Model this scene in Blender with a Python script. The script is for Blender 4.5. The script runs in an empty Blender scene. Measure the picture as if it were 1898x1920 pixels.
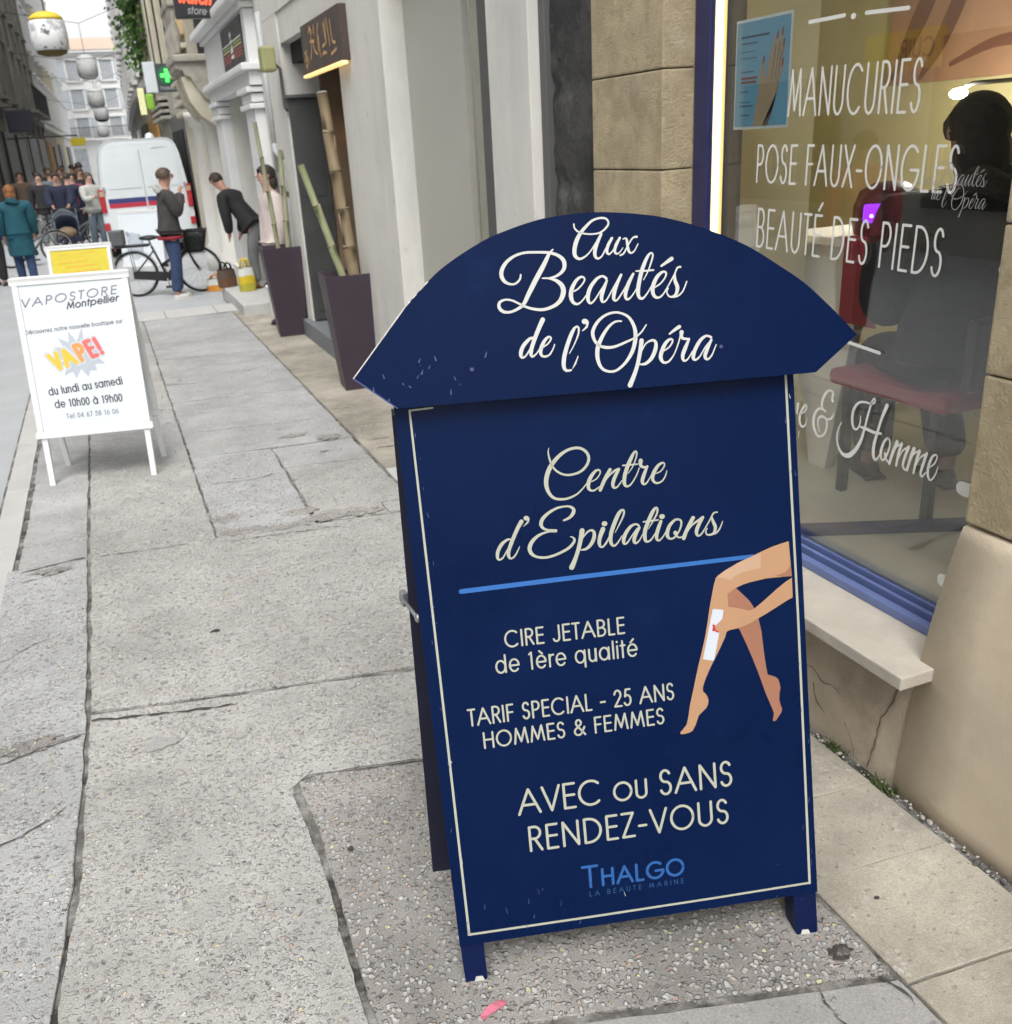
import bpy, bmesh, math, random
from mathutils import Vector, Matrix
R = math.radians
random.seed(7)
S = bpy.context.scene
COL = S.collection

# ------------------------------------------------------------------ camera, sky, sun, exposure
cam_d = bpy.data.cameras.new('camera')
cam = bpy.data.objects.new('camera', cam_d)
COL.objects.link(cam)
# columns: right, up, backward of the camera in world axes (x across the street, y along it, z up)
CR = Matrix(((0.93087006, 0.18596353, -0.31448131),
             (-0.36010908, 0.32173681, -0.8756751),
             (-0.06166342, 0.92838731, 0.36646232)))
cam.matrix_world = Matrix.Translation((0, 0, 1.7)) @ CR.to_4x4()
cam_d.lens = 36.0 * 1780 / 1920
cam_d.sensor_width = 36.0
cam_d.sensor_fit = 'AUTO'
cam_d.shift_x = (949 - 900) / 1920
cam_d.clip_start = 0.05
cam_d.clip_end = 600
cam_d.dof.use_dof = True; cam_d.dof.focus_distance = 2.0; cam_d.dof.aperture_fstop = 8.0
S.camera = cam

SUN_EL, SUN_AZ = 58, -160          # degrees; azimuth from +y towards +x
w = bpy.data.worlds.new('World'); S.world = w; w.use_nodes = True
nt = w.node_tree; bgn = nt.nodes['Background']
sky = nt.nodes.new('ShaderNodeTexSky'); sky.sky_type = 'NISHITA'; sky.sun_disc = False
sky.sun_elevation = R(SUN_EL); sky.sun_rotation = R(SUN_AZ); sky.dust_density = 4.0; sky.air_density = 1.0; sky.ozone_density = 1.0
hs = nt.nodes.new('ShaderNodeHueSaturation'); hs.inputs['Saturation'].default_value = 0.10
nt.links.new(sky.outputs[0], hs.inputs['Color']); nt.links.new(hs.outputs[0], bgn.inputs[0])
bgn.inputs[1].default_value = 0.15
sd = bpy.data.lights.new('sun', 'SUN'); sd.energy = 0.65; sd.angle = R(35); sd.color = (1, .97, .93)
so = bpy.data.objects.new('sun', sd); COL.objects.link(so)
sv = Vector((math.sin(R(SUN_AZ)) * math.cos(R(SUN_EL)), math.cos(R(SUN_AZ)) * math.cos(R(SUN_EL)), math.sin(R(SUN_EL))))
so.rotation_euler = sv.to_track_quat('Z', 'Y').to_euler()
S.view_settings.view_transform = 'Standard'; S.view_settings.look = 'None'
S.view_settings.exposure = 1.0; S.view_settings.gamma = 1.0; S.view_settings.use_curve_mapping = False
S.cycles.max_bounces = 10; S.cycles.transparent_max_bounces = 16
S.cycles.use_denoising = True
S.cycles.sample_clamp_indirect = 6.0

# lettering traced as pen strokes on the board and on the glass, in millimetres: (along, up, pen width)
STROKES={"arch_script":[[[341.7,1564.0,2.9],[341.9,1557.8,2.9],[347.3,1550.9,3.4],[359.5,1545.6,3.0],[374.5,1543.5,3.0],[390.9,1545.0,3.4],[403.4,1553.4,3.8],[408.3,1561.3,3.8],[404.4,1569.4,3.8],[393.7,1571.8,3.8],[378.3,1568.6,4.2],[364.7,1558.3,5.5],[353.1,1546.7,6.7],[344.5,1532.9,8.0],[339.9,1518.7,8.0],[339.9,1506.3,7.2],[347.7,1499.5,4.7],[358.8,1502.8,3.4],[370.3,1512.4,2.5],[381.0,1526.1,2.5],[392.9,1541.8,2.5]],[[392.9,1542.2,4.7],[384.3,1526.9,6.8],[379.1,1513.8,7.2],[378.4,1503.0,6.0],[383.5,1497.6,4.3],[391.4,1501.4,3.0],[399.8,1514.3,2.6],[413.0,1533.1,3.4]],[[413.0,1533.1,5.1],[404.6,1520.2,5.9],[401.7,1509.6,5.5],[405.1,1503.9,3.8],[412.6,1509.2,2.6],[421.0,1521.1,2.6],[428.7,1533.0,3.0]],[[428.3,1532.6,4.7],[419.8,1519.1,6.0],[416.9,1508.5,5.1],[420.4,1503.6,3.8],[426.6,1506.1,2.1],[433.2,1513.9,1.7]],[[434.7,1530.1,2.1],[440.6,1530.9,3.8],[442.2,1521.6,5.1],[443.5,1509.0,5.1],[447.7,1503.1,3.8],[455.2,1506.5,2.6],[462.9,1519.0,2.1]],[[461.1,1532.3,4.7],[454.4,1531.5,3.0],[447.4,1523.7,3.0],[438.2,1509.4,3.0],[433.4,1502.7,3.4],[427.4,1500.6,3.4]],[[298.2,1520.8,2.5],[290.1,1512.5,5.9],[277.8,1492.3,8.5],[260.7,1466.5,9.3],[245.9,1442.6,8.5],[234.8,1424.6,6.8],[222.2,1416.1,5.5],[206.7,1411.5,4.7],[193.9,1413.8,5.9],[187.2,1422.1,6.4],[189.3,1431.3,5.5],[199.9,1435.3,3.8],[212.7,1433.0,3.8],[225.1,1426.4,3.8],[235.5,1420.3,4.3],[252.4,1413.9,5.1],[271.7,1411.1,5.6],[291.7,1415.9,6.4],[305.5,1425.3,8.1],[312.6,1439.5,9.4],[311.3,1452.1,8.9],[301.6,1462.3,6.4],[286.8,1468.3,3.8],[273.9,1469.5,2.1]],[[233.2,1479.0,3.0],[231.2,1470.9,3.8],[222.7,1463.6,3.8],[212.9,1462.9,4.2],[202.6,1467.9,5.9],[196.9,1477.6,7.6],[197.9,1490.0,7.6],[207.6,1503.8,6.3],[223.4,1513.9,5.0],[243.1,1518.7,4.6],[264.6,1518.1,4.6],[290.3,1515.4,5.1],[307.1,1509.2,5.9],[316.8,1499.7,7.6],[318.1,1487.1,7.6],[311.3,1477.2,5.9],[297.8,1470.3,4.2],[282.5,1468.6,2.5],[273.9,1469.2,1.7]],[[328.7,1439.2,2.6],[339.5,1443.2,3.0],[351.1,1453.3,3.0],[355.6,1461.9,3.4],[349.8,1466.4,4.3],[339.6,1460.9,6.0],[329.9,1446.5,7.7],[326.7,1432.0,8.1],[329.6,1420.9,6.4],[337.6,1416.0,4.3],[346.6,1420.3,3.0],[357.3,1431.7,2.6]],[[397.4,1459.3,5.1],[391.2,1464.4,3.8],[380.0,1461.1,5.6],[365.9,1445.8,7.3],[359.5,1429.5,7.7],[360.2,1419.3,6.0],[365.0,1415.5,3.9],[373.1,1422.1,3.0],[385.1,1438.0,2.6],[397.0,1452.9,2.6]],[[398.3,1455.5,4.3],[390.7,1439.7,7.3],[385.8,1425.3,7.3],[387.4,1416.3,4.7],[394.8,1418.7,3.0],[405.0,1433.3,2.6],[414.3,1448.4,1.7]],[[426.7,1464.2,4.7],[415.6,1444.1,7.3],[410.1,1427.6,7.3],[410.0,1418.7,5.6],[415.7,1417.4,3.4],[426.4,1430.1,3.0],[440.8,1450.1,3.0],[450.4,1463.5,3.4]],[[450.5,1464.1,4.7],[439.9,1446.4,7.3],[433.4,1430.0,7.3],[433.3,1419.9,5.6],[438.4,1417.3,3.9],[447.0,1424.7,2.6],[456.6,1437.7,2.2]],[[470.0,1451.4,1.7],[480.5,1468.5,2.6],[488.9,1488.9,3.4],[490.7,1497.8,3.4],[486.5,1500.4,3.4],[478.5,1491.4,6.0],[467.8,1469.5,7.7],[460.9,1446.9,7.8],[457.8,1430.2,7.8],[459.4,1419.9,6.1],[465.4,1416.3,4.3],[474.7,1424.2,3.0],[484.3,1437.7,2.2]],[[456.3,1468.9,3.0],[472.7,1467.9,3.4],[490.4,1468.2,3.4]],[[491.3,1435.6,2.6],[502.2,1441.6,3.0],[511.7,1451.4,3.0],[515.2,1460.2,3.9],[510.1,1463.8,4.3],[499.8,1458.2,6.5],[490.4,1444.6,7.8],[486.5,1430.1,7.8],[489.3,1419.3,6.1],[497.5,1415.6,4.3],[506.7,1421.1,3.0],[517.5,1436.1,2.6],[532.0,1458.3,3.0],[537.4,1468.9,3.5],[543.7,1470.1,3.9]],[[506.3,1474.6,3.9],[517.7,1481.3,6.0],[527.3,1486.7,7.7]],[[532.0,1458.3,3.5],[531.6,1445.7,6.5],[535.8,1432.6,7.4],[532.7,1420.1,6.1],[525.3,1415.2,4.3],[517.6,1417.0,3.0],[514.3,1425.4,3.0],[517.3,1431.9,2.6]],[[520.8,1415.1,3.0],[534.2,1415.3,3.0],[545.8,1423.8,3.0],[554.7,1441.7,2.6]],[[253.5,1359.2,3.9],[242.6,1359.2,5.6],[228.1,1346.4,7.3],[221.8,1332.4,7.3],[223.3,1324.2,4.7],[230.9,1326.5,3.4],[240.7,1339.4,3.0],[250.1,1354.6,2.1]],[[269.1,1392.2,9.0],[259.0,1374.0,8.2],[247.3,1349.5,7.7],[241.7,1332.9,7.3],[243.2,1324.6,4.7],[250.7,1327.8,3.0],[259.9,1338.8,2.2]],[[264.8,1340.1,2.6],[276.2,1346.6,3.0],[282.8,1355.7,3.4],[278.2,1359.3,4.3],[268.9,1351.5,6.5],[261.5,1337.6,7.3],[260.9,1327.0,6.0],[266.8,1322.6,4.3],[276.8,1324.8,3.5],[284.8,1335.2,2.6],[288.7,1343.9,2.2]],[[316.4,1324.4,1.7],[327.5,1341.7,2.2],[336.5,1360.8,3.5],[337.3,1372.3,3.9],[331.2,1373.0,4.7],[322.4,1360.3,7.3],[312.2,1337.6,7.8],[305.3,1316.8,8.2],[303.8,1299.3,7.4],[308.6,1292.2,5.2],[317.5,1292.5,3.5]],[[320.3,1295.1,1.3],[326.4,1304.2,3.0],[332.9,1317.7,1.7]],[[349.4,1382.6,9.9],[352.0,1382.1,9.9]],[[355.9,1381.0,4.3],[353.1,1371.6,4.3],[344.5,1365.3,1.7]],[[421.9,1377.1,3.0],[410.4,1377.4,3.9],[396.6,1368.7,5.2],[382.6,1351.0,6.9],[372.5,1330.4,8.3],[371.1,1309.0,7.4],[377.7,1291.2,5.7],[391.2,1283.5,4.8],[406.9,1284.4,4.8],[425.6,1297.9,5.7],[440.2,1318.3,7.4],[447.5,1341.4,7.9],[447.0,1362.9,7.0],[437.3,1382.9,5.2],[422.4,1392.2,4.3],[407.1,1394.7,4.3],[389.1,1389.8,4.8],[373.3,1377.4,6.1],[364.5,1361.1,6.9],[366.8,1345.9,6.1],[374.6,1335.6,4.8],[387.5,1330.0,5.7],[405.2,1329.8,5.2],[427.9,1336.6,4.4],[446.1,1343.6,3.5],[460.0,1353.2,3.1],[470.4,1366.3,2.2]],[[459.6,1337.1,8.7],[456.1,1319.1,7.9],[450.2,1295.8,7.5],[442.3,1274.8,7.9],[431.8,1253.5,9.7]],[[457.9,1315.7,2.2],[467.7,1330.7,3.1],[480.9,1336.0,4.8],[487.4,1331.2,6.1],[485.5,1316.6,7.9],[476.0,1300.1,7.0],[463.2,1291.7,5.3],[452.5,1292.4,2.6]],[[500.3,1312.8,2.6],[513.0,1319.5,3.1],[521.0,1330.5,3.5],[517.9,1335.5,4.4],[507.9,1329.5,6.6],[498.5,1313.4,7.9],[495.6,1300.6,7.5],[500.5,1291.7,5.3],[510.4,1292.0,4.0],[522.3,1304.9,2.6],[532.5,1326.8,2.6],[538.3,1343.6,3.1]],[[515.5,1345.2,3.1],[527.1,1352.7,6.1],[535.8,1357.3,7.0]],[[539.8,1346.7,8.3],[538.9,1339.2,6.6],[541.8,1334.4,5.3],[553.9,1332.1,4.0]],[[554.3,1332.5,4.0],[545.6,1315.9,7.5],[539.5,1301.2,7.5],[541.3,1291.7,4.9],[548.8,1293.1,3.1],[559.7,1308.2,2.2]],[[598.1,1331.7,4.9],[589.2,1335.7,4.4],[576.5,1328.1,6.6],[564.5,1310.0,7.5],[560.5,1296.2,7.1],[564.7,1290.8,4.4],[573.9,1297.2,3.1],[586.0,1314.3,2.7],[596.7,1325.3,2.7]],[[598.3,1326.7,4.9],[589.4,1310.1,7.1],[584.2,1296.4,7.1],[588.5,1289.9,4.4],[597.6,1296.7,3.1],[607.6,1316.8,2.2]]],"panel_script":[[[268.4,1142.7,0.9],[266.2,1134.2,2.8],[268.3,1119.8,3.8],[272.1,1106.8,3.8],[280.8,1094.8,4.1],[294.6,1086.5,4.1],[310.5,1084.8,4.5],[328.5,1089.3,4.8],[341.7,1100.1,5.4],[347.3,1113.8,5.7],[343.8,1126.5,5.7],[333.2,1135.4,5.4],[320.6,1137.6,5.4],[304.4,1134.4,5.7],[286.1,1123.6,7.3],[269.2,1105.5,8.9],[259.8,1085.8,9.2],[257.7,1068.5,8.3],[262.1,1052.0,6.7],[272.1,1040.8,5.4],[286.3,1037.1,4.8],[300.8,1037.9,4.5],[319.0,1044.8,3.5],[332.7,1056.3,2.6],[341.4,1066.6,1.9]],[[349.5,1067.1,2.2],[359.4,1070.9,2.6],[368.2,1081.3,2.6],[367.8,1088.3,3.2],[360.6,1088.4,4.8],[350.2,1078.2,7.4],[344.0,1066.4,8.0],[342.6,1055.3,7.0],[346.7,1049.4,4.5],[354.7,1048.6,3.5],[364.8,1054.7,2.2]],[[389.0,1087.5,6.7],[379.2,1072.5,7.4],[370.1,1055.8,7.4],[366.3,1048.1,6.7]],[[372.2,1057.2,1.6],[384.6,1073.6,2.9],[399.0,1084.7,4.5],[407.3,1087.1,4.5]],[[406.7,1086.1,5.8],[396.8,1069.2,7.4],[392.8,1056.8,7.1],[395.2,1049.6,4.8],[402.7,1051.9,3.2],[411.9,1062.9,2.3]],[[425.2,1076.0,1.3],[435.1,1087.9,2.2],[444.1,1107.5,2.9],[445.3,1117.5,3.8],[441.0,1118.3,4.5],[433.0,1105.6,7.4],[423.8,1087.4,8.0],[417.9,1070.3,7.7],[416.7,1056.0,7.1],[421.2,1050.1,4.5],[429.5,1053.1,3.2],[441.9,1069.6,2.6],[448.9,1084.9,2.3]],[[415.7,1093.4,3.2],[430.3,1093.1,3.5],[445.7,1093.3,2.9]],[[452.7,1099.3,8.7],[452.1,1090.2,6.7],[457.4,1085.7,5.1],[466.4,1086.1,3.5]],[[465.6,1086.9,4.5],[457.5,1069.7,7.4],[453.5,1057.2,7.1],[457.0,1050.7,4.5],[463.8,1054.6,2.9],[473.5,1068.9,1.9]],[[481.8,1070.5,2.3],[492.5,1074.0,2.6],[500.9,1084.4,2.9],[499.7,1090.9,3.5],[490.0,1087.9,5.8],[479.8,1075.5,7.7],[475.0,1063.2,7.4],[477.1,1054.9,5.2],[483.9,1050.5,3.9],[494.7,1054.0,3.2],[502.7,1065.3,2.6],[505.6,1074.3,1.3]],[[177.9,965.8,3.0],[170.8,966.4,4.7],[158.0,957.6,6.9],[149.3,943.2,7.4],[147.7,932.5,6.3],[150.7,926.6,4.1],[158.2,929.7,3.3],[166.3,941.4,2.8],[175.0,954.4,1.9]],[[201.8,1000.1,8.8],[191.6,984.6,7.7],[178.6,959.6,7.7],[170.9,940.9,7.4],[171.0,930.9,6.1],[175.2,926.8,4.1],[183.1,931.3,3.3],[190.9,943.0,2.5],[194.5,950.3,0.8]],[[211.5,1006.3,9.6],[213.1,1005.9,9.6]],[[217.0,1004.8,3.6],[214.4,997.5,3.8],[204.9,989.5,0.8]],[[287.8,993.8,3.6],[299.9,998.1,5.5],[308.5,1007.2,7.4],[309.1,1015.2,6.6],[301.5,1020.9,4.4],[290.5,1022.0,3.8],[275.2,1020.0,4.7],[258.1,1012.1,6.0],[245.1,1001.2,7.4],[241.0,990.6,7.4],[245.0,981.8,5.2],[255.5,977.1,4.4],[270.6,974.8,5.2]],[[270.5,973.4,4.7],[253.9,974.0,4.1],[235.6,968.7,5.5],[221.1,957.9,7.7],[214.1,944.7,8.3],[216.6,933.3,7.2],[225.5,925.7,5.3],[240.4,921.7,5.0],[257.1,922.7,5.0],[276.9,928.3,5.3],[294.2,936.3,5.8],[305.0,946.4,5.6],[306.9,953.2,4.7],[303.3,957.4,3.1],[298.8,959.3,1.4]],[[323.8,968.8,10.3],[320.6,954.5,9.2],[315.1,935.5,8.4],[306.7,913.9,8.4],[297.5,895.5,10.9]],[[323.0,951.5,1.7],[330.7,961.6,3.3],[340.6,968.1,4.2],[348.0,964.0,6.1],[346.7,950.4,7.8],[338.8,937.2,7.0],[328.6,930.2,5.3],[318.8,929.5,2.5]],[[366.9,967.9,9.5],[360.2,953.2,8.4],[357.3,939.5,7.0],[359.6,931.7,4.5],[365.0,931.9,3.4],[372.6,940.7,2.8],[381.2,955.2,1.7]],[[370.0,978.7,10.0],[371.6,978.5,10.0]],[[363.5,930.1,2.8],[370.9,936.4,2.8],[381.0,952.4,2.0]],[[391.1,957.7,1.1],[401.2,974.1,2.8],[410.7,991.3,3.9],[412.5,1000.6,4.2],[408.6,1003.0,4.7],[401.3,996.4,7.8],[390.2,975.2,8.4],[382.8,956.4,8.1],[381.2,939.8,7.3],[385.4,931.2,4.8],[393.1,933.8,3.6],[405.3,949.9,2.0]],[[441.4,966.9,4.2],[436.1,970.9,3.9],[426.1,968.5,5.6],[414.3,956.0,7.5],[407.9,941.2,7.6],[409.3,932.2,4.8],[415.7,934.8,3.4],[424.8,946.5,2.8],[437.7,962.7,2.0]],[[442.2,962.9,5.0],[433.6,949.8,7.6],[429.5,937.5,7.3],[432.5,931.2,4.5],[440.4,936.4,3.1],[449.7,950.9,1.7]],[[460.6,958.2,1.1],[469.8,971.3,2.8],[480.3,988.4,3.9],[481.7,998.4,4.2],[477.9,1000.2,4.7],[471.1,992.1,7.5],[460.1,970.9,8.1],[453.5,954.7,8.1],[452.6,937.9,7.3],[456.4,932.2,4.8],[465.0,935.2,3.7],[475.7,949.6,2.0]],[[451.0,973.9,2.8],[464.4,974.6,3.6],[482.0,974.9,2.8]],[[487.7,971.5,6.2],[482.0,958.8,7.6],[476.9,943.8,7.6],[477.8,933.9,5.3],[483.2,932.6,3.7],[490.7,939.6,2.8],[499.2,952.8,1.7]],[[489.7,981.1,10.1],[491.3,981.0,10.1]],[[524.9,971.6,4.8],[517.8,971.7,4.8],[506.1,961.9,7.0],[499.9,948.5,7.9],[500.0,938.6,6.8],[504.5,933.5,4.5],[513.1,934.4,4.0],[523.6,946.0,3.4],[529.6,959.5,3.9],[529.4,968.4,4.2],[524.9,971.6,4.2]],[[516.4,944.7,8.5],[517.4,942.5,7.9]],[[517.6,940.3,5.1],[521.9,934.5,3.4],[528.6,934.2,3.1],[533.8,937.2,1.4]],[[554.9,971.7,8.2],[545.5,956.5,7.9],[537.7,941.8,7.9],[533.6,931.6,8.2]],[[538.9,939.5,1.4],[551.0,955.9,3.4],[565.7,965.4,4.8],[575.9,971.4,5.1]],[[575.5,970.8,6.2],[565.3,954.4,7.6],[560.5,942.2,7.4],[562.9,933.8,4.8],[570.0,935.6,3.7],[579.1,947.4,2.8],[591.3,965.8,3.1],[598.7,977.5,3.4],[606.4,978.4,2.8]],[[594.1,971.2,2.8],[596.7,959.7,6.2],[600.9,947.9,7.1],[598.3,936.9,6.0],[591.2,933.0,4.3],[582.4,933.9,3.4],[580.3,941.3,3.1],[583.6,946.9,2.5]],[[589.8,933.1,2.8],[601.3,934.7,3.4],[610.3,944.1,3.1],[616.8,958.3,1.7]]],"glass_script":[[[2320.0,874.7,11.6],[2321.3,858.2,8.4],[2321.6,844.7,5.9]],[[2305.3,845.3,4.5],[2285.2,860.9,5.1],[2279.2,875.6,5.7],[2285.1,880.6,6.4],[2297.4,866.0,9.0],[2308.4,839.8,10.4],[2306.4,818.6,9.7],[2293.9,808.7,7.1],[2279.3,820.0,5.1],[2273.7,842.8,3.2]],[[2169.1,919.5,10.2],[2171.9,929.0,7.8],[2167.9,942.0,7.1],[2181.2,948.0,6.0],[2195.0,941.2,7.8],[2208.7,920.8,9.7],[2213.8,899.0,8.6],[2207.5,884.9,7.4],[2196.7,881.0,6.7]],[[2198.0,882.5,5.5],[2222.3,883.5,6.8],[2239.4,866.4,8.7],[2245.7,841.7,10.7],[2239.4,816.7,10.7],[2224.3,799.3,8.2],[2209.9,799.6,6.2],[2192.5,812.9,6.8],[2184.9,838.4,7.3],[2190.6,857.8,7.3],[2205.2,862.9,7.4],[2222.4,854.8,6.8],[2224.7,833.6,5.6],[2214.4,813.8,3.7]],[[2189.8,857.5,6.1],[2168.7,865.8,7.3],[2159.8,883.3,4.2]],[[2052.2,901.6,2.3],[2050.5,887.2,4.6],[2055.0,868.7,5.7],[2065.6,857.7,6.3],[2078.2,865.3,8.7],[2084.0,889.0,9.8],[2079.1,917.5,9.2],[2061.6,938.3,6.8],[2039.1,944.7,6.1],[2013.0,945.8,6.1],[2001.7,953.6,5.5],[2004.6,963.3,4.9],[2012.5,954.3,5.5],[2016.8,939.3,6.6],[2024.5,908.3,7.3],[2031.6,872.1,7.9],[2041.9,832.1,10.3],[2061.5,796.4,13.4],[2086.3,774.0,14.8],[2110.9,772.2,10.8],[2130.8,790.1,7.8],[2138.8,813.9,6.0],[2136.4,840.4,4.8],[2124.7,863.8,3.6]],[[1956.7,953.2,12.8],[1970.5,916.6,9.2],[1981.3,875.2,8.8],[1990.6,833.4,10.6],[1989.9,803.9,11.2],[1982.1,791.6,8.4],[1972.0,799.0,5.6],[1960.7,824.4,3.3]],[[2046.8,870.3,6.8],[2023.4,870.0,9.6],[1993.6,867.8,8.9],[1968.3,871.3,6.6]],[[1942.2,865.5,6.5],[1952.9,853.4,7.6],[1961.9,826.5,9.4],[1960.8,805.2,8.3],[1952.5,797.7,5.5],[1940.4,815.4,5.5],[1932.2,844.5,5.4],[1936.1,862.3,5.4],[1942.2,865.5,5.4]],[[1946.5,818.6,9.3],[1941.7,805.3,6.6],[1929.5,797.0,3.8]],[[1907.7,863.2,11.7],[1918.6,831.3,10.2],[1928.1,795.7,8.7]],[[1925.2,807.5,2.2],[1911.5,845.4,4.3],[1892.2,860.9,6.3]],[[1890.9,863.0,9.0],[1898.7,832.1,9.1],[1902.9,797.0,6.5]],[[1901.8,807.0,2.1],[1886.6,842.7,4.2],[1867.7,858.2,6.8]],[[1865.9,860.3,8.9],[1875.4,829.1,9.0],[1879.4,804.4,8.0],[1871.1,794.8,5.8],[1859.5,798.3,3.7]],[[1847.2,860.7,11.4],[1856.0,829.9,9.4],[1863.3,795.5,7.4]],[[1860.7,807.1,2.1],[1847.9,844.1,4.1],[1832.1,857.4,6.2]],[[1827.6,860.3,8.7],[1835.1,828.8,8.8],[1840.3,794.0,6.3]],[[1838.2,806.6,2.1],[1824.0,841.4,4.1],[1806.0,856.6,6.6]],[[1803.1,860.2,8.6],[1811.5,826.3,8.7],[1816.4,801.7,7.7],[1810.8,792.8,5.7],[1799.2,808.8,3.1]],[[1792.5,822.5,3.5],[1775.1,839.3,4.5],[1768.5,857.4,4.5],[1772.4,865.0,5.0],[1783.3,857.3,7.0],[1791.9,832.1,8.6],[1792.8,808.4,8.6],[1785.0,792.5,6.1],[1774.7,798.0,4.5],[1765.1,819.1,3.5],[1762.0,836.2,2.0]]]}
POLYS={"back_leg":[[620.4,805.2],[638.7,815.1],[655.9,796.5],[667.3,783.3],[676.3,767.8],[685.0,742.8],[690.1,715.5],[692.6,686.0],[695.2,656.4],[697.6,636.4],[700.4,618.9],[716.8,612.0],[722.7,606.3],[725.4,598.5],[727.4,585.9],[724.8,573.8],[723.8,559.0],[726.8,546.1],[729.5,538.3],[727.6,531.0],[722.4,524.1],[715.9,514.9],[710.9,512.5],[708.0,514.6],[711.1,530.5],[708.2,540.9],[700.4,561.8],[693.7,580.1],[680.6,623.7],[667.5,662.1],[652.1,702.9],[641.1,728.4],[633.0,765.5],[621.5,776.4]],"front_leg":[[755.3,902.2],[738.5,898.8],[719.2,894.2],[695.1,886.1],[675.8,878.7],[646.8,868.8],[617.8,855.4],[601.9,845.7],[597.0,841.1],[591.5,825.1],[585.6,799.5],[581.2,780.9],[574.9,748.0],[568.8,719.8],[560.1,686.9],[551.6,658.7],[542.8,625.5],[536.8,601.6],[531.5,582.6],[527.9,568.2],[524.0,546.4],[519.3,529.6],[511.0,520.1],[504.7,513.9],[505.7,509.8],[512.9,508.9],[522.7,510.4],[531.3,513.6],[539.2,527.0],[546.2,546.1],[553.8,552.6],[563.9,561.3],[567.9,569.4],[569.3,577.9],[567.4,585.6],[563.0,593.5],[558.8,597.7],[557.9,604.0],[558.9,610.0],[563.0,620.6],[567.1,629.9],[576.3,648.4],[585.5,664.4],[598.5,687.3],[611.6,712.4],[615.8,726.5],[621.6,766.8],[620.8,786.1],[620.3,804.0],[638.7,815.1],[654.4,820.5],[668.9,823.7],[704.9,828.1],[741.0,827.8],[759.7,827.0]],"thigh_shade":[[757.6,851.0],[752.3,843.3],[746.1,838.0],[736.4,834.3],[723.1,831.7],[741.0,827.8],[759.0,827.0]],"knee_light":[[599.4,841.8],[608.0,848.9],[620.1,855.6],[637.1,863.5],[656.5,871.8],[675.7,878.3],[695.0,883.8],[693.1,852.0],[674.6,849.3],[655.4,846.6],[638.6,841.3],[628.7,832.9],[614.6,838.0]],"wax_strip":[[587.4,775.4],[599.9,773.3],[610.1,770.5],[608.3,758.7],[603.1,737.6],[598.9,723.6],[591.5,690.5],[584.9,663.3],[573.5,665.8],[561.2,669.7],[567.7,695.7],[576.6,733.4],[582.5,756.8]],"hand":[[759.6,824.1],[745.4,816.6],[725.7,803.2],[698.5,782.2],[676.3,766.6],[664.1,763.2],[652.3,768.1],[640.5,771.9],[622.7,776.2],[614.5,779.6],[609.2,779.0],[613.6,770.1],[616.3,764.5],[607.4,752.8],[598.7,745.3],[592.5,740.0],[589.3,734.3],[593.1,727.9],[602.5,722.7],[609.6,721.1],[621.8,726.3],[641.1,727.9],[660.6,733.4],[675.3,740.2],[702.3,752.9],[729.3,766.7],[746.5,775.6],[760.0,781.4]],"nails":[[584.2,741.7],[588.5,742.6],[591.2,738.9],[589.8,734.3],[593.6,728.5],[599.0,725.5],[597.7,723.2],[593.0,724.7],[590.2,728.0],[585.0,727.6],[583.8,732.6],[585.8,735.9]]}
LINES={"cire":[0.1481,0.7429,0.3997,0.7449,0.0333],"de1":[0.1248,0.6896,0.4238,0.6934,0.0353],"tarif":[0.0595,0.5834,0.4959,0.5893,0.0347],"hommes":[0.0863,0.5311,0.4723,0.5385,0.0332],"avec":[0.1477,0.3741,0.6143,0.3803,0.0539],"rdv":[0.1634,0.2889,0.6027,0.295,0.0534],"thalgo":[0.2728,0.1877,0.4977,0.1877,0.0471],"beaute":[0.2863,0.168,0.4958,0.1708,0.01]}
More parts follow.
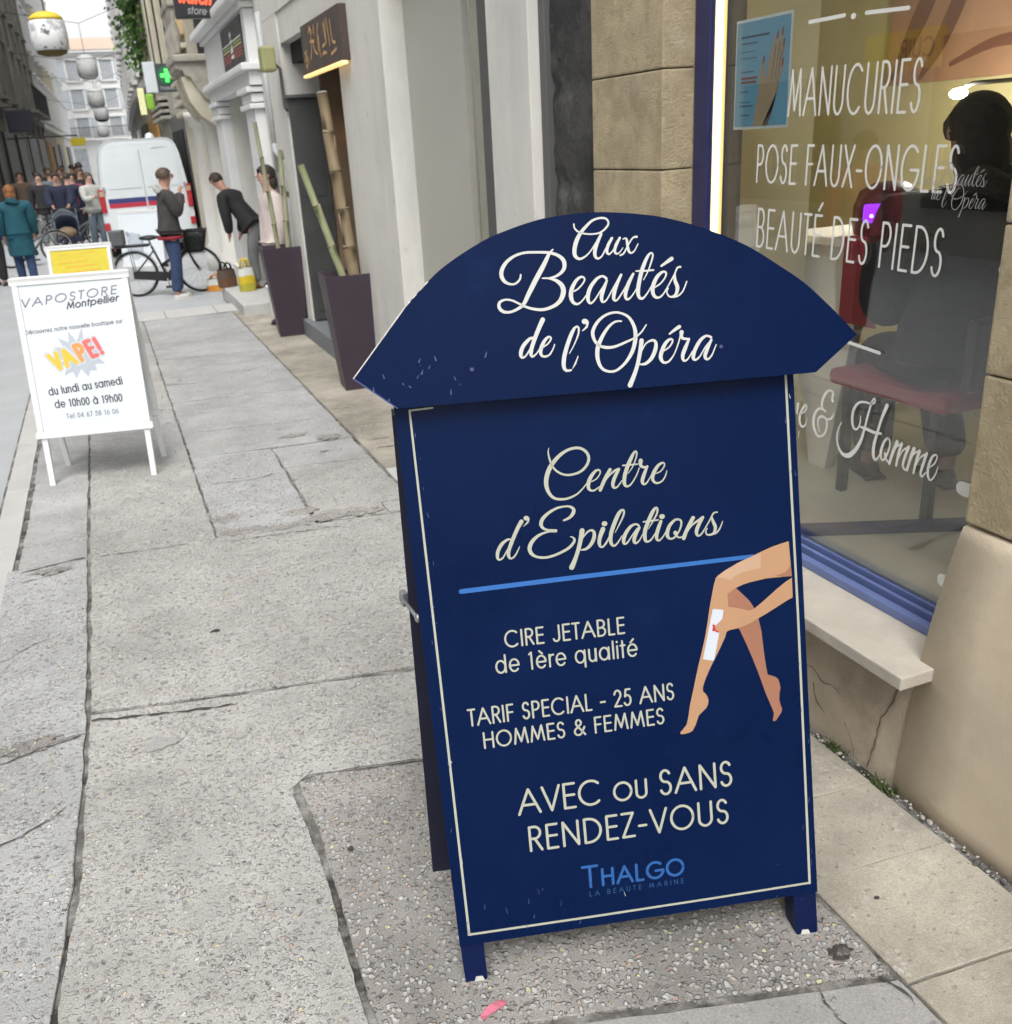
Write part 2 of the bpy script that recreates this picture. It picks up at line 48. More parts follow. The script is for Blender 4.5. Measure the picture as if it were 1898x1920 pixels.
# ------------------------------------------------------------------ helpers
class B:
    """collects faces of one mesh; V are world (or local) points"""
    def __init__(s): s.v = []; s.f = []; s.m = []; s.sm = []; s.mats = []
    def mi(s, mat):
        if mat not in s.mats: s.mats.append(mat)
        return s.mats.index(mat)
    def add(s, vs, fs, mat, smooth=False):
        o = len(s.v); s.v += [tuple(q) for q in vs]; k = s.mi(mat)
        for f in fs: s.f.append([i + o for i in f]); s.m.append(k); s.sm.append(smooth)
        return s
    def box(s, x0, x1, y0, y1, z0, z1, mat, bev=0.0, tf=None):
        if bev <= 0:
            vs = [(x, y, z) for z in (z0, z1) for y in (y0, y1) for x in (x0, x1)]
            fs = [(0, 2, 3, 1), (4, 5, 7, 6), (0, 1, 5, 4), (2, 6, 7, 3), (0, 4, 6, 2), (1, 3, 7, 5)]
        else:
            b = min(bev, abs(x1-x0)*.45, abs(y1-y0)*.45, abs(z1-z0)*.45)
            bm = bmesh.new(); bmesh.ops.create_cube(bm, size=1)
            for q in bm.verts: q.co = ((x0+x1)/2 + q.co.x*(x1-x0), (y0+y1)/2 + q.co.y*(y1-y0), (z0+z1)/2 + q.co.z*(z1-z0))
            bmesh.ops.bevel(bm, geom=bm.edges[:], offset=b, segments=2, affect='EDGES', profile=.6)
            bm.verts.index_update(); vs = [tuple(q.co) for q in bm.verts]; fs = [[q.index for q in f.verts] for f in bm.faces]; bm.free()
        if tf: vs = [tf @ Vector(q) for q in vs]
        return s.add(vs, fs, mat)
    def prism(s, poly, fn, d0, d1, mat, smooth=False, sides=None):
        """poly list of (a,b); fn(a,b,d)->point; extruded from d0 to d1"""
        n = len(poly); vs = [fn(a, b, d0) for a, b in poly] + [fn(a, b, d1) for a, b in poly]
        s.add(vs, [list(range(n))[::-1], list(range(n, 2*n))], mat, smooth)
        return s.add(vs, [(i, (i+1) % n, n+(i+1) % n, n+i) for i in range(n)], sides or mat, smooth)
    def tube(s, pts, r, mat, n=10, caps=True, smooth=True, flat=None):
        pts = [Vector(p) for p in pts]; rs = r if isinstance(r, (list, tuple)) else [r]*len(pts)
        vs = []; prev = None
        for i, p in enumerate(pts):
            t = (pts[min(i+1, len(pts)-1)] - pts[max(i-1, 0)])
            t = t.normalized() if t.length > 1e-9 else Vector((0, 0, 1))
            if prev is None:
                a = t.orthogonal().normalized()
            else:
                a = (prev - t*prev.dot(t)); a = a.normalized() if a.length > 1e-6 else t.orthogonal().normalized()
            prev = a; b = t.cross(a)
            for k in range(n):
                an = 2*math.pi*k/n
                vs.append(p + (a*math.cos(an) + b*math.sin(an))*rs[i])
        fs = [(i*n+k, i*n+(k+1) % n, (i+1)*n+(k+1) % n, (i+1)*n+k) for i in range(len(pts)-1) for k in range(n)]
        s.add(vs, fs, mat, smooth)
        if caps:
            o = len(s.v) - len(vs); m = s.mi(mat)
            s.f.append([o+k for k in range(n)][::-1]); s.m.append(m); s.sm.append(False)
            s.f.append([o+(len(pts)-1)*n+k for k in range(n)]); s.m.append(m); s.sm.append(False)
        return s
    def lathe(s, prof, c, mat, n=24, smooth=True, sx=1, sy=1):
        vs = []
        for r, z in prof:
            for k in range(n):
                a = 2*math.pi*k/n; vs.append((c[0]+r*sx*math.cos(a), c[1]+r*sy*math.sin(a), c[2]+z))
        fs = [(i*n+k, i*n+(k+1) % n, (i+1)*n+(k+1) % n, (i+1)*n+k) for i in range(len(prof)-1) for k in range(n)]
        s.add(vs, fs, mat, smooth); o = len(s.v)-len(vs); m = s.mi(mat)
        if prof[0][0] > 1e-4: s.f.append([o+k for k in range(n)][::-1]); s.m.append(m); s.sm.append(False)
        if prof[-1][0] > 1e-4: s.f.append([o+(len(prof)-1)*n+k for k in range(n)]); s.m.append(m); s.sm.append(False)
        return s
    def ball(s, c, r, mat, n=12, sc=(1, 1, 1), tf=None):
        vs = []; fs = []; h = n//2
        for i in range(h+1):
            th = math.pi*i/h
            for k in range(n):
                a = 2*math.pi*k/n
                vs.append(Vector((r*sc[0]*math.sin(th)*math.cos(a), r*sc[1]*math.sin(th)*math.sin(a), r*sc[2]*math.cos(th))))
        if tf: vs = [tf @ q for q in vs]
        vs = [q + Vector(c) for q in vs]
        fs = [(i*n+k, (i+1)*n+k, (i+1)*n+(k+1) % n, i*n+(k+1) % n) for i in range(h) for k in range(n)]
        return s.add(vs, fs, mat, True)
    def ribbon(s, pts, fn, mat, z):
        """flat pen stroke; pts (a,b,w); fn(a,b,c)->point"""
        n = len(pts)
        if n < 2: return s
        L = []; Rr = []
        for i in range(n):
            a = pts[max(i-1, 0)]; b = pts[min(i+1, n-1)]
            dx, dy = b[0]-a[0], b[1]-a[1]; l = math.hypot(dx, dy) or 1e-9
            nx, ny = -dy/l, dx/l; x, y, ww = pts[i]
            L.append((x+nx*ww/2, y+ny*ww/2)); Rr.append((x-nx*ww/2, y-ny*ww/2))
        def cap(i, j):
            x, y, ww = pts[i]; dx, dy = x-pts[j][0], y-pts[j][1]; a0 = math.atan2(dy, dx)
            return [(x+math.cos(a0+t)*ww/2, y+math.sin(a0+t)*ww/2) for t in (-1.05, -.52, 0, .52, 1.05)]
        vs = [fn(a, b, z) for a, b in L] + [fn(a, b, z) for a, b in Rr]
        s.add(vs, [(i, n+i, n+i+1, i+1) for i in range(n-1)], mat)
        c0 = cap(0, 1); s.add([fn(*L[0], z)] + [fn(a, b, z) for a, b in c0] + [fn(*Rr[0], z)], [list(range(7))], mat)
        c1 = cap(n-1, n-2); s.add([fn(*Rr[-1], z)] + [fn(a, b, z) for a, b in c1] + [fn(*L[-1], z)], [list(range(7))], mat)
        return s
    def mesh(s, name, inv=None):
        me = bpy.data.meshes.new(name)
        vs = s.v if inv is None else [tuple(inv @ Vector(q)) for q in s.v]
        me.from_pydata(vs, [], s.f)
        for mt in s.mats: me.materials.append(mt)
        me.polygons.foreach_set('material_index', s.m); me.polygons.foreach_set('use_smooth', s.sm)
        me.validate(clean_customdata=False); me.update()
        return me
    def recalc(s):
        return s

def fixn(me):
    bm = bmesh.new(); bm.from_mesh(me); bmesh.ops.recalc_face_normals(bm, faces=bm.faces[:]); bm.to_mesh(me); bm.free()

def thing(name, label, cat, loc=(0, 0, 0), rz=0, group=None, kind=None):
    o = bpy.data.objects.new(name, None); COL.objects.link(o); o.empty_display_size = .1
    o.location = loc; o.rotation_euler = (0, 0, rz)
    o['label'] = label; o['category'] = cat
    if group: o['group'] = group
    if kind: o['kind'] = kind
    return o
def tmat(o):
    m = Matrix.Translation(o.location) @ o.rotation_euler.to_matrix().to_4x4()
    return (tmat(o.parent) @ m) if o.parent else m
def part(name, b, parent, local=False, label=None, fix=True):
    """one mesh child of a thing (or of a part); world coordinates unless local"""
    root = parent
    me = b if isinstance(b, bpy.types.Mesh) else b.mesh(name, None if local else tmat(root).inverted())
    if fix: fixn(me)
    o = bpy.data.objects.new(name, me); COL.objects.link(o); o.parent = parent
    if label: o['label'] = label
    return o
def single(name, b, label=None, cat=None, kind=None, group=None, fix=True, loc=None):
    inv = Matrix.Translation(loc).inverted() if loc else None
    me = b.mesh(name, inv)
    if fix: fixn(me)
    o = bpy.data.objects.new(name, me); COL.objects.link(o)
    if loc: o.location = loc
    if label: o['label'] = label
    if cat: o['category'] = cat
    if kind: o['kind'] = kind
    if group: o['group'] = group
    return o
def copy_tree(o, parent=None):
    c = o.copy(); COL.objects.link(c)
    if parent: c.parent = parent
    for ch in [q for q in bpy.data.objects if q.parent == o]: copy_tree(ch, c)
    return c

# ------------------------------------------------------------------ materials
MATS = {}
def newmat(name):
    m = bpy.data.materials.new(name); m.use_nodes = True
    return m, m.node_tree, m.node_tree.nodes['Principled BSDF']
def nd(t, k, **kw):
    n = t.nodes.new(k)
    for a, v in kw.items(): setattr(n, a, v)
    return n
def mul(c, k): return tuple(min(1, max(0, q*k)) for q in c[:3]) + (1,)
def M(name, col, rough=.6, var=.12, scale=6, bump=0.0, bscale=40, metal=0.0, spec=.5, emis=None, estr=0, stain=None, coat=0.0, alpha=None, detail=6, rvar=.08):
    if name in MATS: return MATS[name]
    m, t, p = newmat(name)
    tc = nd(t, 'ShaderNodeTexCoord')
    no = nd(t, 'ShaderNodeTexNoise'); no.inputs['Scale'].default_value = scale; no.inputs['Detail'].default_value = detail; no.inputs['Roughness'].default_value = .62
    t.links.new(tc.outputs['Object'], no.inputs['Vector'])
    cr = nd(t, 'ShaderNodeValToRGB'); cr.color_ramp.elements[0].position = .3; cr.color_ramp.elements[1].position = .7
    cr.color_ramp.elements[0].color = mul(col, 1-var); cr.color_ramp.elements[1].color = mul(col, 1+var)
    t.links.new(no.outputs['Fac'], cr.inputs['Fac'])
    out = cr.outputs['Color']
    for st in (stain or []):
        sc, ss, lo, hi = st[:4]; zs = st[4] if len(st) > 4 else 1
        n2 = nd(t, 'ShaderNodeTexNoise'); n2.inputs['Scale'].default_value = ss; n2.inputs['Detail'].default_value = 8; n2.inputs['Roughness'].default_value = .68
        mp = nd(t, 'ShaderNodeMapping'); mp.inputs['Scale'].default_value = (1, 1, zs); mp.inputs['Location'].default_value = (ss*1.7, 3.1, lo*9)
        t.links.new(tc.outputs['Object'], mp.inputs['Vector']); t.links.new(mp.outputs[0], n2.inputs['Vector'])
        r2 = nd(t, 'ShaderNodeMapRange'); r2.inputs['From Min'].default_value = lo; r2.inputs['From Max'].default_value = hi
        t.links.new(n2.outputs['Fac'], r2.inputs['Value'])
        mx = nd(t, 'ShaderNodeMixRGB'); mx.inputs['Color2'].default_value = (*sc[:3], 1)
        t.links.new(r2.outputs[0], mx.inputs['Fac']); t.links.new(out, mx.inputs['Color1']); out = mx.outputs['Color']
    t.links.new(out, p.inputs['Base Color'])
    rr = nd(t, 'ShaderNodeMapRange'); rr.inputs['From Min'].default_value = .3; rr.inputs['From Max'].default_value = .7; rr.inputs['To Min'].default_value = max(.03, rough-rvar); rr.inputs['To Max'].default_value = min(1, rough+rvar)
    t.links.new(no.outputs['Fac'], rr.inputs['Value']); t.links.new(rr.outputs[0], p.inputs['Roughness'])
    p.inputs['Metallic'].default_value = metal; p.inputs['Specular IOR Level'].default_value = spec
    p.inputs['Coat Weight'].default_value = coat
    if bump:
        nb = nd(t, 'ShaderNodeTexNoise'); nb.inputs['Scale'].default_value = bscale; nb.inputs['Detail'].default_value = 8; nb.inputs['Roughness'].default_value = .65
        t.links.new(tc.outputs['Object'], nb.inputs['Vector'])
        bp = nd(t, 'ShaderNodeBump'); bp.inputs['Strength'].default_value = min(1, bump); bp.inputs['Distance'].default_value = .01*max(1, bump)
        t.links.new(nb.outputs['Fac'], bp.inputs['Height']); t.links.new(bp.outputs[0], p.inputs['Normal'])
    if emis:
        p.inputs['Emission Color'].default_value = (*emis, 1); p.inputs['Emission Strength'].default_value = estr
    MATS[name] = m
    return m

def M_aggregate(name, cement, stones, scale=78, cover=(.38, .62), bump=1.0, mott=.12, dark=.55, bdist=.006):
    """washed concrete: small stones showing where the cement has worn away"""
    m, t, p = newmat(name)
    tc = nd(t, 'ShaderNodeTexCoord'); O = tc.outputs['Object']
    wn = nd(t, 'ShaderNodeTexNoise'); wn.inputs['Scale'].default_value = 30; wn.inputs['Detail'].default_value = 3
    t.links.new(O, wn.inputs['Vector'])
    va = nd(t, 'ShaderNodeMixRGB', blend_type='ADD'); va.inputs['Fac'].default_value = .022
    t.links.new(O, va.inputs['Color1']); t.links.new(wn.outputs['Color'], va.inputs['Color2'])
    vo = nd(t, 'ShaderNodeTexVoronoi'); vo.inputs['Scale'].default_value = scale; vo.inputs['Randomness'].default_value = .95
    t.links.new(va.outputs[0], vo.inputs['Vector'])
    sep = nd(t, 'ShaderNodeSeparateColor'); t.links.new(vo.outputs['Color'], sep.inputs[0])
    ramp = nd(t, 'ShaderNodeValToRGB'); ramp.color_ramp.interpolation = 'CONSTANT'
    els = ramp.color_ramp.elements
    while len(els) < len(stones): els.new(.5)
    for i, (pos, c) in enumerate(stones): els[i].position = pos; els[i].color = (*c, 1)
    t.links.new(sep.outputs[0], ramp.inputs['Fac'])
    # how much of the stone is laid bare
    mk = nd(t, 'ShaderNodeTexNoise'); mk.inputs['Scale'].default_value = 9; mk.inputs['Detail'].default_value = 7; mk.inputs['Roughness'].default_value = .7
    t.links.new(O, mk.inputs['Vector'])
    mr = nd(t, 'ShaderNodeMapRange'); mr.inputs['From Min'].default_value = cover[0]; mr.inputs['From Max'].default_value = cover[1]
    t.links.new(mk.outputs['Fac'], mr.inputs['Value'])
    edge = nd(t, 'ShaderNodeMapRange'); edge.inputs['From Min'].default_value = .5; edge.inputs['From Max'].default_value = .36
    t.links.new(vo.outputs['Distance'], edge.inputs['Value'])
    fx = nd(t, 'ShaderNodeMath', operation='MULTIPLY'); t.links.new(mr.outputs[0], fx.inputs[0]); t.links.new(edge.outputs[0], fx.inputs[1])
    cn = nd(t, 'ShaderNodeTexNoise'); cn.inputs['Scale'].default_value = 2.3; cn.inputs['Detail'].default_value = 10; cn.inputs['Roughness'].default_value = .7
    t.links.new(O, cn.inputs['Vector'])
    cr = nd(t, 'ShaderNodeValToRGB'); cr.color_ramp.elements[0].position = .3; cr.color_ramp.elements[1].position = .7
    cr.color_ramp.elements[0].color = mul(cement, 1-mott); cr.color_ramp.elements[1].color = mul(cement, 1+mott)
    t.links.new(cn.outputs['Fac'], cr.inputs['Fac'])
    fine = nd(t, 'ShaderNodeTexNoise'); fine.inputs['Scale'].default_value = 230; fine.inputs['Detail'].default_value = 4
    t.links.new(O, fine.inputs['Vector'])
    fm = nd(t, 'ShaderNodeMapRange'); fm.inputs['From Min'].default_value = .3; fm.inputs['From Max'].default_value = .7; fm.inputs['To Min'].default_value = .8; fm.inputs['To Max'].default_value = 1.15
    t.links.new(fine.outputs['Fac'], fm.inputs['Value'])
    big = nd(t, 'ShaderNodeTexNoise'); big.inputs['Scale'].default_value = 1.25; big.inputs['Detail'].default_value = 9; big.inputs['Roughness'].default_value = .72
    t.links.new(O, big.inputs['Vector'])
    bgm = nd(t, 'ShaderNodeMapRange'); bgm.inputs['From Min'].default_value = .36; bgm.inputs['From Max'].default_value = .62; bgm.inputs['To Min'].default_value = 1-2.0*mott; bgm.inputs['To Max'].default_value = 1.06
    t.links.new(big.outputs['Fac'], bgm.inputs['Value'])
    cm0 = nd(t, 'ShaderNodeMixRGB', blend_type='MULTIPLY'); cm0.inputs['Fac'].default_value = 1
    t.links.new(cr.outputs[0], cm0.inputs['Color1']); t.links.new(bgm.outputs[0], cm0.inputs['Color2'])
    cm = nd(t, 'ShaderNodeMixRGB', blend_type='MULTIPLY'); cm.inputs['Fac'].default_value = 1
    t.links.new(cm0.outputs[0], cm.inputs['Color1']); t.links.new(fm.outputs[0], cm.inputs['Color2'])
    mx = nd(t, 'ShaderNodeMixRGB'); t.links.new(fx.outputs[0], mx.inputs['Fac']); t.links.new(cm.outputs[0], mx.inputs['Color1']); t.links.new(ramp.outputs[0], mx.inputs['Color2'])
    # small pits
    pn = nd(t, 'ShaderNodeTexNoise'); pn.inputs['Scale'].default_value = 46; pn.inputs['Detail'].default_value = 3
    t.links.new(O, pn.inputs['Vector'])
    pr = nd(t, 'ShaderNodeMapRange'); pr.inputs['From Min'].default_value = .63; pr.inputs['From Max'].default_value = .72
    t.links.new(pn.outputs['Fac'], pr.inputs['Value'])
    pm = nd(t, 'ShaderNodeMixRGB'); pm.inputs['Color2'].default_value = mul(cement, dark)
    pf = nd(t, 'ShaderNodeMath', operation='MULTIPLY'); pf.inputs[1].default_value = .8; t.links.new(pr.outputs[0], pf.inputs[0])
    t.links.new(pf.outputs[0], pm.inputs['Fac']); t.links.new(mx.outputs[0], pm.inputs['Color1'])
    t.links.new(pm.outputs[0], p.inputs['Base Color'])
    p.inputs['Roughness'].default_value = .82; p.inputs['Specular IOR Level'].default_value = .3
    h1 = nd(t, 'ShaderNodeMath', operation='MULTIPLY'); t.links.new(fx.outputs[0], h1.inputs[0]); t.links.new(edge.outputs[0], h1.inputs[1])
    h2 = nd(t, 'ShaderNodeMath', operation='SUBTRACT'); t.links.new(h1.outputs[0], h2.inputs[0]); t.links.new(pr.outputs[0], h2.inputs[1])
    h3 = nd(t, 'ShaderNodeMath', operation='MULTIPLY_ADD'); h3.inputs[1].default_value = .5; t.links.new(fine.outputs['Fac'], h3.inputs[0]); t.links.new(h2.outputs[0], h3.inputs[2])
    bp = nd(t, 'ShaderNodeBump'); bp.inputs['Strength'].default_value = bump; bp.inputs['Distance'].default_value = bdist
    t.links.new(h3.outputs[0], bp.inputs['Height']); t.links.new(bp.outputs[0], p.inputs['Normal'])
    MATS[name] = m
    return m

def M_glass(name, tint=(1, 1, 1), refl=1.0):
    """thin pane: clear, with mirror reflection growing towards grazing angles"""
    m = bpy.data.materials.new(name); m.use_nodes = True; t = m.node_tree
    for n in list(t.nodes): t.nodes.remove(n)
    out = nd(t, 'ShaderNodeOutputMaterial'); ge = nd(t, 'ShaderNodeNewGeometry')
    dt = nd(t, 'ShaderNodeVectorMath', operation='DOT_PRODUCT'); t.links.new(ge.outputs['Incoming'], dt.inputs[0]); t.links.new(ge.outputs['Normal'], dt.inputs[1])
    ab = nd(t, 'ShaderNodeMath', operation='ABSOLUTE'); t.links.new(dt.outputs['Value'], ab.inputs[0])
    iv = nd(t, 'ShaderNodeMath', operation='SUBTRACT'); iv.inputs[0].default_value = 1; t.links.new(ab.outputs[0], iv.inputs[1])
    pw = nd(t, 'ShaderNodeMath', operation='POWER'); pw.inputs[1].default_value = 5; t.links.new(iv.outputs[0], pw.inputs[0])
    ma = nd(t, 'ShaderNodeMath', operation='MULTIPLY_ADD'); ma.inputs[1].default_value = .96*refl; ma.inputs[2].default_value = .045*refl; t.links.new(pw.outputs[0], ma.inputs[0])
    tr = nd(t, 'ShaderNodeBsdfTransparent'); tr.inputs[0].default_value = (*tint, 1)
    gl = nd(t, 'ShaderNodeBsdfGlossy'); gl.inputs['Roughness'].default_value = 0.0
    ms = nd(t, 'ShaderNodeMixShader'); t.links.new(ma.outputs[0], ms.inputs[0]); t.links.new(tr.outputs[0], ms.inputs[1]); t.links.new(gl.outputs[0], ms.inputs[2])
    t.links.new(ms.outputs[0], out.inputs[0]); MATS[name] = m
    return m

# ------------------------------------------------------------------ pen lettering
def cr_curve(pts, step):
    """Catmull-Rom through (a,b,w)"""
    n = len(pts)
    if n < 3: return [tuple(p) for p in pts]
    out = []
    for i in range(n-1):
        p0, p1, p2, p3 = pts[max(i-1, 0)], pts[i], pts[i+1], pts[min(i+2, n-1)]
        d = math.hypot(p2[0]-p1[0], p2[1]-p1[1]); k = max(2, min(10, int(d/step)))
        for j in range(k):
            s = j/k; r = []
            for c in range(3):
                a, b, e, f = p0[c], p1[c], p2[c], p3[c]
                r.append(.5*((2*b)+(-a+e)*s+(2*a-5*b+4*e-f)*s*s+(-a+3*b-3*e+f)*s**3))
            r[2] = max(.0003, r[2]); out.append(tuple(r))
    out.append(tuple(pts[-1])); return out
def arc(cx, cy, rx, ry, a0, a1, n=14):
    return [(cx+rx*math.cos(R(a0+(a1-a0)*i/n)), cy+ry*math.sin(R(a0+(a1-a0)*i/n))) for i in range(n+1)]
def _d(x): return [[(x-.01, 0.03), (x+.01, 0.03)]]
GL = {
 'A': (.9, [[(.02, 0), (.45, 1), (.88, 0)], [(.17, .36), (.73, .36)]]),
 'B': (.62, [[(.08, 0), (.08, 1)], [(.08, 1), (.28, 1)]+arc(.28, .76, .24, .24, 90, -90)+[(.08, .52)], [(.08, .52), (.3, .52)]+arc(.3, .26, .27, .26, 90, -90)+[(.08, 0)]]),
 'C': (.95, [arc(.52, .5, .47, .5, 48, 312, 24)]),
 'D': (.82, [[(.08, 0), (.08, 1)], [(.08, 1), (.25, 1)]+arc(.25, .5, .5, .5, 90, -90, 20)+[(.08, 0)]]),
 'E': (.56, [[(.5, 1), (.08, 1), (.08, 0), (.5, 0)], [(.08, .53), (.48, .53)]]),
 'F': (.52, [[(.47, 1), (.08, 1), (.08, 0)], [(.08, .53), (.44, .53)]]),
 'G': (1.0, [arc(.52, .5, .47, .5, 48, 350, 24)+[(.98, .46)], [(.55, .46), (.98, .46)]]),
 'H': (.74, [[(.08, 0), (.08, 1)], [(.66, 0), (.66, 1)], [(.08, .54), (.66, .54)]]),
 'I': (.16, [[(.08, 0), (.08, 1)]]),
 'J': (.5, [[(.42, 1), (.42, .25)]+arc(.22, .24, .2, .24, 0, -160, 10)]),
 'K': (.62, [[(.08, 0), (.08, 1)], [(.55, 1), (.1, .48), (.58, 0)]]),
 'L': (.48, [[(.08, 1), (.08, 0), (.44, 0)]]),
 'M': (.98, [[(.06, 0), (.2, 1), (.49, .12), (.78, 1), (.92, 0)]]),
 'N': (.78, [[(.08, 0), (.08, 1), (.7, 0), (.7, 1)]]),
 'O': (1.04, [arc(.52, .5, .47, .5, 0, 360, 32)]),
 'P': (.58, [[(.08, 0), (.08, 1)], [(.08, 1), (.28, 1)]+arc(.28, .74, .25, .26, 90, -90)+[(.08, .48)]]),
 'Q': (1.04, [arc(.52, .5, .47, .5, 0, 360, 32), [(.6, .25), (.95, -.05)]]),
 'R': (.6, [[(.08, 0), (.08, 1)], [(.08, 1), (.28, 1)]+arc(.28, .75, .24, .25, 90, -90)+[(.08, .5)], [(.28, .5), (.55, 0)]]),
 'S': (.54, [arc(.27, .76, .19, .24, 25, 270, 16)[:-1]+arc(.27, .26, .21, .26, 90, -160, 16)]),
 'T': (.5, [[(.02, 1), (.48, 1)], [(.25, 1), (.25, 0)]]),
 'U': (.7, [[(.08, 1), (.08, .3)]+arc(.35, .29, .27, .29, 180, 360, 16)+[(.62, 1)]]),
 'V': (.74, [[(.03, 1), (.37, 0), (.71, 1)]]),
 'X': (.68, [[(.04, 1), (.64, 0)], [(.64, 1), (.04, 0)]]),
 'Y': (.66, [[(.03, 1), (.33, .45), (.63, 1)], [(.33, .45), (.33, 0)]]),
 'Z': (.58, [[(.05, 1), (.52, 1), (.05, 0), (.54, 0)]]),
 '1': (.4, [[(.1, .9), (.24, 1), (.24, 0)]]),
 '2': (.56, [arc(.27, .72, .22, .28, 170, -25, 14)+[(.05, 0), (.52, 0)]]),
 '4': (.6, [[(.45, 0), (.45, 1), (.04, .25), (.56, .25)]]),
 '5': (.56, [[(.48, 1), (.18, 1), (.12, .56)]+arc(.26, .32, .24, .32, 110, -150, 16)]),
 '6': (.58, [[(.4, 1)]+arc(.29, .3, .24, .3, 150, 510, 22)]),
 '7': (.54, [[(.05, 1), (.5, 1), (.18, 0)]]),
 '8': (.56, [arc(.28, .76, .19, .24, 0, 360, 18), arc(.28, .26, .23, .26, 0, 360, 20)]),
 '9': (.58, [arc(.29, .7, .24, .3, -30, 330, 22)+[(.2, 0)]]),
 '0': (.58, [arc(.29, .5, .24, .5, 0, 360, 26)]),
 '-': (.4, [[(.05, .4), (.35, .4)]]),
 '&': (.78, [[(.74, 0), (.2, .68)]+arc(.34, .8, .17, .2, 200, -30, 12)+[(.14, .42)]+arc(.3, .24, .25, .24, 140, 330, 12)+[(.72, .5)]]),
 "'": (.2, [[(.12, 1.02), (.08, .78)]]), '!': (.2, [[(.1, 1), (.1, .3)], [(.1, .02), (.1, .05)]]), '.': (.2, _d(.1)), ':': (.2, [[(.1, .03), (.1, .05)], [(.1, .55), (.1, .57)]]),
 ' ': (.34, []),
}
def low(ch, w_, st): GL[ch] = (w_, st)
XH = .73
_bowl = lambda cx=.37: arc(cx, XH/2, .31, XH/2, 0, 360, 24)
low('a', .8, [_bowl(), [(.7, XH), (.7, 0)]]); low('b', .8, [[(.08, 0), (.08, 1.05)], _bowl(.4)]); low('c', .68, [arc(.38, XH/2, .32, XH/2, 45, 315, 18)])
low('d', .8, [_bowl(), [(.7, 1.05), (.7, 0)]]); low('e', .74, [[(.07, XH/2), (.68, XH/2)]+arc(.37, XH/2, .31, XH/2, 0, 318, 20)])
low('q', .8, [_bowl(), [(.7, XH), (.7, -.28)]]); low('p', .8, [[(.08, XH), (.08, -.28)], _bowl(.4)]); low('g', .8, [_bowl(), [(.7, XH), (.7, -.05)]+arc(.4, -.05, .3, .22, 0, -150, 10)])
low('u', .62, [[(.08, XH), (.08, .26)]+arc(.3, .25, .22, .25, 180, 360, 12)+[(.52, XH)], [(.54, XH), (.54, 0)]])
low('l', .16, [[(.08, 0), (.08, 1.05)]]); low('i', .16, [[(.08, 0), (.08, XH)], [(.08, .97), (.08, 1.0)]]); low('t', .34, [[(.16, 0), (.16, 1.0)], [(.02, XH), (.32, XH)]])
low('r', .36, [[(.08, 0), (.08, XH)], [(.08, XH*.55)]+arc(.3, XH*.62, .22, XH*.35, 170, 75, 6)]); low('n', .62, [[(.08, 0), (.08, XH)], [(.08, XH*.5)]+arc(.3, XH-.24, .22, .24, 180, 0, 12)+[(.52, 0)]])
low('h', .62, [[(.08, 0), (.08, 1.05)], [(.08, XH*.5)]+arc(.3, XH-.24, .22, .24, 180, 0, 12)+[(.52, 0)]])
low('m', 1.0, [[(.08, 0), (.08, XH)], [(.08, XH*.5)]+arc(.28, XH-.22, .2, .22, 180, 0, 10)+[(.48, 0)], [(.48, XH*.5)]+arc(.7, XH-.22, .2, .22, 180, 0, 10)+[(.9, 0)]])
low('o', .76, [_bowl(.38)]); low('s', .46, [arc(.22, XH*.75, .15, XH*.25, 30, 270, 12)[:-1]+arc(.22, XH*.26, .17, XH*.26, 90, -150, 12)]); low('v', .6, [[(.03, XH), (.3, 0), (.57, XH)]])
low('w', .86, [[(.03, XH), (.23, 0), (.43, XH), (.63, 0), (.83, XH)]])
low('z', .56, [[(.05, XH), (.5, XH), (.05, 0), (.52, 0)]]); low('x', .56, [[(.04, XH), (.52, 0)], [(.52, XH), (.04, 0)]]); low('y', .58, [[(.03, XH), (.3, .02)], [(.55, XH), (.2, -.28)]]); low('k', .56, [[(.08, 0), (.08, 1.05)], [(.48, XH), (.1, .33), (.52, 0)]]); low('f', .34, [[(.15, 0), (.15, .85)]+arc(.28, .86, .13, .18, 180, 80, 6), [(.02, XH), (.3, XH)]]); low('j', .2, [[(.1, XH), (.1, -.2)]])
for a_, b_, dx in (('é', 'e', 1), ('è', 'e', -1), ('à', 'a', -1), ('É', 'E', 1)):
    w0, s0 = GL[b_]; top = 1.12 if b_ == 'E' else .85
    low(a_, w0, s0+[[(.37-.1*dx, top), (.37+.1*dx, top+.18)]])
def text_width(txt, track=.12): return sum(GL[c][0]+track for c in txt)-track
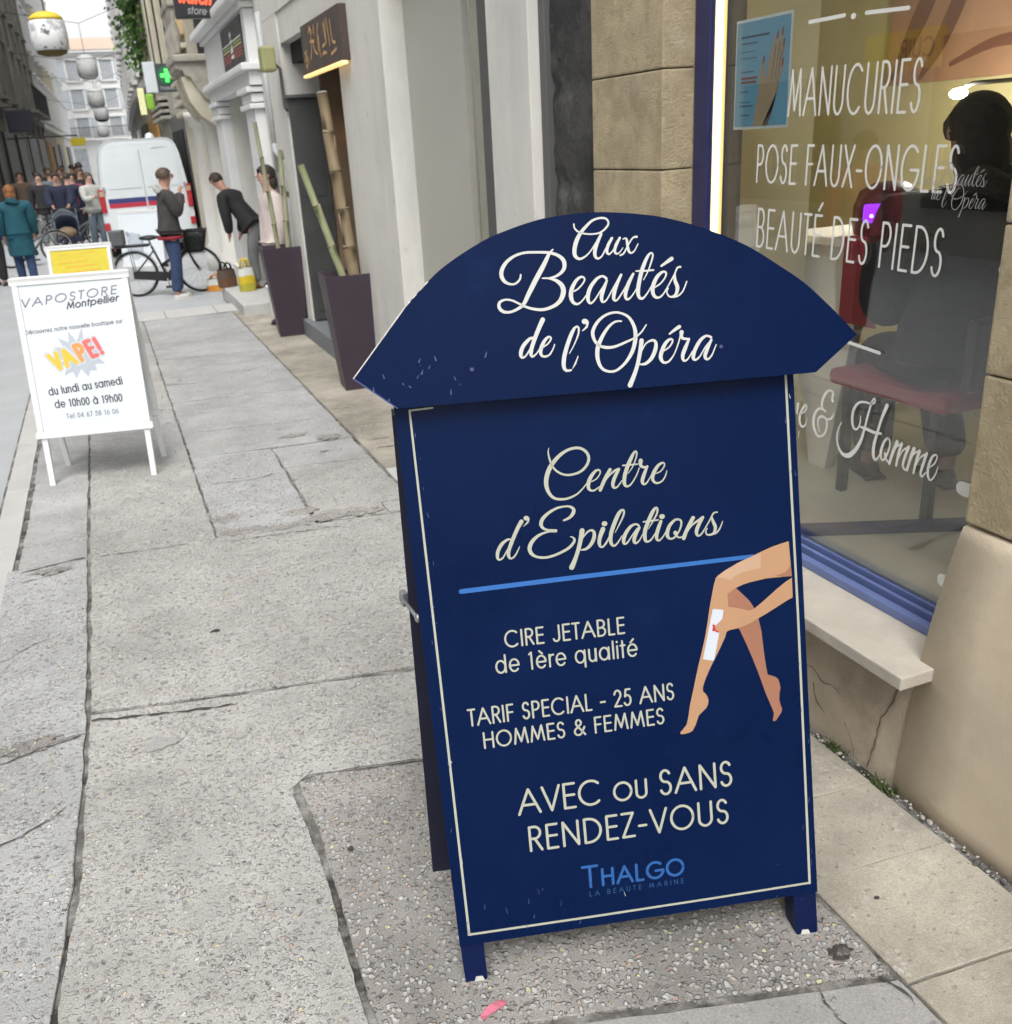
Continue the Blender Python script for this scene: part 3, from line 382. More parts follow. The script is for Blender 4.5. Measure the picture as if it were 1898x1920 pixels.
def pen_text(b, txt, x0, x1, y0, y1, cap, pen, fn, mat, track=.12, slant=0, z=.0004, small=None):
    """pen-drawn line of capitals between (x0,y0) and (x1,y1) on fn's plane"""
    W = text_width(txt, track); L = math.hypot(x1-x0, y1-y0); kx = L/W; ca, sa = (x1-x0)/L, (y1-y0)/L
    x = 0; i = 0
    for ch in txt:
        w_, st = GL[ch]; kk = 1
        for s_ in st:
            q = []
            for (a, c) in s_:
                px = (x+a)*kx+slant*c*cap; py = c*cap*kk
                q.append((x0+px*ca-py*sa, y0+px*sa+py*ca, pen))
            # split at sharp corners so that strokes stay even
            seg = [q[0]]
            for j in range(1, len(q)):
                seg.append(q[j])
                if j < len(q)-1:
                    v1 = (q[j][0]-q[j-1][0], q[j][1]-q[j-1][1]); v2 = (q[j+1][0]-q[j][0], q[j+1][1]-q[j][1])
                    l1 = math.hypot(*v1) or 1; l2 = math.hypot(*v2) or 1
                    if (v1[0]*v2[0]+v1[1]*v2[1])/(l1*l2) < .5:
                        b.ribbon(seg, fn, mat, z+.00003*(i % 9)); i += 1; seg = [q[j]]
            b.ribbon(seg, fn, mat, z+.00003*(i % 9)); i += 1
        x += w_+track
def pen_strokes(b, strokes, fn, mat, step=.004, z=.0004):
    for i, st in enumerate(strokes):
        b.ribbon(cr_curve([(a/1000, c/1000, w_/1000) for a, c, w_ in st], step), fn, mat, z+.00003*(i % 12))
# ------------------------------------------------------------------ ground
GREYS = [(0, (.30, .30, .30)), (.14, (.40, .40, .395)), (.30, (.46, .45, .43)), (.46, (.36, .355, .345)), (.58, (.52, .50, .47)), (.70, (.25, .245, .24)), (.80, (.44, .385, .34)), (.87, (.62, .61, .58)), (.94, (.43, .33, .27)), (.972, (.62, .52, .33))]
GREYS2 = [(p_, tuple(min(.72, q*1.08) for q in c_)) for p_, c_ in GREYS]
M_aggregate('pave_plain', (.44, .435, .415), GREYS2, 82, (.34, .60), 1.0, .13)
M_aggregate('pave_rough', (.425, .43, .432), GREYS2, 74, (.36, .60), 1.0, .12)
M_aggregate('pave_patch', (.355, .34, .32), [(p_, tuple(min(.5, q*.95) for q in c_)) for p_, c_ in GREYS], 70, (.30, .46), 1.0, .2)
M_aggregate('pave_far', (.41, .412, .408), GREYS2, 82, (.42, .7), .8, .14, .45)
M_aggregate('pave_strip', (.40, .37, .31), [(0, (.44, .42, .38)), (.4, (.5, .48, .44)), (.8, (.58, .56, .52))], 60, (.52, .74), .35, .22, .6)
M_aggregate('pave_dark', (.34, .335, .33), GREYS, 90, (.5, .8), .4, .1)
M('joint_dirt', (.13, .125, .115), .95, .45, 16, 1, 60, stain=[((.30, .295, .28), 9, .47, .60), ((.04, .038, .035), 6, .52, .62)])
M('road_stone', (.39, .405, .42), .7, .10, 1.6, .25, 30, stain=[((.36, .37, .38), 1.1, .5, .7)])
M('kerb_stone', (.46, .455, .44), .75, .08, 5, .25, 60)
M('soil_dark', (.045, .04, .032), .95, .4, 60, .8, 120)
M('moss', (.09, .125, .035), .9, .5, 60, 1, 200)
M('rubble', (.42, .40, .36), .9, .3, 60, .6, 200)
M('crack_dark', (.06, .057, .052), .95, .4, 60)
M('gum', (.27, .265, .255), .9, .2, 60)
M('stain_dark', (.05, .045, .04), .9, .5, 60, .6, 120)

road = B(); road.box(-9, 5, -12, 130, -.5, -.07, MATS['road_stone'])
single('road', road, kind='structure')
base = B(); base.box(-.80, 1.95, -5, 12.15, -.3, -.0085, MATS['joint_dirt'])
pv = base

def jig(a, b, amp, rnd, step=.028):
    n = max(2, int(math.dist(a, b)/step)); out = []; dx, dy = b[0]-a[0], b[1]-a[1]; l = math.hypot(dx, dy); nx, ny = -dy/l, dx/l; q = 0
    for i in range(n):
        q = q*.7+rnd.uniform(-1, 1)*.6; f = i/n
        o = 0 if i == 0 else amp*q
        out.append((a[0]+dx*f+nx*o, a[1]+dy*f+ny*o))
    return out
def slab(poly, mat, amp=.004, z=0, seed=0):
    rnd = random.Random(seed*31+int(poly[0][0]*1000)+int(poly[0][1]*7000)); P = []
    for i in range(len(poly)): P += jig(poly[i], poly[(i+1) % len(poly)], amp, rnd)
    zz = z+rnd.uniform(-.003, .003)
    n = len(P)
    # worn edge: top a little smaller than the foot
    cx = sum(p[0] for p in P)/n; cy = sum(p[1] for p in P)/n
    top = []
    for (x, y) in P:
        d = math.hypot(cx-x, cy-y) or 1; top.append((x+(cx-x)/d*.003, y+(cy-y)/d*.003, zz))
    vs = [(x, y, -.03) for x, y in P]+[(x, y, zz-.003) for x, y in P]+top
    fs = [(i, (i+1) % n, n+(i+1) % n, n+i) for i in range(n)]+[(n+i, n+(i+1) % n, 2*n+(i+1) % n, 2*n+i) for i in range(n)]+[list(range(2*n, 3*n))]
    pv.add(vs, fs, mat)
g = .005
MP = MATS
# column beside the kerb
ys = [-2.0, .2, 1.62, 2.93, 4.46, 5.8, 7.3, 8.8, 10.2, 11.5]
def xe(y):
    P_ = [(-3, -.462), (-.9, -.455), (.5, -.445), (1.76, -.420), (2.17, -.380), (3.0, -.349), (20, -.345)]
    for (a, b), (c, d) in zip(P_, P_[1:]):
        if a <= y <= c: return b+(d-b)*(y-a)/(c-a)
for i in range(len(ys)-1):
    x0 = -.735 if ys[i] < 1 else (-.70 if ys[i] < 3 else -.645)
    mid = [y for y in (.5, 1.76, 2.17) if ys[i]+.05 < y < ys[i+1]-.05]
    slab([(x0, ys[i]+g), (xe(ys[i]), ys[i]-.03+g)]+[(xe(y), y) for y in mid]+[(xe(ys[i+1]), ys[i+1]-.03-g), (x0+.01, ys[i+1]-g)], MP['pave_rough'] if ys[i] < 4 else MP['pave_far'], .005, seed=i)
# middle column
ys = [4.485, 5.82, 7.2, 8.6, 10.1, 11.5]
for i in range(5): slab([(-.335, ys[i]+g), (.228, ys[i]-.09+g), (.228, ys[i+1]-.09-g), (-.335, ys[i+1]-g)], MP['pave_plain' if i % 2 == 0 else 'pave_far'], .004, seed=i+20)
# wide slabs
slab([(-.335, 3.03), (.2, 2.915), (.74, 2.81), (1.228, 2.70), (1.222, 4.24), (.7, 4.32), (.23, 4.385), (-.335, 4.475)], MP['pave_plain'], .006, seed=31)
slab([(-.335, 3.005), (-.365, 2.17), (-.405, 1.76), (-.43, .5), (-.44, -.9), (.16, -1.0), (.195, .6), (.208, 1.5), (.22, 1.93), (.212, 2.33), (.26, 2.368), (.5, 2.318), (.73, 2.262), (1.232, 2.165), (1.224, 2.675), (.73, 2.782), (.2, 2.89)], MP['pave_plain'], .006, seed=32)
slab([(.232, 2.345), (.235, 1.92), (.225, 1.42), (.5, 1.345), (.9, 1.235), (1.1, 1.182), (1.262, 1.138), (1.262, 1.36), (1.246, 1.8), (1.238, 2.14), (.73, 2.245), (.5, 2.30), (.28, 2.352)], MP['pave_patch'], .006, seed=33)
slab([(.222, 1.405), (.21, .6), (.2, -1), (1.25, -1.2), (1.262, .4), (1.266, 1.118), (1.1, 1.162), (.9, 1.216), (.5, 1.327)], MP['pave_dark'], .003, seed=34)
# squares towards the far kerb
rows = [4.375, 5.78, 6.86, 7.28, 8.28, 9.5, 10.5, 11.5]
for i in range(len(rows)-1):
    a, b = rows[i], rows[i+1]; m_ = MP['pave_far'] if i % 3 else MP['pave_rough']
    if i == 0:
        slab([(.24, a+g), (.70, a-.075+g), (.71, b-.075-g), (.24, b-g)], MP['pave_rough'], .006, seed=41)
        slab([(.722, a-.03), (1.06, a-.075), (1.06, a+.09), (1.216, a+.07), (1.213, 5.2), (.722, 5.28)], MP['pave_plain'], .005, seed=42)
        slab([(.722, 5.30), (1.213, 5.22), (1.213, b-.11-g), (.722, b-.08-g)], MP['pave_far'], .005, seed=43)
        slab([(1.072, a-.07), (1.218, a-.10), (1.217, a+.055), (1.072, a+.075)], MP['pave_far'], .004, seed=44)
    else:
        slab([(.24, a+g), (1.218, a-.10+g), (1.216, b-.10-g), (.24, b-g)], m_, .006, seed=44+i)
# pale strip along the wall
ys = [-2, .2, 1.10, 1.42, 1.68, 2.4, 3.3, 4.55, 4.95, 5.9, 7.3, 9.0, 10.4, 11.5]
for i in range(len(ys)-1):
    x0 = 1.276 if ys[i] < 2 else 1.232
    gg = .0008 if i not in (1, 2) else (.004 if i == 1 else .002)
    slab([(x0, ys[i]+gg), (1.672, ys[i]-.03+gg), (1.672, ys[i+1]-.03-gg), (x0-(.03 if 1.6 < ys[i+1] < 2.5 else 0), ys[i+1]-gg)], MP['pave_strip'] if i != 7 else MP['kerb_stone'], .0015, seed=60+i)
# far kerb across
for i in range(4): slab([(-.64+i*.57, 11.52), (-.08+i*.57, 11.50), (-.08+i*.57, 12.1), (-.64+i*.57, 12.12)], MP['kerb_stone'], .002, seed=80+i)
# kerb stones
ks = [-1.5, .6, 1.7, 2.8, 3.9, 4.75, 5.7, 6.7, 7.7, 8.7, 9.7, 10.7, 11.5]
kx = lambda y: -.66-(.09 if y < 1 else .05 if y < 3 else .02 if y < 4.5 else 0)
for i in range(len(ks)-1): slab([(kx(ks[i])-.125, ks[i]+.003), (kx(ks[i])-.006, ks[i]+.003), (kx(ks[i+1])-.006, ks[i+1]-.003), (kx(ks[i+1])-.125, ks[i+1]-.003)], MP['kerb_stone'], .0015, seed=90+i)
for i in range(5): slab([(-9, 12.2+i*.0), (-9, 12.3), (-8.9, 12.3)], MP['kerb_stone']) if 0 else None
# dirt patch, grit
rnd = random.Random(3)
def split_line(pts, w_, seed, z=.0047, mat='crack_dark'):
    rr = random.Random(seed); P_ = []
    for i in range(len(pts)-1):
        for q in jig(pts[i], pts[i+1], .010, rr, .018): P_.append((q[0], q[1], w_*rr.uniform(.15, 1.3)))
    P_.append((*pts[-1], .0006)); pv.ribbon(P_, lambda a, c, d: (a, c, d), MATS[mat], z)
for k, (pts, w_) in enumerate([([(-.63, 4.40), (-.50, 4.43), (-.35, 4.44)], .010), ([(-.62, 4.28), (-.52, 4.30), (-.44, 4.33)], .006), ([(-.66, 3.52), (-.55, 3.62), (-.42, 3.70)], .004), ([(-.69, 2.86), (-.58, 2.83), (-.47, 2.87), (-.36, 2.88)], .006), ([(-.60, 2.42), (-.50, 2.45), (-.40, 2.52)], .005), ([(-.68, 2.05), (-.60, 2.12)], .004), ([(-.33, 2.96), (-.22, 2.93), (-.05, 2.88), (.12, 2.84)], .012), ([(-.30, 4.43), (-.10, 4.40), (.1, 4.37)], .006), ([(.24, 4.31), (.5, 4.27), (.8, 4.22)], .006), ([(1.10, 1.165), (1.085, 1.09), (1.10, 1.02)], .004), ([(1.235, 1.13), (1.25, 1.09), (1.245, 1.05)], .008), ([(.30, 5.2), (.5, 5.16), (.66, 5.2)], .006), ([(.3, 6.35), (.7, 6.28), (1.1, 6.22)], .006), ([(.26, 7.9), (.6, 7.82)], .008), ([(-.3, 6.5), (-.05, 6.45)], .006), ([(.3, 9.0), (.8, 8.9), (1.2, 8.85)], .010), ([(1.26, 6.4), (1.5, 6.35)], .006), ([(1.3, 5.35), (1.5, 5.3)], .012), ([(1.28, 5.55), (1.42, 5.52)], .010)]): split_line(pts, w_, k, .0047+.00003*k)
def blotch(x, y, r, z, mat, sq=1.0):
    n = 22; pts = [(x+math.cos(6.283*k/n)*r*sq*rnd.uniform(.55, 1.2), y+math.sin(6.283*k/n)*r*rnd.uniform(.5, 1.2), z) for k in range(n)]
    pv.add(pts+[(x, y, z)], [(k, (k+1) % n, n) for k in range(n)], mat)
blotch(1.205, 1.222, .022, .0045, MP['stain_dark'], 1.4); blotch(1.208, 1.215, .012, .005, MP['joint_dirt'], 1.5)
blotch(1.385, 1.31, .006, .0045, MP['stain_dark'], 1.4)
blotch(.117, 3.41, .017, .0045, MP['stain_dark'], 1.2); blotch(-.13, 2.72, .03, .0045, MP['pave_dark'], 2.2); blotch(.30, 2.0, .011, .0045, MP['stain_dark'])
for k, (x_, y_, r_, q_) in enumerate([(.80, 4.40, .07, 2.6), (.55, 4.36, .05, 3.2), (.35, 4.41, .05, 2.4), (.95, 4.36, .06, 1.8), (.66, 4.52, .06, 1.6), (.30, 4.62, .07, 1.2), (1.08, 5.75, .06, 1.6), (.9, 5.9, .05, 2.2), (-.5, 4.36, .05, 2.0), (-.52, 2.9, .05, 2.2)]): blotch(x_, y_, r_, .0036+.0001*k, MP['pave_patch'], q_)
for k in range(26): blotch(rnd.uniform(-.6, 1.2), rnd.uniform(1.3, 9), rnd.uniform(.008, .022), .0046+.00002*k, MATS['gum'], rnd.uniform(.8, 1.6))
for k in range(420):
    x = rnd.uniform(.3, 1.66); y = rnd.uniform(1.05, 2.3) if k < 300 else rnd.uniform(2.3, 6); 
    if k >= 300: x = rnd.uniform(-.6, 1.6)
    r = rnd.uniform(.0012, .0034); pv.ball((x, y, .003+r*.4), r, MP['rubble'], 6, (1.3, 1, .6))
single('pavement', pv, kind='structure', fix=False)

# crumbled mortar, grit and moss along the foot of the wall
cr = B(); ms = B()
for k in range(300):
    y = rnd.uniform(.9, 2.7); r = rnd.uniform(.0015, .0045) if rnd.random() < .93 else rnd.uniform(.005, .009)
    cr.ball((rnd.gauss(1.684, .006), y, -.012+rnd.uniform(0, .022)), r, MP['rubble'] if rnd.random() < .55 else MP['joint_dirt'], 6, (1, 1.4, .8), Matrix.Rotation(rnd.uniform(0, 3), 3, 'Z'))
for k in range(170):
    c = rnd.choice([1.60, 1.62, 1.64, 1.79, 1.80, 1.815, 1.83]); y = rnd.gauss(c, .014); x = rnd.gauss(1.684, .006); h_ = rnd.uniform(.006, .02); a = rnd.uniform(0, 6.28)
    dx, dy = math.cos(a)*.006, math.sin(a)*.006
    ms.add([(x-dy*.5, y+dx*.5, -.005), (x+dy*.5, y-dx*.5, -.005), (x+dx*1.2+dy*.3, y+dy*1.2, h_*.8), (x+dx*2, y+dy*2, h_)], [(0, 1, 2), (0, 2, 3)], MP['moss'])
single('wall_foot_grit', cr, kind='stuff', label='crumbled mortar and grit along the foot of the plaster wall', cat='grit')
single('moss_tufts', ms, kind='stuff', label='small green moss tufts in the gap under the wall', cat='moss', fix=False)
# a scrap of pink paper
M('pink_paper', (.48, .13, .19), .7, .25, 40)
pp = B(); L = [(.428, 1.384), (.443, 1.392), (.458, 1.396), (.473, 1.399), (.488, 1.404)]
up = [(x-.002, y+.006, .004+.006*(i % 2)+(.01 if i == 2 else 0)) for i, (x, y) in enumerate(L)]; dn = [(x+.002, y-.007, .004) for x, y in L]
bt = [(x+.0005, y-.0005, .0005) for x, y in L]
pp.add(up+dn+bt, [(i, i+1, 6+i, 5+i) for i in range(4)]+[(i, 10+i, 11+i, i+1) for i in range(4)]+[(5+i, 6+i, 11+i, 10+i) for i in range(4)], MATS['pink_paper'])
single('paper_scrap', pp, 'crumpled pink paper scrap on the paving at the front edge', 'litter')
# ------------------------------------------------------------------ right-hand side of the street
M('limestone', (.46, .38, .245), .85, .20, 9, .8, 120, stain=[((.30, .24, .155), 3.2, .48, .70), ((.36, .29, .18), 18, .52, .66), ((.50, .45, .34), 5, .58, .75)])
M('plaster_tan', (.60, .50, .355), .92, .12, 4, .35, 260, stain=[((.49, .41, .315), 2.2, .42, .82), ((.44, .39, .31), 9, .58, .78), ((.68, .60, .49), 1.3, .45, .85)])
M('plaster_low', (.50, .425, .325), .95, .16, 8, .7, 200, stain=[((.36, .295, .225), 5, .52, .72), ((.56, .51, .44), 11, .60, .72)])
M('groove_dark', (.16, .13, .09), .95, .2)
M('sill_stone', (.47, .43, .37), .8, .10, 10, .3, 120, stain=[((.40, .36, .30), 3, .48, .72), ((.33, .30, .26), 12, .62, .76)])
M('sooty_stone', (.055, .054, .053), .9, .35, 6, .9, 40, stain=[((.11, .11, .105), 4, .50, .62), ((.03, .03, .03), 2.5, .5, .6)])
M('navy_frame', (.022, .026, .10), .35, .12, 10)
M('skylit_frame', (.13, .175, .37), .35, .08, 10)  # same frame paint, lightened to put sky light into the rail colour
M('white_render', (.66, .645, .60), .85, .05, 3, .25, 120, stain=[((.53, .535, .52), 2.2, .48, .72, .35), ((.44, .44, .42), 7, .62, .76), ((.36, .36, .34), 14, .69, .76)])
M('white_trim', (.72, .725, .72), .7, .04, 3, .1, 100)
M('grey_shutter', (.43, .42, .375), .6, .04, 2, .1, 120)
M('black_gap', (.012, .012, .012), .9, .2)
M('dark_trim', (.10, .10, .10), .6, .1)
M('beige_trim', (.32, .31, .26), .7, .08)
M('door_grey', (.060, .064, .062), .5, .15, 4)
M('cream_stone', (.52, .48, .38), .85, .12, 3, .5, 30, stain=[((.38, .33, .24), 2.0, .5, .7, .35), ((.33, .32, .29), 4, .58, .72)])
M('old_stone', (.36, .34, .29), .9, .18, 4, .6, 30, stain=[((.22, .21, .18), 2.5, .5, .68)])
M('ochre_stone', (.50, .37, .22), .9, .15, 3, .4, 30)
M('step_slate', (.17, .185, .195), .6, .12, 6, .3, 60)
M('decal_grey', (.36, .36, .36), .6, .04, 30)
M('white_letters', (.80, .80, .77), .6, .04, 30)
M('zinc', (.42, .43, .43), .5, .1, 8)
GLASS = M_glass('shop_glass', (.97, .98, .97), 2.2)

YZ = lambda x: (lambda a, b, c: (x-c, a, b))         # (y,z) on a wall plane facing the street

def blocks(b, x0, x1, y0, y1, zs, mat, length=.9, gap=.004, bev=.006, off=0.0):
    for i in range(len(zs)-1):
        n = max(1, round((y1-y0)/length)); st = (y1-y0)/n; o = (st/2 if i % 2 else 0)*(1 if n > 1 else 0)
        cuts = [y0]+[c for c in (y0+o+st*k for k in range(0, n+1)) if y0+.15 < c < y1-.15]+[y1]
        for k in range(len(cuts)-1): b.box(x0, x1, cuts[k]+gap*(k > 0), cuts[k+1], zs[i]+gap, zs[i+1], mat, bev)

# --- stone building with the beauty salon
bs = thing('stone_building', 'buff stone building with battered plaster plinth and the beauty salon shop window', 'building', (1.75, 1.5, 0))
b = B(); b.box(1.80, 2.35, -4, 1.545, .70, 3.12, MATS['groove_dark'])
blocks(b, 1.78, 2.3, -4, 1.556, [.775, 1.135, 1.46, 1.79, 2.12, 2.45, 2.78, 3.12], MATS['limestone'], 1.3)
part('pier', b, bs)
b = B(); b.box(1.77, 2.3, 2.895, 3.365, -.1, 3.12, MATS['groove_dark'])
blocks(b, 1.75, 2.3, 2.885, 3.37, [-.05, .35, .66, .96, 1.26, 1.56, 1.865, 2.17, 2.48, 2.79, 3.12], MATS['limestone'], 2)
b.box(1.866, 2.0, 2.878, 2.90, .0, 3.1, MATS['limestone'])
part('pier', b, bs)
# battered plinth, one swept plaster profile with slightly uneven faces
prof = [(1.700, -.06), (1.701, .05), (1.704, .16), (1.709, .28), (1.717, .40), (1.729, .51), (1.743, .60), (1.757, .68), (1.768, .735), (1.778, .768), (1.80, .772), (2.1, .772), (2.1, -.06)]
b = B(); rnd = random.Random(5); yy = [-4+5.5*i/60 for i in range(60)]+[1.50]; n = len(prof); vs = []
for j, y in enumerate(yy):
    for (x, z) in prof:
        last = j == len(yy)-1; e = (1.60-.045*max(0, min(1, z/.768))) if last else y
        vs.append((x+(rnd.uniform(-.0006, .0006) if x < 1.79 else 0), e, z))
b.add(vs, [(j*n+i, j*n+(i+1) % n, (j+1)*n+(i+1) % n, (j+1)*n+i) for j in range(len(yy)-1) for i in range(n)]+[list(range((len(yy)-1)*n, len(yy)*n))], MATS['plaster_tan'], True)
part('plinth', b, bs)
b = B(); yy = [1.40+(2.9-1.40)*i/30 for i in range(31)]; zz = [-.06+.425*i/10 for i in range(11)]; vs = []
for y in yy:
    for z in zz: vs.append((1.706+rnd.uniform(-.001, .001)+.03*max(0, z), y, z))
b.add(vs, [(j*11+i, j*11+i+1, (j+1)*11+i+1, (j+1)*11+i) for j in range(30) for i in range(10)], MATS['plaster_low'], True)
b.box(1.73, 2.0, 1.42, 2.9, -.06, .366, MATS['plaster_low'])
# plaster cracks, cut as thin dark channels in the coat
def crack(pts, x, w_=.004, mat='groove_dark'):
    rr = random.Random(int(pts[0][0]*999)); P = []
    for i in range(len(pts)-1):
        for q in jig(pts[i], pts[i+1], .006, rr, .02): P.append((q[0], q[1], w_*rr.uniform(.4, 1.2)))
    P.append((*pts[-1], .001)); b.ribbon(P, lambda a, c, d: (x+.0075+.03*max(0, c)-d, a, c), MATS[mat], .0028)
crack([(1.622, .325), (1.640, .25), (1.675, .18), (1.683, .10), (1.70, .0)], 1.698, .006)
crack([(2.0, .175), (1.95, .19), (1.91, .165), (1.87, .175), (1.83, .165)], 1.698, .004)
crack([(1.94, .14), (1.92, .09), (1.88, .07)], 1.698, .005); crack([(1.80, .09), (1.77, .05), (1.75, .0)], 1.698, .003)
part('dado', b, bs)
b = B(); b.box(1.615, 1.83, 1.532, 2.87, .369, .405, MATS['sill_stone'], .004); part('window_sill', b, bs)
b = B(); b.box(1.76, 2.3, -4, 3.37, 3.124, 9.2, MATS['limestone']); b.box(1.80, 2.2, 1.556, 2.885, 2.72, 3.122, MATS['navy_frame']); part('wall', b, bs)
win = part('shop_window', B().box(1.862, 1.884, 2.796, 2.876, .406, 2.72, MATS['navy_frame'], .004)
           .box(1.822, 1.850, 1.30, 2.868, .406, .432, MATS['skylit_frame'], .003).box(1.852, 1.866, 1.30, 2.868, .4055, .418, MATS['navy_frame'])  # rails coloured as if sky-lit, grooves between them navy as shade
           .box(1.8665, 1.880, 1.30, 2.868, .4055, .442, MATS['skylit_frame'], .002).box(1.881, 1.893, 1.30, 2.868, .4055, .424, MATS['navy_frame'])
           .box(1.894, 1.912, 1.30, 2.868, .4055, .452, MATS['skylit_frame'], .002).box(1.86, 1.935, 1.30, 2.81, 2.66, 2.718, MATS['navy_frame'], .004), bs)
part('glass_pane', B().box(1.8995, 1.9055, 1.30, 2.799, .4525, 2.659, GLASS), win)
gfn = lambda a, c, d: (1.8985-d, a, c)
def gtext(txt, y0, y1, z, cap, pen=.0070, track=.16):
    bb = B(); pen_text(bb, txt, -y0, -y1, z[0], z[1], cap, pen, lambda a, c, d: (1.8985-d, -a, c), MATS['white_letters'], track)
    return part('window_lettering', bb, win)
gtext('MANUCURIES', 2.445, 1.948, (1.703, 1.692), .118)
gtext('POSE FAUX-ONGLES', 2.580, 1.808, (1.521, 1.508), .104)
gtext('BEAUTÉ DES PIEDS', 2.566, 1.826, (1.330, 1.311), .112)
bb = B(); pen_strokes(bb, STROKES['glass_script'], gfn, MATS['white_letters'], .006); part('window_lettering', bb, win)
bb = B()
for y0, y1, z0, z1 in ((2.372, 2.235, 1.936, 1.936), (2.155, 2.012, 1.932, 1.925), (2.20, 2.002, 1.105, 1.09)): part('window_ornament', B().ribbon([(y0, z0, .0095), (y1, z1, .0095)], gfn, MATS['white_letters'], .0005), win)
bb.ribbon([(2.203, 1.930, .014), (2.199, 1.930, .014)], gfn, MATS['white_letters'], .0005)
pen_text(bb, 'Soin', -2.74, -2.50, 2.040, 2.030, .06, .007, lambda a, c, d: (1.8985-d, -a, c), MATS['white_letters']) if 0 else None
part('window_ornament', bb, win)
bb = B()
for y, z in ((1.628, 1.345), (1.668, .802), (1.690, .535)): part('window_sticker', B().ribbon([(y-.03, z, .038), (y+.012, z, .038)], gfn, MATS['white_letters'], .0005), win)
# sooty return between the two buildings
b = B(); rnd = random.Random(9); ny, nz = 14, 60; vs = []
for j in range(nz+1):
    for i in range(ny+1): vs.append((1.795+rnd.uniform(-.006, .006)+(.012 if math.sin(j*.9) > .9 else 0), 3.371+(3.86-3.371)*i/ny, -.06+9.2*j/nz*.34))
b.add(vs, [(j*(ny+1)+i, j*(ny+1)+i+1, (j+1)*(ny+1)+i+1, (j+1)*(ny+1)+i) for j in range(nz) for i in range(ny)], MATS['sooty_stone'], True)
b.box(1.815, 2.3, 3.371, 3.84, -.06, 9.2, MATS['sooty_stone']); b.box(1.765, 1.82, 3.80, 3.852, -.05, 9.2, MATS['dark_trim'], .006)
part('side_wall', b, bs)

# --- interior of the salon, seen through the pane
M('salon_wall', (.64, .58, .33), .85, .05, 3); M('salon_floor', (.56, .54, .44), .45, .12, 3, .1, 20); M('salon_ceiling', (.45, .42, .34), .9)
M('lamp_tube', (.25, .16, .04), .5, 0, emis=(1.0, .66, .20), estr=.62); M('lamp_core', (1, .95, .8), .5, 0, emis=(1.0, .92, .62), estr=2.2)
M('shelf_black', (.016, .016, .017), .45, .2); M('shelf_edge', (.10, .10, .085), .5)
b = B(); b.box(3.4, 3.5, .4, 4.9, .0, 2.9, MATS['salon_wall']); b.box(1.94, 3.5, 4.9, 5.0, .0, 2.9, MATS['salon_wall']); b.box(1.94, 3.5, .3, .4, .0, 2.9, MATS['salon_wall'])
b.box(1.992, 2.33, 2.858, 2.882, .44, 2.9, MATS['salon_wall']); b.box(2.302, 2.33, 2.884, 4.9, .44, 2.9, MATS['salon_wall']); part('interior_wall', b, bs)
part('interior_floor', B().box(1.936, 3.4, .4, 4.9, .34, .44, MATS['salon_floor']), bs)
part('interior_ceiling', B().box(1.936, 3.4, .4, 4.9, 2.9, 3.0, MATS['salon_ceiling']), bs)
part('floor_rail', B().box(1.92, 2.75, 2.28, 2.33, .441, .468, MATS['navy_frame'], .003, Matrix.Translation((1.92, 2.33, 0)) @ Matrix.Rotation(R(-24), 4, 'Z') @ Matrix.Translation((-1.92, -2.33, 0))), bs)
lt = thing('tube_lamp', 'warm yellow lit tube lamp upright behind the salon window jamb', 'lamp', (1.96, 2.86, .45))
part('lamp_tube', B().box(1.953, 1.985, 2.822, 2.915, .46, 2.62, MATS['lamp_tube'], .006), lt)
part('lamp_core', B().tube([(1.947, 2.864, .5), (1.947, 2.864, 2.6)], .012, MATS['lamp_core'], 10), lt)
part('backing_strip', B().box(1.94, 1.99, 2.783, 2.819, .45, 2.64, MATS['dark_trim'], .004), lt)
# blue poster with a hand
M('poster_blue', (.17, .42, .60), .55, .06, 4); M('poster_white', (.75, .80, .82), .6, .04); M('poster_skin', (.45, .34, .22), .6, .06, 20); M('poster_shade', (.16, .13, .11), .6); M('poster_ink', (.06, .13, .2), .6); M('nail_red', (.30, .03, .05), .4)
po = thing('poster', 'blue poster of a raised hand with red nails inside the salon window', 'poster', (1.915, 2.6, 1.68))
PX = 1.9145
part('poster_sheet', B().box(PX, PX+.002, 2.462, 2.728, 1.672, 1.978, MATS['poster_white']).box(PX-.0012, PX, 2.470, 2.722, 1.680, 1.970, MATS['poster_blue']), po)
pfn = lambda a, c, d: (PX-.0012-d, a, c)
def yz(px, py):   # sheet position from a small sketch grid (0..1 across, 0..1 up)
    return 2.722-.252*px, 1.680+.29*py
hand = [(.38, .0), (.42, .2), (.47, .33), (.46, .45), (.52, .62), (.545, .66), (.57, .62), (.565, .5), (.60, .44), (.63, .55), (.66, .68), (.72, .80), (.775, .86), (.80, .84), (.79, .76), (.815, .80), (.865, .885), (.89, .86), (.86, .72), (.885, .76), (.915, .78), (.92, .74), (.87, .58), (.90, .60), (.915, .57), (.85, .42), (.80, .30), (.76, .18), (.66, .0)]
b = B(); b.add([pfn(*yz(x, y), .0006) for x, y in hand], [list(range(len(hand)))], MATS['poster_skin'])
sh = [(.66, .0), (.76, .18), (.80, .30), (.85, .42), (.80, .28), (.74, .14), (.56, .0)]
b.add([pfn(*yz(x, y), .0009) for x, y in sh], [list(range(len(sh)))], MATS['poster_shade']); 
for (x0, y0, x1, y1) in ((.70, .42, .76, .74), (.76, .42, .83, .76), (.80, .40, .87, .68)): b.ribbon([(*yz(x0, y0), .002), (*yz(x1, y1), .004)], pfn, MATS['poster_shade'], .001)
part('hand_picture', b, po)
b = B()
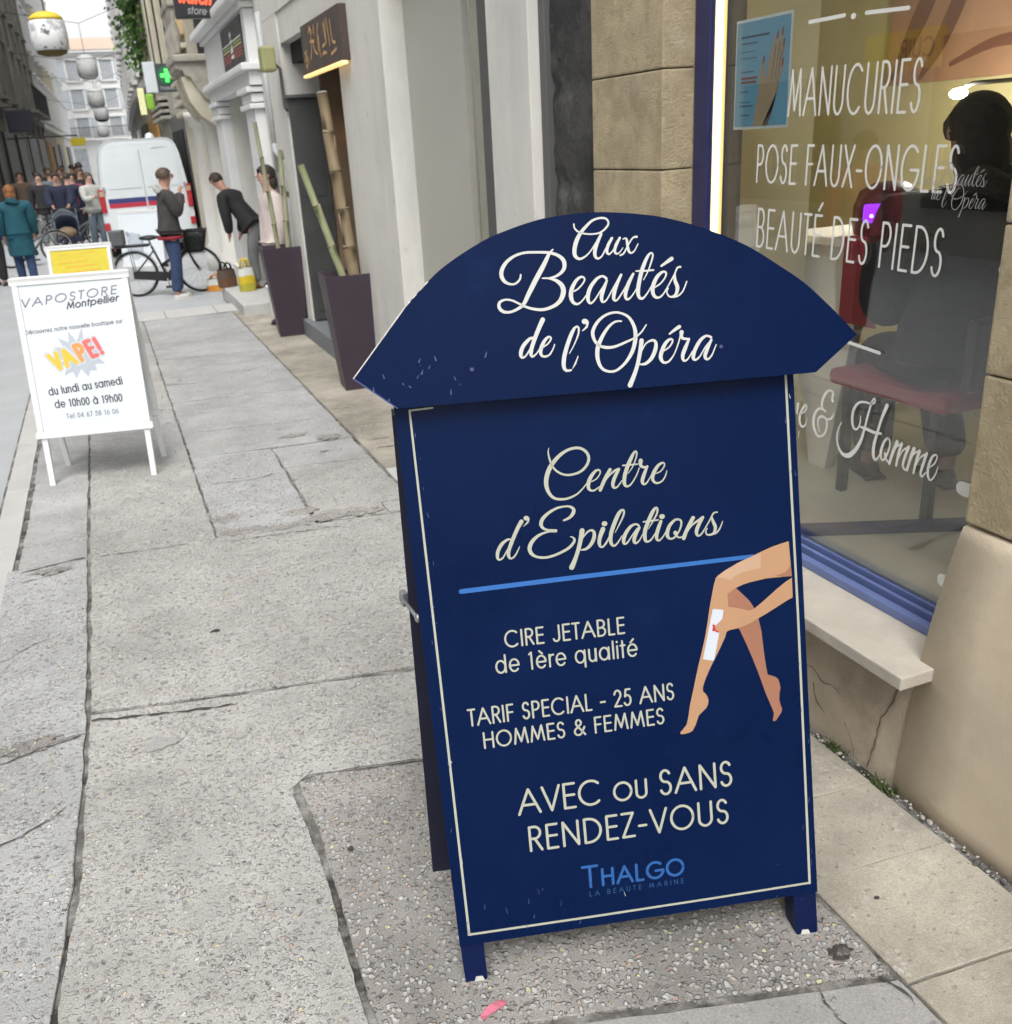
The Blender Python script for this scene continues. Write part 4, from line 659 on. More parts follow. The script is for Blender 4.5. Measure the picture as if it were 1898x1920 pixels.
for x, y in ((.545, .63), (.785, .835), (.87, .86), (.905, .755), (.9, .585)): b.ribbon([(*yz(x-.01, y-.03), .006), (*yz(x+.005, y+.025), .005)], pfn, MATS['nail_red'], .0014)
part('nail_picture', b, po)
b = B(); rr = random.Random(2)
for k, (y, x0, x1, h_) in enumerate([(.86, .10, .62, .010), (.80, .10, .40, .006), (.72, .1, .36, .004), (.66, .1, .40, .004), (.53, .12, .36, .006), (.47, .12, .42, .010), (.43, .12, .40, .010), (.34, .1, .26, .005), (.24, .1, .3, .004), (.20, .1, .36, .006), (.11, .12, .3, .006)]):
    x = x0
    while x < x1: 
        l = rr.uniform(.02, .05); b.ribbon([(*yz(x, y), h_*.6), (*yz(min(x1, x+l), y), h_*.6)], pfn, MATS['nail_red' if k in (5, 6) else 'poster_ink'], .0007); x += l+.014
part('small_print', b, po)

# furniture
M('chair_red', (.30, .03, .055), .5, .08); M('lacquer_black', (.015, .015, .016), .35, .1); M('table_white', (.80, .80, .77), .5, .04); M('uv_purple', (.1, .02, .3), .4, emis=(.22, .02, 1.0), estr=1.2); M('uv_hot', (1, .5, 1), .4, emis=(.75, .3, 1.0), estr=7)
ch = thing('salon_chair', 'red seated salon chair on dark legs just inside the window', 'chair', (2.52, 2.36, .44))
part('seat', B().box(2.26, 2.78, 2.10, 2.62, .825, .885, MATS['chair_red'], .028), ch)
part('backrest', B().box(2.30, 2.74, 2.055, 2.10, .90, 1.12, MATS['lacquer_black'], .02), ch)
for x, y in ((2.30, 2.16), (2.30, 2.55), (2.73, 2.16), (2.73, 2.55)): part('leg', B().box(x-.015, x+.015, y-.015, y+.015, .441, .827, MATS['lacquer_black'], .004), ch)
tb = thing('manicure_table', 'white manicure table with a tapered panel leg inside the window', 'table', (2.75, 2.9, .44))
part('tabletop', B().box(2.36, 3.12, 2.50, 3.06, 1.27, 1.30, MATS['table_white'], .006), tb)
for x in (2.40, 3.04): part('leg', B().prism([(3.04, 1.269), (2.62, 1.269), (2.76, .441), (2.85, .441)], lambda a, c, d: (x+d, a, c), 0, .04, MATS['table_white']), tb)
tw = B(); tv = [(2.352, 2.51+.015*math.sin(k*1.3)+k*.015, z) for z in (1.02, 1.16, 1.308) for k in range(12)]; tv += [(2.62, 2.52+k*.015, 1.308) for k in range(12)]
tw.add(tv, [(r*12+k, r*12+k+1, r*12+13+k, r*12+12+k) for r in range(3) for k in range(11)], MATS['chair_red'], True)
single('towel', tw, 'dark red towel hanging over the edge of the white manicure table', 'towel', fix=False)
nl = thing('nail_lamp', 'small black nail lamp with glowing purple lights on the manicure table', 'lamp', (2.50, 2.66, 1.31))
LC = Vector((2.50, 2.66, 1.3095))
part('housing', B().lathe([(.105, 0), (.112, .03), (.112, .09), (.095, .14), (.05, .165), (0, .17)], LC, MATS['lacquer_black'], 22), nl)
LT = Matrix.Translation(LC) @ Matrix.Rotation(R(-38), 4, 'Z')
part('light_slot', B().box(-.085, .085, -.120, -.09, .045, .105, MATS['uv_purple'], .01, LT), nl)
for k, (x, z) in enumerate(((-.06, .068), (-.04, .066), (-.02, .085), (.0, .08), (.008, .074), (.045, .07), (.05, .088))): part('light_spot', B().ball(LT @ Vector((x, -.121, z)), .0055 if k not in (3, 4) else .008, MATS['uv_hot'], 8), nl)
M('pic_skin', (.42, .24, .15), .7, .15, 5); M('pic_dark', (.20, .09, .06), .7, .15, 5)
pi_ = thing('wall_picture', 'warm brown close-up picture of hands hung high in the salon', 'picture', (3.39, 3.2, 2.1))
part('picture_panel', B().box(3.36, 3.398, 2.55, 3.66, 1.80, 2.50, MATS['pic_skin'], .006), pi_)
b = B(); wf = lambda a, c, d: (3.3595-d, a, c)
for k, st in enumerate([[(3.62, 1.83, .02), (3.52, 2.0, .08), (3.42, 2.2, .08), (3.36, 2.46, .05)], [(3.46, 1.82, .02), (3.36, 1.96, .07), (3.25, 2.2, .07), (3.2, 2.46, .05)], [(3.3, 1.86, .02), (3.1, 1.92, .04), (2.9, 1.93, .05), (2.6, 1.98, .05)], [(3.1, 2.1, .02), (2.9, 2.14, .05), (2.6, 2.2, .06)]]): b.ribbon(cr_curve(st, .04), wf, MATS['pic_dark'], .001+.0003*k)
part('finger_picture', b, pi_)
M('spot_white', (1, 1, 1), .5, 0, emis=(1, .93, .80), estr=480)
sl = thing('spot_lamp', 'small bright white spot lamp on the salon wall', 'lamp', (2.9, 2.8, 1.74)); part('bulb', B().ball((2.90, 2.80, 1.739), .022, MATS['spot_white'], 10, (1, 1.6, .8)), sl); part('bracket', B().tube([(3.399, 2.80, 1.78), (2.96, 2.80, 1.77), (2.905, 2.80, 1.752)], .008, MATS['dark_trim']), sl)
# fine script decal on the pane
bb = B()
for i, st in enumerate(STROKES['arch_script']):
    if i < 6: da, dc = -280, -80
    elif i < 19: da, dc = 0, 0
    else: da, dc = -40, 30
    q = [((a+da-60)*.00042, (c+dc-1380)*.00052, w_*.00036) for a, c, w_ in st]
    bb.ribbon(cr_curve(q, .002), lambda a, c, d: (1.8985-d, 1.93-a, 1.505+c), MATS['decal_grey'], .0005+.00003*(i % 12))
part('window_decal', bb, win)

# --- white house with the shuttered bay and the restaurant
bw = thing('white_house', 'white rendered house with a closed beige shutter bay and dark restaurant doorway', 'building', (1.75, 7, 0))
part('pilaster', B().box(1.72, 2.3, 3.856, 4.30, -.06, 2.80, MATS['white_render'], .006), bw)
part('pilaster', B().box(1.72, 2.3, 5.955, 7.06, -.06, 2.80, MATS['white_render'], .006), bw)
b = B(); b.box(1.72, 2.3, 3.856, 10.30, 2.803, 9.5, MATS['white_render']); b.box(1.72, 2.3, 9.16, 10.30, -.06, 2.80, MATS['white_render']); b.box(1.735, 2.3, 7.063, 9.157, 2.56, 2.80, MATS['white_render']); part('wall', b, bw)
b = B(); b.box(1.866, 1.9, 4.985, 5.953, .0, 2.80, MATS['grey_shutter']); part('shutter', b, bw)
b = B(); b.box(1.94, 2.0, 4.302, 4.985, .0, 2.80, MATS['black_gap']); b.box(1.862, 1.935, 4.74, 4.86, .0, 2.799, MATS['beige_trim'], .003); b.box(1.85, 1.935, 4.61, 4.735, .0, 2.799, MATS['dark_trim'], .003); part('shutter_rail', b, bw)
dr = part('entrance_door', B().box(1.735, 2.02, 9.10, 9.152, .175, 2.12, MATS['door_grey'], .004), bw)
part('door_panel', B().box(1.775, 1.985, 9.094, 9.099, .25, 1.22, MATS['door_grey'], .002).box(1.775, 1.985, 9.094, 9.099, 1.29, 2.05, MATS['door_grey'], .002), dr)
part('door_cap', B().box(1.70, 2.04, 9.07, 9.156, 2.122, 2.15, MATS['dark_trim'], .003), dr)
M('bistro_brown', (.19, .135, .085), .7, .2, 3, .2, 30); M('glow_orange', (1, .5, .2), .5, 0, emis=(1, .36, .12), estr=3.5)
b = B(); b.box(2.75, 2.8, 7.063, 9.157, .16, 2.56, MATS['bistro_brown']); b.box(2.0, 2.75, 7.10, 7.14, .16, 2.56, MATS['door_grey']); b.box(2.04, 2.75, 9.10, 9.157, .16, 2.56, MATS['bistro_brown']); b.box(1.82, 2.75, 7.063, 9.157, 2.40, 2.558, MATS['black_gap']); part('porch', b, bw)
b = B(); b.box(1.66, 2.75, 7.50, 9.36, -.05, .158, MATS['step_slate'], .006); part('doorstep', b, bw)
wl = thing('wall_lamp', 'tiny orange lamp glowing inside the restaurant doorway', 'lamp', (2.3, 9.0, 1.6))
part('bulb', B().ball((2.30, 9.02, 1.79), .03, MATS['glow_orange'], 12), wl); part('bracket', B().tube([(2.30, 9.1, 1.72), (2.30, 9.05, 1.72), (2.30, 9.02, 1.755)], .008, MATS['dark_trim']), wl)
b = B()
for y, z0, z1, x in ((9.62, 0, 1.62, 1.70), (9.9, 1.5, 2.9, 1.70)): b.tube([(x, y, z0), (x, y, z1)], .028, MATS['zinc'], 10)
b.tube([(1.70, 9.62, 1.62), (1.69, 9.68, 1.66), (1.69, 9.84, 1.70), (1.70, 9.9, 1.76)], .028, MATS['zinc'], 10)
for z in (.5, 1.3): b.box(1.66, 1.72, 9.58, 9.66, z, z+.035, MATS['dark_trim'], .004)
part('downpipe', b, bw)
M('lamp_olive', (.34, .34, .16), .5, .08); 
fl = thing('flood_lamp', 'olive square flood lamp on a bracket high on the white wall', 'lamp', (1.6, 9.1, 2.4))
part('lamp_head', B().box(1.54, 1.66, 9.03, 9.22, 2.34, 2.54, MATS['lamp_olive'], .02), fl)
part('bracket', B().tube([(1.66, 9.12, 2.40), (1.70, 9.12, 2.36), (1.70, 9.12, 2.05), (1.722, 9.12, 2.02)], .014, MATS['dark_trim']), fl)

# restaurant fascia sign
M('sign_brown', (.065, .045, .038), .45, .1, 5); M('gold_paint', (.62, .36, .13), .4, .1, 20); M('light_strip', (1, .8, .45), .5, 0, emis=(1, .62, .2), estr=.5)
sg = thing('fascia_sign', 'dark brown sign with gold brush characters and a lit strip over the restaurant door', 'sign', (1.68, 7.3, 2.25))
part('sign_board', B().box(1.665, 1.735, 6.70, 7.93, 2.225, 2.555, MATS['sign_brown'], .004), sg)
part('light_strip', B().box(1.655, 1.70, 6.70, 7.95, 2.202, 2.222, MATS['light_strip'], .003), sg)
b = B(); sf = lambda a, c, d: (1.664-d, 7.93-a, 2.225+c)
for st in ['8,9,2 14,12,2 18,8,3', '9,5,2 15,6,2', '12,15,1.5 12,3,1.5', '8,14,2 16,15,1.5', '30,26,2 34,29,3 38,25,2', '31,20,2 44,19,2.5', '36,25,1.5 33,14,2 28,9,2', '40,17,2 45,12,2 52,10,1.5', '46,24,2 47,28,3', '56,12,2 58,24,2 62,28,2', '60,20,2 60,8,2', '68,8,1.6 74,9,2 80,8,1.6', '70,13,2 78,14,2', '78,26,2 82,14,2 82,27,2', '88,28,2 92,12,2', '94,6,2 110,8,1.6', '98,26,2 100,14,2 108,12,2']:
    b.ribbon(cr_curve([(float(q.split(',')[0])/100, float(q.split(',')[1])/100, float(q.split(',')[2])/100) for q in st.split()], .02), sf, MATS['gold_paint'], .0006)
part('lettering', b, sg)

# --- white classical doorcase
bp_ = thing('portico_house', 'white house front with a classical doorcase and small sign frieze', 'building', (1.7, 12, 0))
b = B(); b.box(1.74, 2.3, 10.302, 10.95, -.06, 9.4, MATS['white_render']); b.box(1.74, 2.3, 13.0, 14.2, -.06, 9.4, MATS['white_render']); b.box(1.74, 2.3, 10.95, 13.0, 2.46, 9.4, MATS['white_render']); b.box(2.1, 2.3, 10.95, 13.0, -.06, 2.46, MATS['white_trim']); part('wall', b, bp_)
for y0, y1 in ((10.32, 10.92), (13.02, 13.62)):
    q = part('pilaster', B().box(1.62, 1.745, y0, y1, .32, 2.10, MATS['white_trim'], .01), bp_)
    part('capital', B().box(1.575, 1.745, y0-.04, y1+.04, 2.10, 2.15, MATS['white_trim'], .01).box(1.60, 1.745, y0-.02, y1+.02, 2.16, 2.24, MATS['white_trim'], .01).box(1.56, 1.745, y0-.05, y1+.05, 2.25, 2.30, MATS['white_trim'], .01), q)
    part('pedestal', B().box(1.59, 1.745, y0-.03, y1+.03, -.05, .26, MATS['white_trim'], .01).box(1.57, 1.745, y0-.05, y1+.05, .262, .315, MATS['white_trim'], .012), q)
b = B(); b.box(1.60, 1.745, 10.25, 13.7, 2.31, 2.44, MATS['white_trim'], .01); b.box(1.53, 1.745, 10.2, 13.75, 2.442, 2.51, MATS['white_trim'], .015)
b.box(1.62, 1.745, 10.25, 13.7, 2.512, 2.98, MATS['white_trim'], .01); b.box(1.58, 1.745, 10.2, 13.75, 2.985, 3.04, MATS['white_trim'], .012); b.box(1.48, 1.745, 10.1, 13.85, 3.042, 3.13, MATS['white_trim'], .02)
part('entablature', b, bp_)
part('doorstep', B().box(1.30, 2.1, 10.97, 12.98, -.05, .12, MATS['kerb_stone'], .01), bp_)
M('sign_charcoal', (.045, .047, .05), .45, .1, 6); M('s_green', (.35, .55, .12), .5); M('s_yellow', (.70, .62, .25), .5); M('s_red', (.50, .10, .08), .5)
fs = thing('frieze_sign', 'charcoal sign with white emblem and coloured stripes over the white doorcase', 'sign', (1.6, 11, 2.5))
part('sign_board', B().box(1.606, 1.622, 10.42, 11.92, 2.54, 2.955, MATS['sign_charcoal'], .003), fs)
b = B(); ff = lambda a, c, d: (1.605-d, 11.92-a, 2.54+c)
for k, (z, mt) in enumerate(((.235, 'white_letters'), (.205, 's_green'), (.175, 's_yellow'), (.135, 's_red'), (.105, 's_red'), (.075, 's_red'))):
    for a0, a1 in ((.06, .62), (.88, 1.44)): b.ribbon([(a0, z, .014), (a1, z, .014)], ff, MATS[mt], .0006)
part('stripe', b, fs)
b = B()
for st in ['70,30,5 78,31,5', '66,24,3 84,24,3', '74,27,4 74,18,4', '68,16,6 82,17,6', '66,10,3 84,10,4']: b.ribbon([tuple(float(v)/100 for v in q.split(',')) for q in st.split()], ff, MATS['white_letters'], .0009)
part('emblem', b, fs)

# --- ornate stone corner house with the balcony
bo = thing('ornate_house', 'weathered cream stone house with a carved balcony console and engaged column', 'building', (1.75, 17, 0))
b = B(); b.box(1.78, 2.4, 14.202, 19.6, -.1, 9.6, MATS['cream_stone']); part('wall', b, bo)
for i, (y, r_) in enumerate(((14.75, .16), (16.6, .16))): part('column', B().lathe([(r_*1.5, -.08), (r_*1.5, .22), (r_*1.25, .26), (r_*1.25, .34), (r_, .38), (r_*1.02, 1.0), (r_*.9, 2.1), (r_*1.2, 2.14), (r_*1.2, 2.22), (r_*1.5, 2.26), (r_*1.5, 2.34)], (1.74, y, 0), MATS['white_render'], 20), bo)
b = B()
prof = [(1.8, 2.08), (1.70, 2.10), (1.77, 2.16), (1.75, 2.24), (1.71, 2.30), (1.67, 2.33), (1.67, 2.38), (1.61, 2.42), (1.55, 2.50), (1.51, 2.58), (1.47, 2.62), (1.47, 2.67), (1.39, 2.70), (1.37, 2.76), (1.29, 2.79), (1.29, 2.86), (1.8, 2.86)]
b.prism(prof, lambda a, c, d: (a, d, c), 14.25, 15.45, MATS['old_stone']); 
for y in (14.3, 14.95): b.prism([(1.8, 1.72), (1.77, 1.74), (1.75, 1.84), (1.77, 1.98), (1.69, 2.08), (1.53, 2.20), (1.41, 2.38), (1.37, 2.55), (1.34, 2.69), (1.8, 2.69)], lambda a, c, d: (a, d, c), y, y+.42, MATS['cream_stone'])
part('console', b, bo)
b = B(); b.box(1.27, 1.8, 14.2, 15.5, 2.862, 2.95, MATS['old_stone'], .02); b.box(1.30, 1.42, 14.25, 15.45, 3.52, 3.62, MATS['old_stone'], .02)
for k in range(5): b.lathe([(.05, 0), (.03, .06), (.065, .2), (.055, .3), (.025, .42), (.05, .5), (.05, .57)], (1.36, 14.35+k*.26, 2.95), MATS['old_stone'], 12)
part('balcony', b, bo)
part('window', B().box(1.765, 1.79, 14.5, 15.7, 2.96, 4.9, MATS['black_gap']), bo)
b = B()
for k in range(7): b.box(1.62-.012*(k % 2), 1.80, 17.3, 19.3, 2.35+.16*k, 2.43+.16*k, MATS['cream_stone'], .02)
part('cornice', b, bo)
part('upper_bay', B().box(1.66, 1.79, 17.3, 18.8, 3.5, 9.4, MATS['ochre_stone'], .02), bo)
# projecting watch shop sign
M('sign_black', (.018, .018, .024), .4, .1); M('letter_red', (.62, .07, .03), .5, emis=(1, .12, .04), estr=.5); M('letter_grey', (.30, .30, .31), .5)
ws = thing('hanging_sign', 'black projecting shop sign with red and grey lettering beside the white doorcase', 'sign', (1.4, 11.5, 3.0))
WY = 11.5; part('sign_board', B().box(1.13, 1.60, WY, WY+.10, 3.05, 3.62, MATS['sign_black'], .01), ws)
b = B(); pen_text(b, 'watch', 1.17, 1.50, 3.205, 3.175, .15, .026, lambda a, c, d: (a, WY-d-.001, c), MATS['letter_red'], .1, .2); part('lettering', b, ws)
b = B(); pen_text(b, 'store', 1.25, 1.44, 3.095, 3.08, .062, .011, lambda a, c, d: (a, WY-d-.001, c), MATS['letter_grey'], .1, .2); part('lettering', b, ws)
part('bracket', B().tube([(1.45, WY+.05, 3.62), (1.45, WY+.05, 3.75), (1.745, WY+.05, 3.75)], .02, MATS['dark_trim']), ws)

# --- dark shopfront house beyond, pharmacy sign
bd = thing('dark_shop_house', 'grey stone house with dark shopfront behind the white van', 'building', (1.9, 23, 0))
b = B(); b.box(1.86, 2.6, 19.602, 27.0, -.1, 9.6, MATS['old_stone']); part('wall', b, bd)
part('shopfront', B().box(1.80, 1.862, 20.2, 23.2, 0, 2.5, MATS['dark_trim'], .02).box(1.78, 1.80, 20.4, 21.6, .4, 2.2, MATS['black_gap']).box(1.78, 1.80, 21.8, 23.0, .4, 2.2, MATS['black_gap']), bd)
b = B()
for k in range(4): b.box(1.66, 1.862, 23.6, 26.8, 2.5+.13*k, 2.57+.13*k, MATS['old_stone'], .01)
part('cornice', b, bd)
for k, y in enumerate((20.6, 22.6, 24.6)):
    wd = part('window', B().box(1.84, 1.87, y, y+1.0, 3.6, 5.6, MATS['black_gap']), bd); part('window_frame', B().box(1.80, 1.872, y-.1, y-.002, 3.5, 5.7, MATS['cream_stone'], .01).box(1.80, 1.872, y+1.002, y+1.1, 3.5, 5.7, MATS['cream_stone'], .01).box(1.78, 1.872, y-.1, y+1.1, 5.702, 5.82, MATS['cream_stone'], .01), wd)
M('cross_green', (.05, .6, .05), .5, 0, emis=(.05, 1, .08), estr=1.6); M('disc_green', (.03, .16, .08), .4); M('panel_petrol', (.05, .065, .075), .5, .1); M('panel_white', (.62, .66, .70), .6, .05); M('lime', (.25, .48, .05), .5, .1, 6); M('pale_yellow', (.80, .80, .45), .6, .1, 20)
ps = thing('pharmacy_sign', 'dark projecting pharmacy sign with a lit green cross in a disc', 'sign', (1.7, 20, 3.0))
PY = 20.0; part('sign_board', B().box(1.44, 1.80, PY, PY+.14, 2.84, 3.32, MATS['panel_petrol'], .01), ps)
b = B(); b.prism([(1.62+.155*math.cos(6.283*k/28), 3.115+.155*math.sin(6.283*k/28)) for k in range(28)], lambda a, c, d: (a, PY-d, c), .001, .012, MATS['disc_green']); part('disc', b, ps)
b = B(); b.box(1.595, 1.655, PY-.02, PY-.0125, 3.005, 3.225, MATS['cross_green']); b.box(1.515, 1.594, PY-.02, PY-.0125, 3.085, 3.145, MATS['cross_green']); b.box(1.656, 1.725, PY-.02, PY-.0125, 3.085, 3.145, MATS['cross_green']); part('cross', b, ps)
b = B(); pen_text(b, 'PHARMACIE', 1.48, 1.76, 2.885, 2.87, .05, .008, lambda a, c, d: (a, PY-d, c), MATS['letter_grey'], .15); part('lettering', b, ps)
fp = thing('flag_sign', 'pale blue white stepped panel sign under the pharmacy cross', 'sign', (1.6, 22.5, 3))
part('sign_board', B().box(1.38, 1.62, 22.5, 22.6, 2.98, 3.56, MATS['panel_white'], .01).box(1.622, 1.86, 22.5, 22.6, 2.98, 3.08, MATS['panel_white'], .01), fp)
ls = thing('lime_sign', 'lime green rounded sign with pale yellow strip beyond the pharmacy sign', 'sign', (1.5, 24, 2.8))
part('sign_board', B().box(1.42, 1.60, 24.0, 24.1, 2.72, 3.05, MATS['lime'], .05), ls); part('side_strip', B().box(1.27, 1.41, 23.98, 24.1, 2.62, 3.16, MATS['pale_yellow'], .02), ls); part('bracket', B().tube([(1.6, 24.05, 2.9), (1.86, 24.05, 2.9)], .03, MATS['dark_trim']), ls)
# ------------------------------------------------------------------ houses on the left side and at the end of the street
M('soot_wall', (.21, .195, .165), .9, .25, 1.2, .5, 12, stain=[((.07, .066, .06), .9, .5, .68, .25), ((.25, .24, .21), 1.6, .58, .75)])
M('soot_trim', (.30, .285, .25), .9, .25, 2, .4, 20)
M('ash_wall', (.42, .41, .38), .9, .15, .9, .3, 12, stain=[((.2, .195, .18), .8, .52, .72, .3)])
M('butter_wall', (.56, .50, .34), .9, .12, .8); M('pearl_wall', (.74, .74, .72), .9, .10, .7, stain=[((.42, .43, .43), .7, .55, .75)]); M('pale_wall', (.76, .76, .74), .9, .10, .7, stain=[((.48, .48, .47), .8, .56, .75)])
M('pale_trim', (.78, .78, .77), .8, .06); M('window_dark', (.03, .034, .04), .15, .2); M('window_grey', (.40, .42, .44), .15, .2); M('shutter_blue', (.52, .56, .59), .6, .1); M('awning_blue', (.05, .12, .35), .6)
M('roof_tile', (.44, .34, .27), .9, .18, 8, .5, 30); M('iron', (.02, .02, .022), .5, .1); M('shop_dark', (.028, .028, .028), .35, .2); M('shop_ochre', (.42, .24, .07), .6, .2); M('sign_yellow', (.70, .56, .03), .5, .05); M('ink_black', (.02, .02, .02), .5)

def facade(label, p0, p1, H, wall, trim, storeys, cols, name='house', depth=3.0, win='window_dark', ground=None, roof=None, sh=None, balc=(), group=None, corn=True, first=3.6, pil=False):
    """a house front between p0 and p1 (street face to the left of p0->p1 when seen from above)"""
    if abs(p0[1]-p1[1]) > 1: p0, p1 = p1, p0
    P0 = Vector((*p0, 0)); P1 = Vector((*p1, 0)); L = (P1-P0).length; u = (P1-P0)/L; n = Vector((u.y, -u.x, 0))
    fn = lambda a, c, d: P0+u*a+Vector((0, 0, c))+n*d
    t = thing(name, label, 'house', tuple(P0+u*L/2), 0, group)
    def bx(b, a0, a1, c0, c1, d0, d1, mt):
        vs = [fn(a, c, d) for c in (c0, c1) for d in (d0, d1) for a in (a0, a1)]
        b.add(vs, [(0, 2, 3, 1), (4, 5, 7, 6), (0, 1, 5, 4), (2, 6, 7, 3), (0, 4, 6, 2), (1, 3, 7, 5)], MATS[mt])
        return b
    w_ = part('wall', bx(B(), 0, L, -.1, H, -depth, 0, wall), t)
    sh_h = (H-first-.5)/storeys; cw = L/cols
    for s_ in range(storeys):
        for c_ in range(cols):
            a0 = cw*(c_+.5)-.5; c0 = first+.45+sh_h*s_; c1 = c0+min(1.9, sh_h*.68)
            f = part('window', bx(bx(bx(B(), a0-.13, a0, c0-.05, c1, 0.002, .10, trim), a0+1, a0+1.13, c0-.05, c1, .002, .10, trim), a0-.17, a0+1.17, c1+.002, c1+.16, .002, .16, trim), t)
            bx2 = bx(B(), a0+.002, a0+.998, c0, c1, .003, .03, win); part('pane', bx2, f)
            part('sill', bx(B(), a0-.18, a0+1.18, c0-.15, c0-.052, .002, .18, trim), f)
            if sh:
                part('shutter', bx(B(), a0-.68, a0-.14, c0, c1, .003, .06, sh), f); part('shutter', bx(B(), a0+1.14, a0+1.68, c0, c1, .003, .06, sh), f)
        if s_ in balc:
            c0 = first+.28+sh_h*s_; b = bx(B(), L*.12, L*.88, c0-.12, c0, .19, .60, trim)
            k = L*.12
            while k < L*.88: bx(b, k, k+.03, c0, c0+.9, .56, .59, 'iron'); k += .16
            bx(b, L*.12, L*.88, c0+.9, c0+.95, .54, .60, 'iron'); part('balcony', b, t)
    if corn:
        b = bx(bx(bx(B(), -.02, L+.02, H-.55, H-.40, .002, .14, trim), -.02, L+.02, H-.398, H-.2, .002, .28, trim), -.02, L+.02, H-.198, H, .002, .45, trim); part('cornice', b, t)
        part('string_course', bx(B(), 0, L, first-.12, first+.1, .002, .16, trim), t)
    if pil:
        for k in range(cols+1):
            a_ = min(max(cw*k, .25), L-.25); pb = bx(B(), a_-.22, a_+.22, 0, H-.56, .002, .07, trim); bx(pb, a_-.30, a_+.30, first-.3, first-.12, .002, .13, trim); bx(pb, a_-.28, a_+.28, 0, .6, .002, .12, trim); part('pilaster', pb, t)
    for (kind, a0, a1, c0, c1, mt) in (ground or []):
        part(kind, bx(B(), a0, a1, c0, c1, .003, .08 if kind != 'awning' else 1.0, mt), t)
    if roof:
        b = B(); b.prism([(.5, H+.002), (-depth, H+depth*.42), (-depth, H+.002)], lambda a, c, d: fn(d, c, a), 0, L, MATS[roof]); part('roof', b, t)
    return t, fn, bx

# near opposite houses (mirrored in the shop window)
t, fn, bx = facade('grey stone house opposite the salon with a yellow leather shop sign', (-6.2, 20), (-6.2, 5.5), 9.5, 'ash_wall', 'pale_trim', 2, 5, ground=[('shop_window', 6.2, 8.4, .5, 2.2, 'shop_dark'), ('shop_window', 9.6, 11.6, .4, 2.5, 'shop_dark'), ('door', 12.4, 13.6, 0, 2.4, 'shop_dark'), ('shop_window', 1, 4.5, .5, 2.5, 'shop_dark')])
sgn = thing('shop_sign', 'yellow leather shop sign on the house opposite the salon window', 'sign', (-6.1, 10.5, 2.4))
part('sign_board', B().box(-6.18, -6.08, 9.9, 11.2, 2.16, 2.62, MATS['sign_yellow'], .01), sgn)
b = B(); pen_text(b, 'CUIR', -10.55, -10.0, 2.30, 2.30, .2, .035, lambda a, c, d: (-6.079+d, -a, c), MATS['ink_black'], .15) if 0 else pen_text(b, 'CUIR', 10.0, 10.55, 2.30, 2.30, .2, .035, lambda a, c, d: (-6.079+d, a, c), MATS['ink_black'], .15); part('lettering', b, sgn)
facade('white plastered house opposite the pavement near the camera', (-6.2, 5.5), (-6.2, -9), 9.8, 'pearl_wall', 'pale_trim', 2, 5, ground=[('shop_window', 1, 4, .3, 2.6, 'shop_dark'), ('door', 5, 6.2, 0, 2.4, 'shop_dark'), ('shop_window', 7.5, 12, .4, 2.6, 'window_grey')])
# the long left row, sooty first and paler further on
row = [(-6.2, 26.4), (-2.55, 26.5)]
lx = lambda y: -2.65+(y-26)*.0245
facade('sooty dark stone house at the left edge of the view', (lx(44), 44), (lx(26.5), 26.5), 15, 'soot_wall', 'soot_trim', 3, 5, depth=4, ground=[('shop_window', 1, 4, .3, 2.8, 'shop_dark'), ('door', 6, 7.4, 0, 2.7, 'shop_dark'), ('shop_window', 9, 12, .3, 2.8, 'shop_dark'), ('shop_window', 13.5, 16.5, .3, 2.8, 'shop_dark')], pil=True, balc=(1,))
facade('dark stone house with iron balconies beside the sooty corner house', (lx(56), 56), (lx(44.05), 44.05), 14.2, 'soot_wall', 'soot_trim', 3, 4, depth=4, ground=[('shop_window', 1, 5, .3, 2.9, 'shop_dark'), ('shop_window', 6.5, 10.5, .3, 2.9, 'shop_dark')], balc=(0, 2), pil=True)
facade('grey house with butter yellow ground floor along the left row', (lx(67), 67), (lx(56.05), 56.05), 13.6, 'ash_wall', 'pale_trim', 3, 4, depth=4, ground=[('shop_window', 1, 4.6, .3, 2.9, 'shop_ochre'), ('door', 6, 7.4, 0, 2.7, 'shop_dark')])
facade('butter coloured house between grey fronts in the left row', (lx(78), 78), (lx(67.05), 67.05), 14, 'butter_wall', 'pale_trim', 3, 4, depth=4, ground=[('shop_window', 1, 5, .3, 2.9, 'shop_dark')], win='window_grey')
facade('pale pearl house last of the left row', (lx(92), 92), (lx(78.05), 78.05), 15.5, 'pearl_wall', 'pale_trim', 3, 5, depth=4, ground=[('shop_window', 1, 6, .3, 2.9, 'shop_dark')], win='window_grey')
# end of the street
facade('pale house with blue grey shutters closing the end of the street', (-4, 96), (7, 96), 10.7, 'pearl_wall', 'pale_trim', 3, 4, roof='roof_tile', sh='shutter_blue', win='window_grey', balc=(0,), ground=[('shop_window', 1, 4, .3, 2.9, 'window_grey'), ('awning', 5.4, 9.5, 2.5, 2.9, 'pale_wall')], first=3.4)
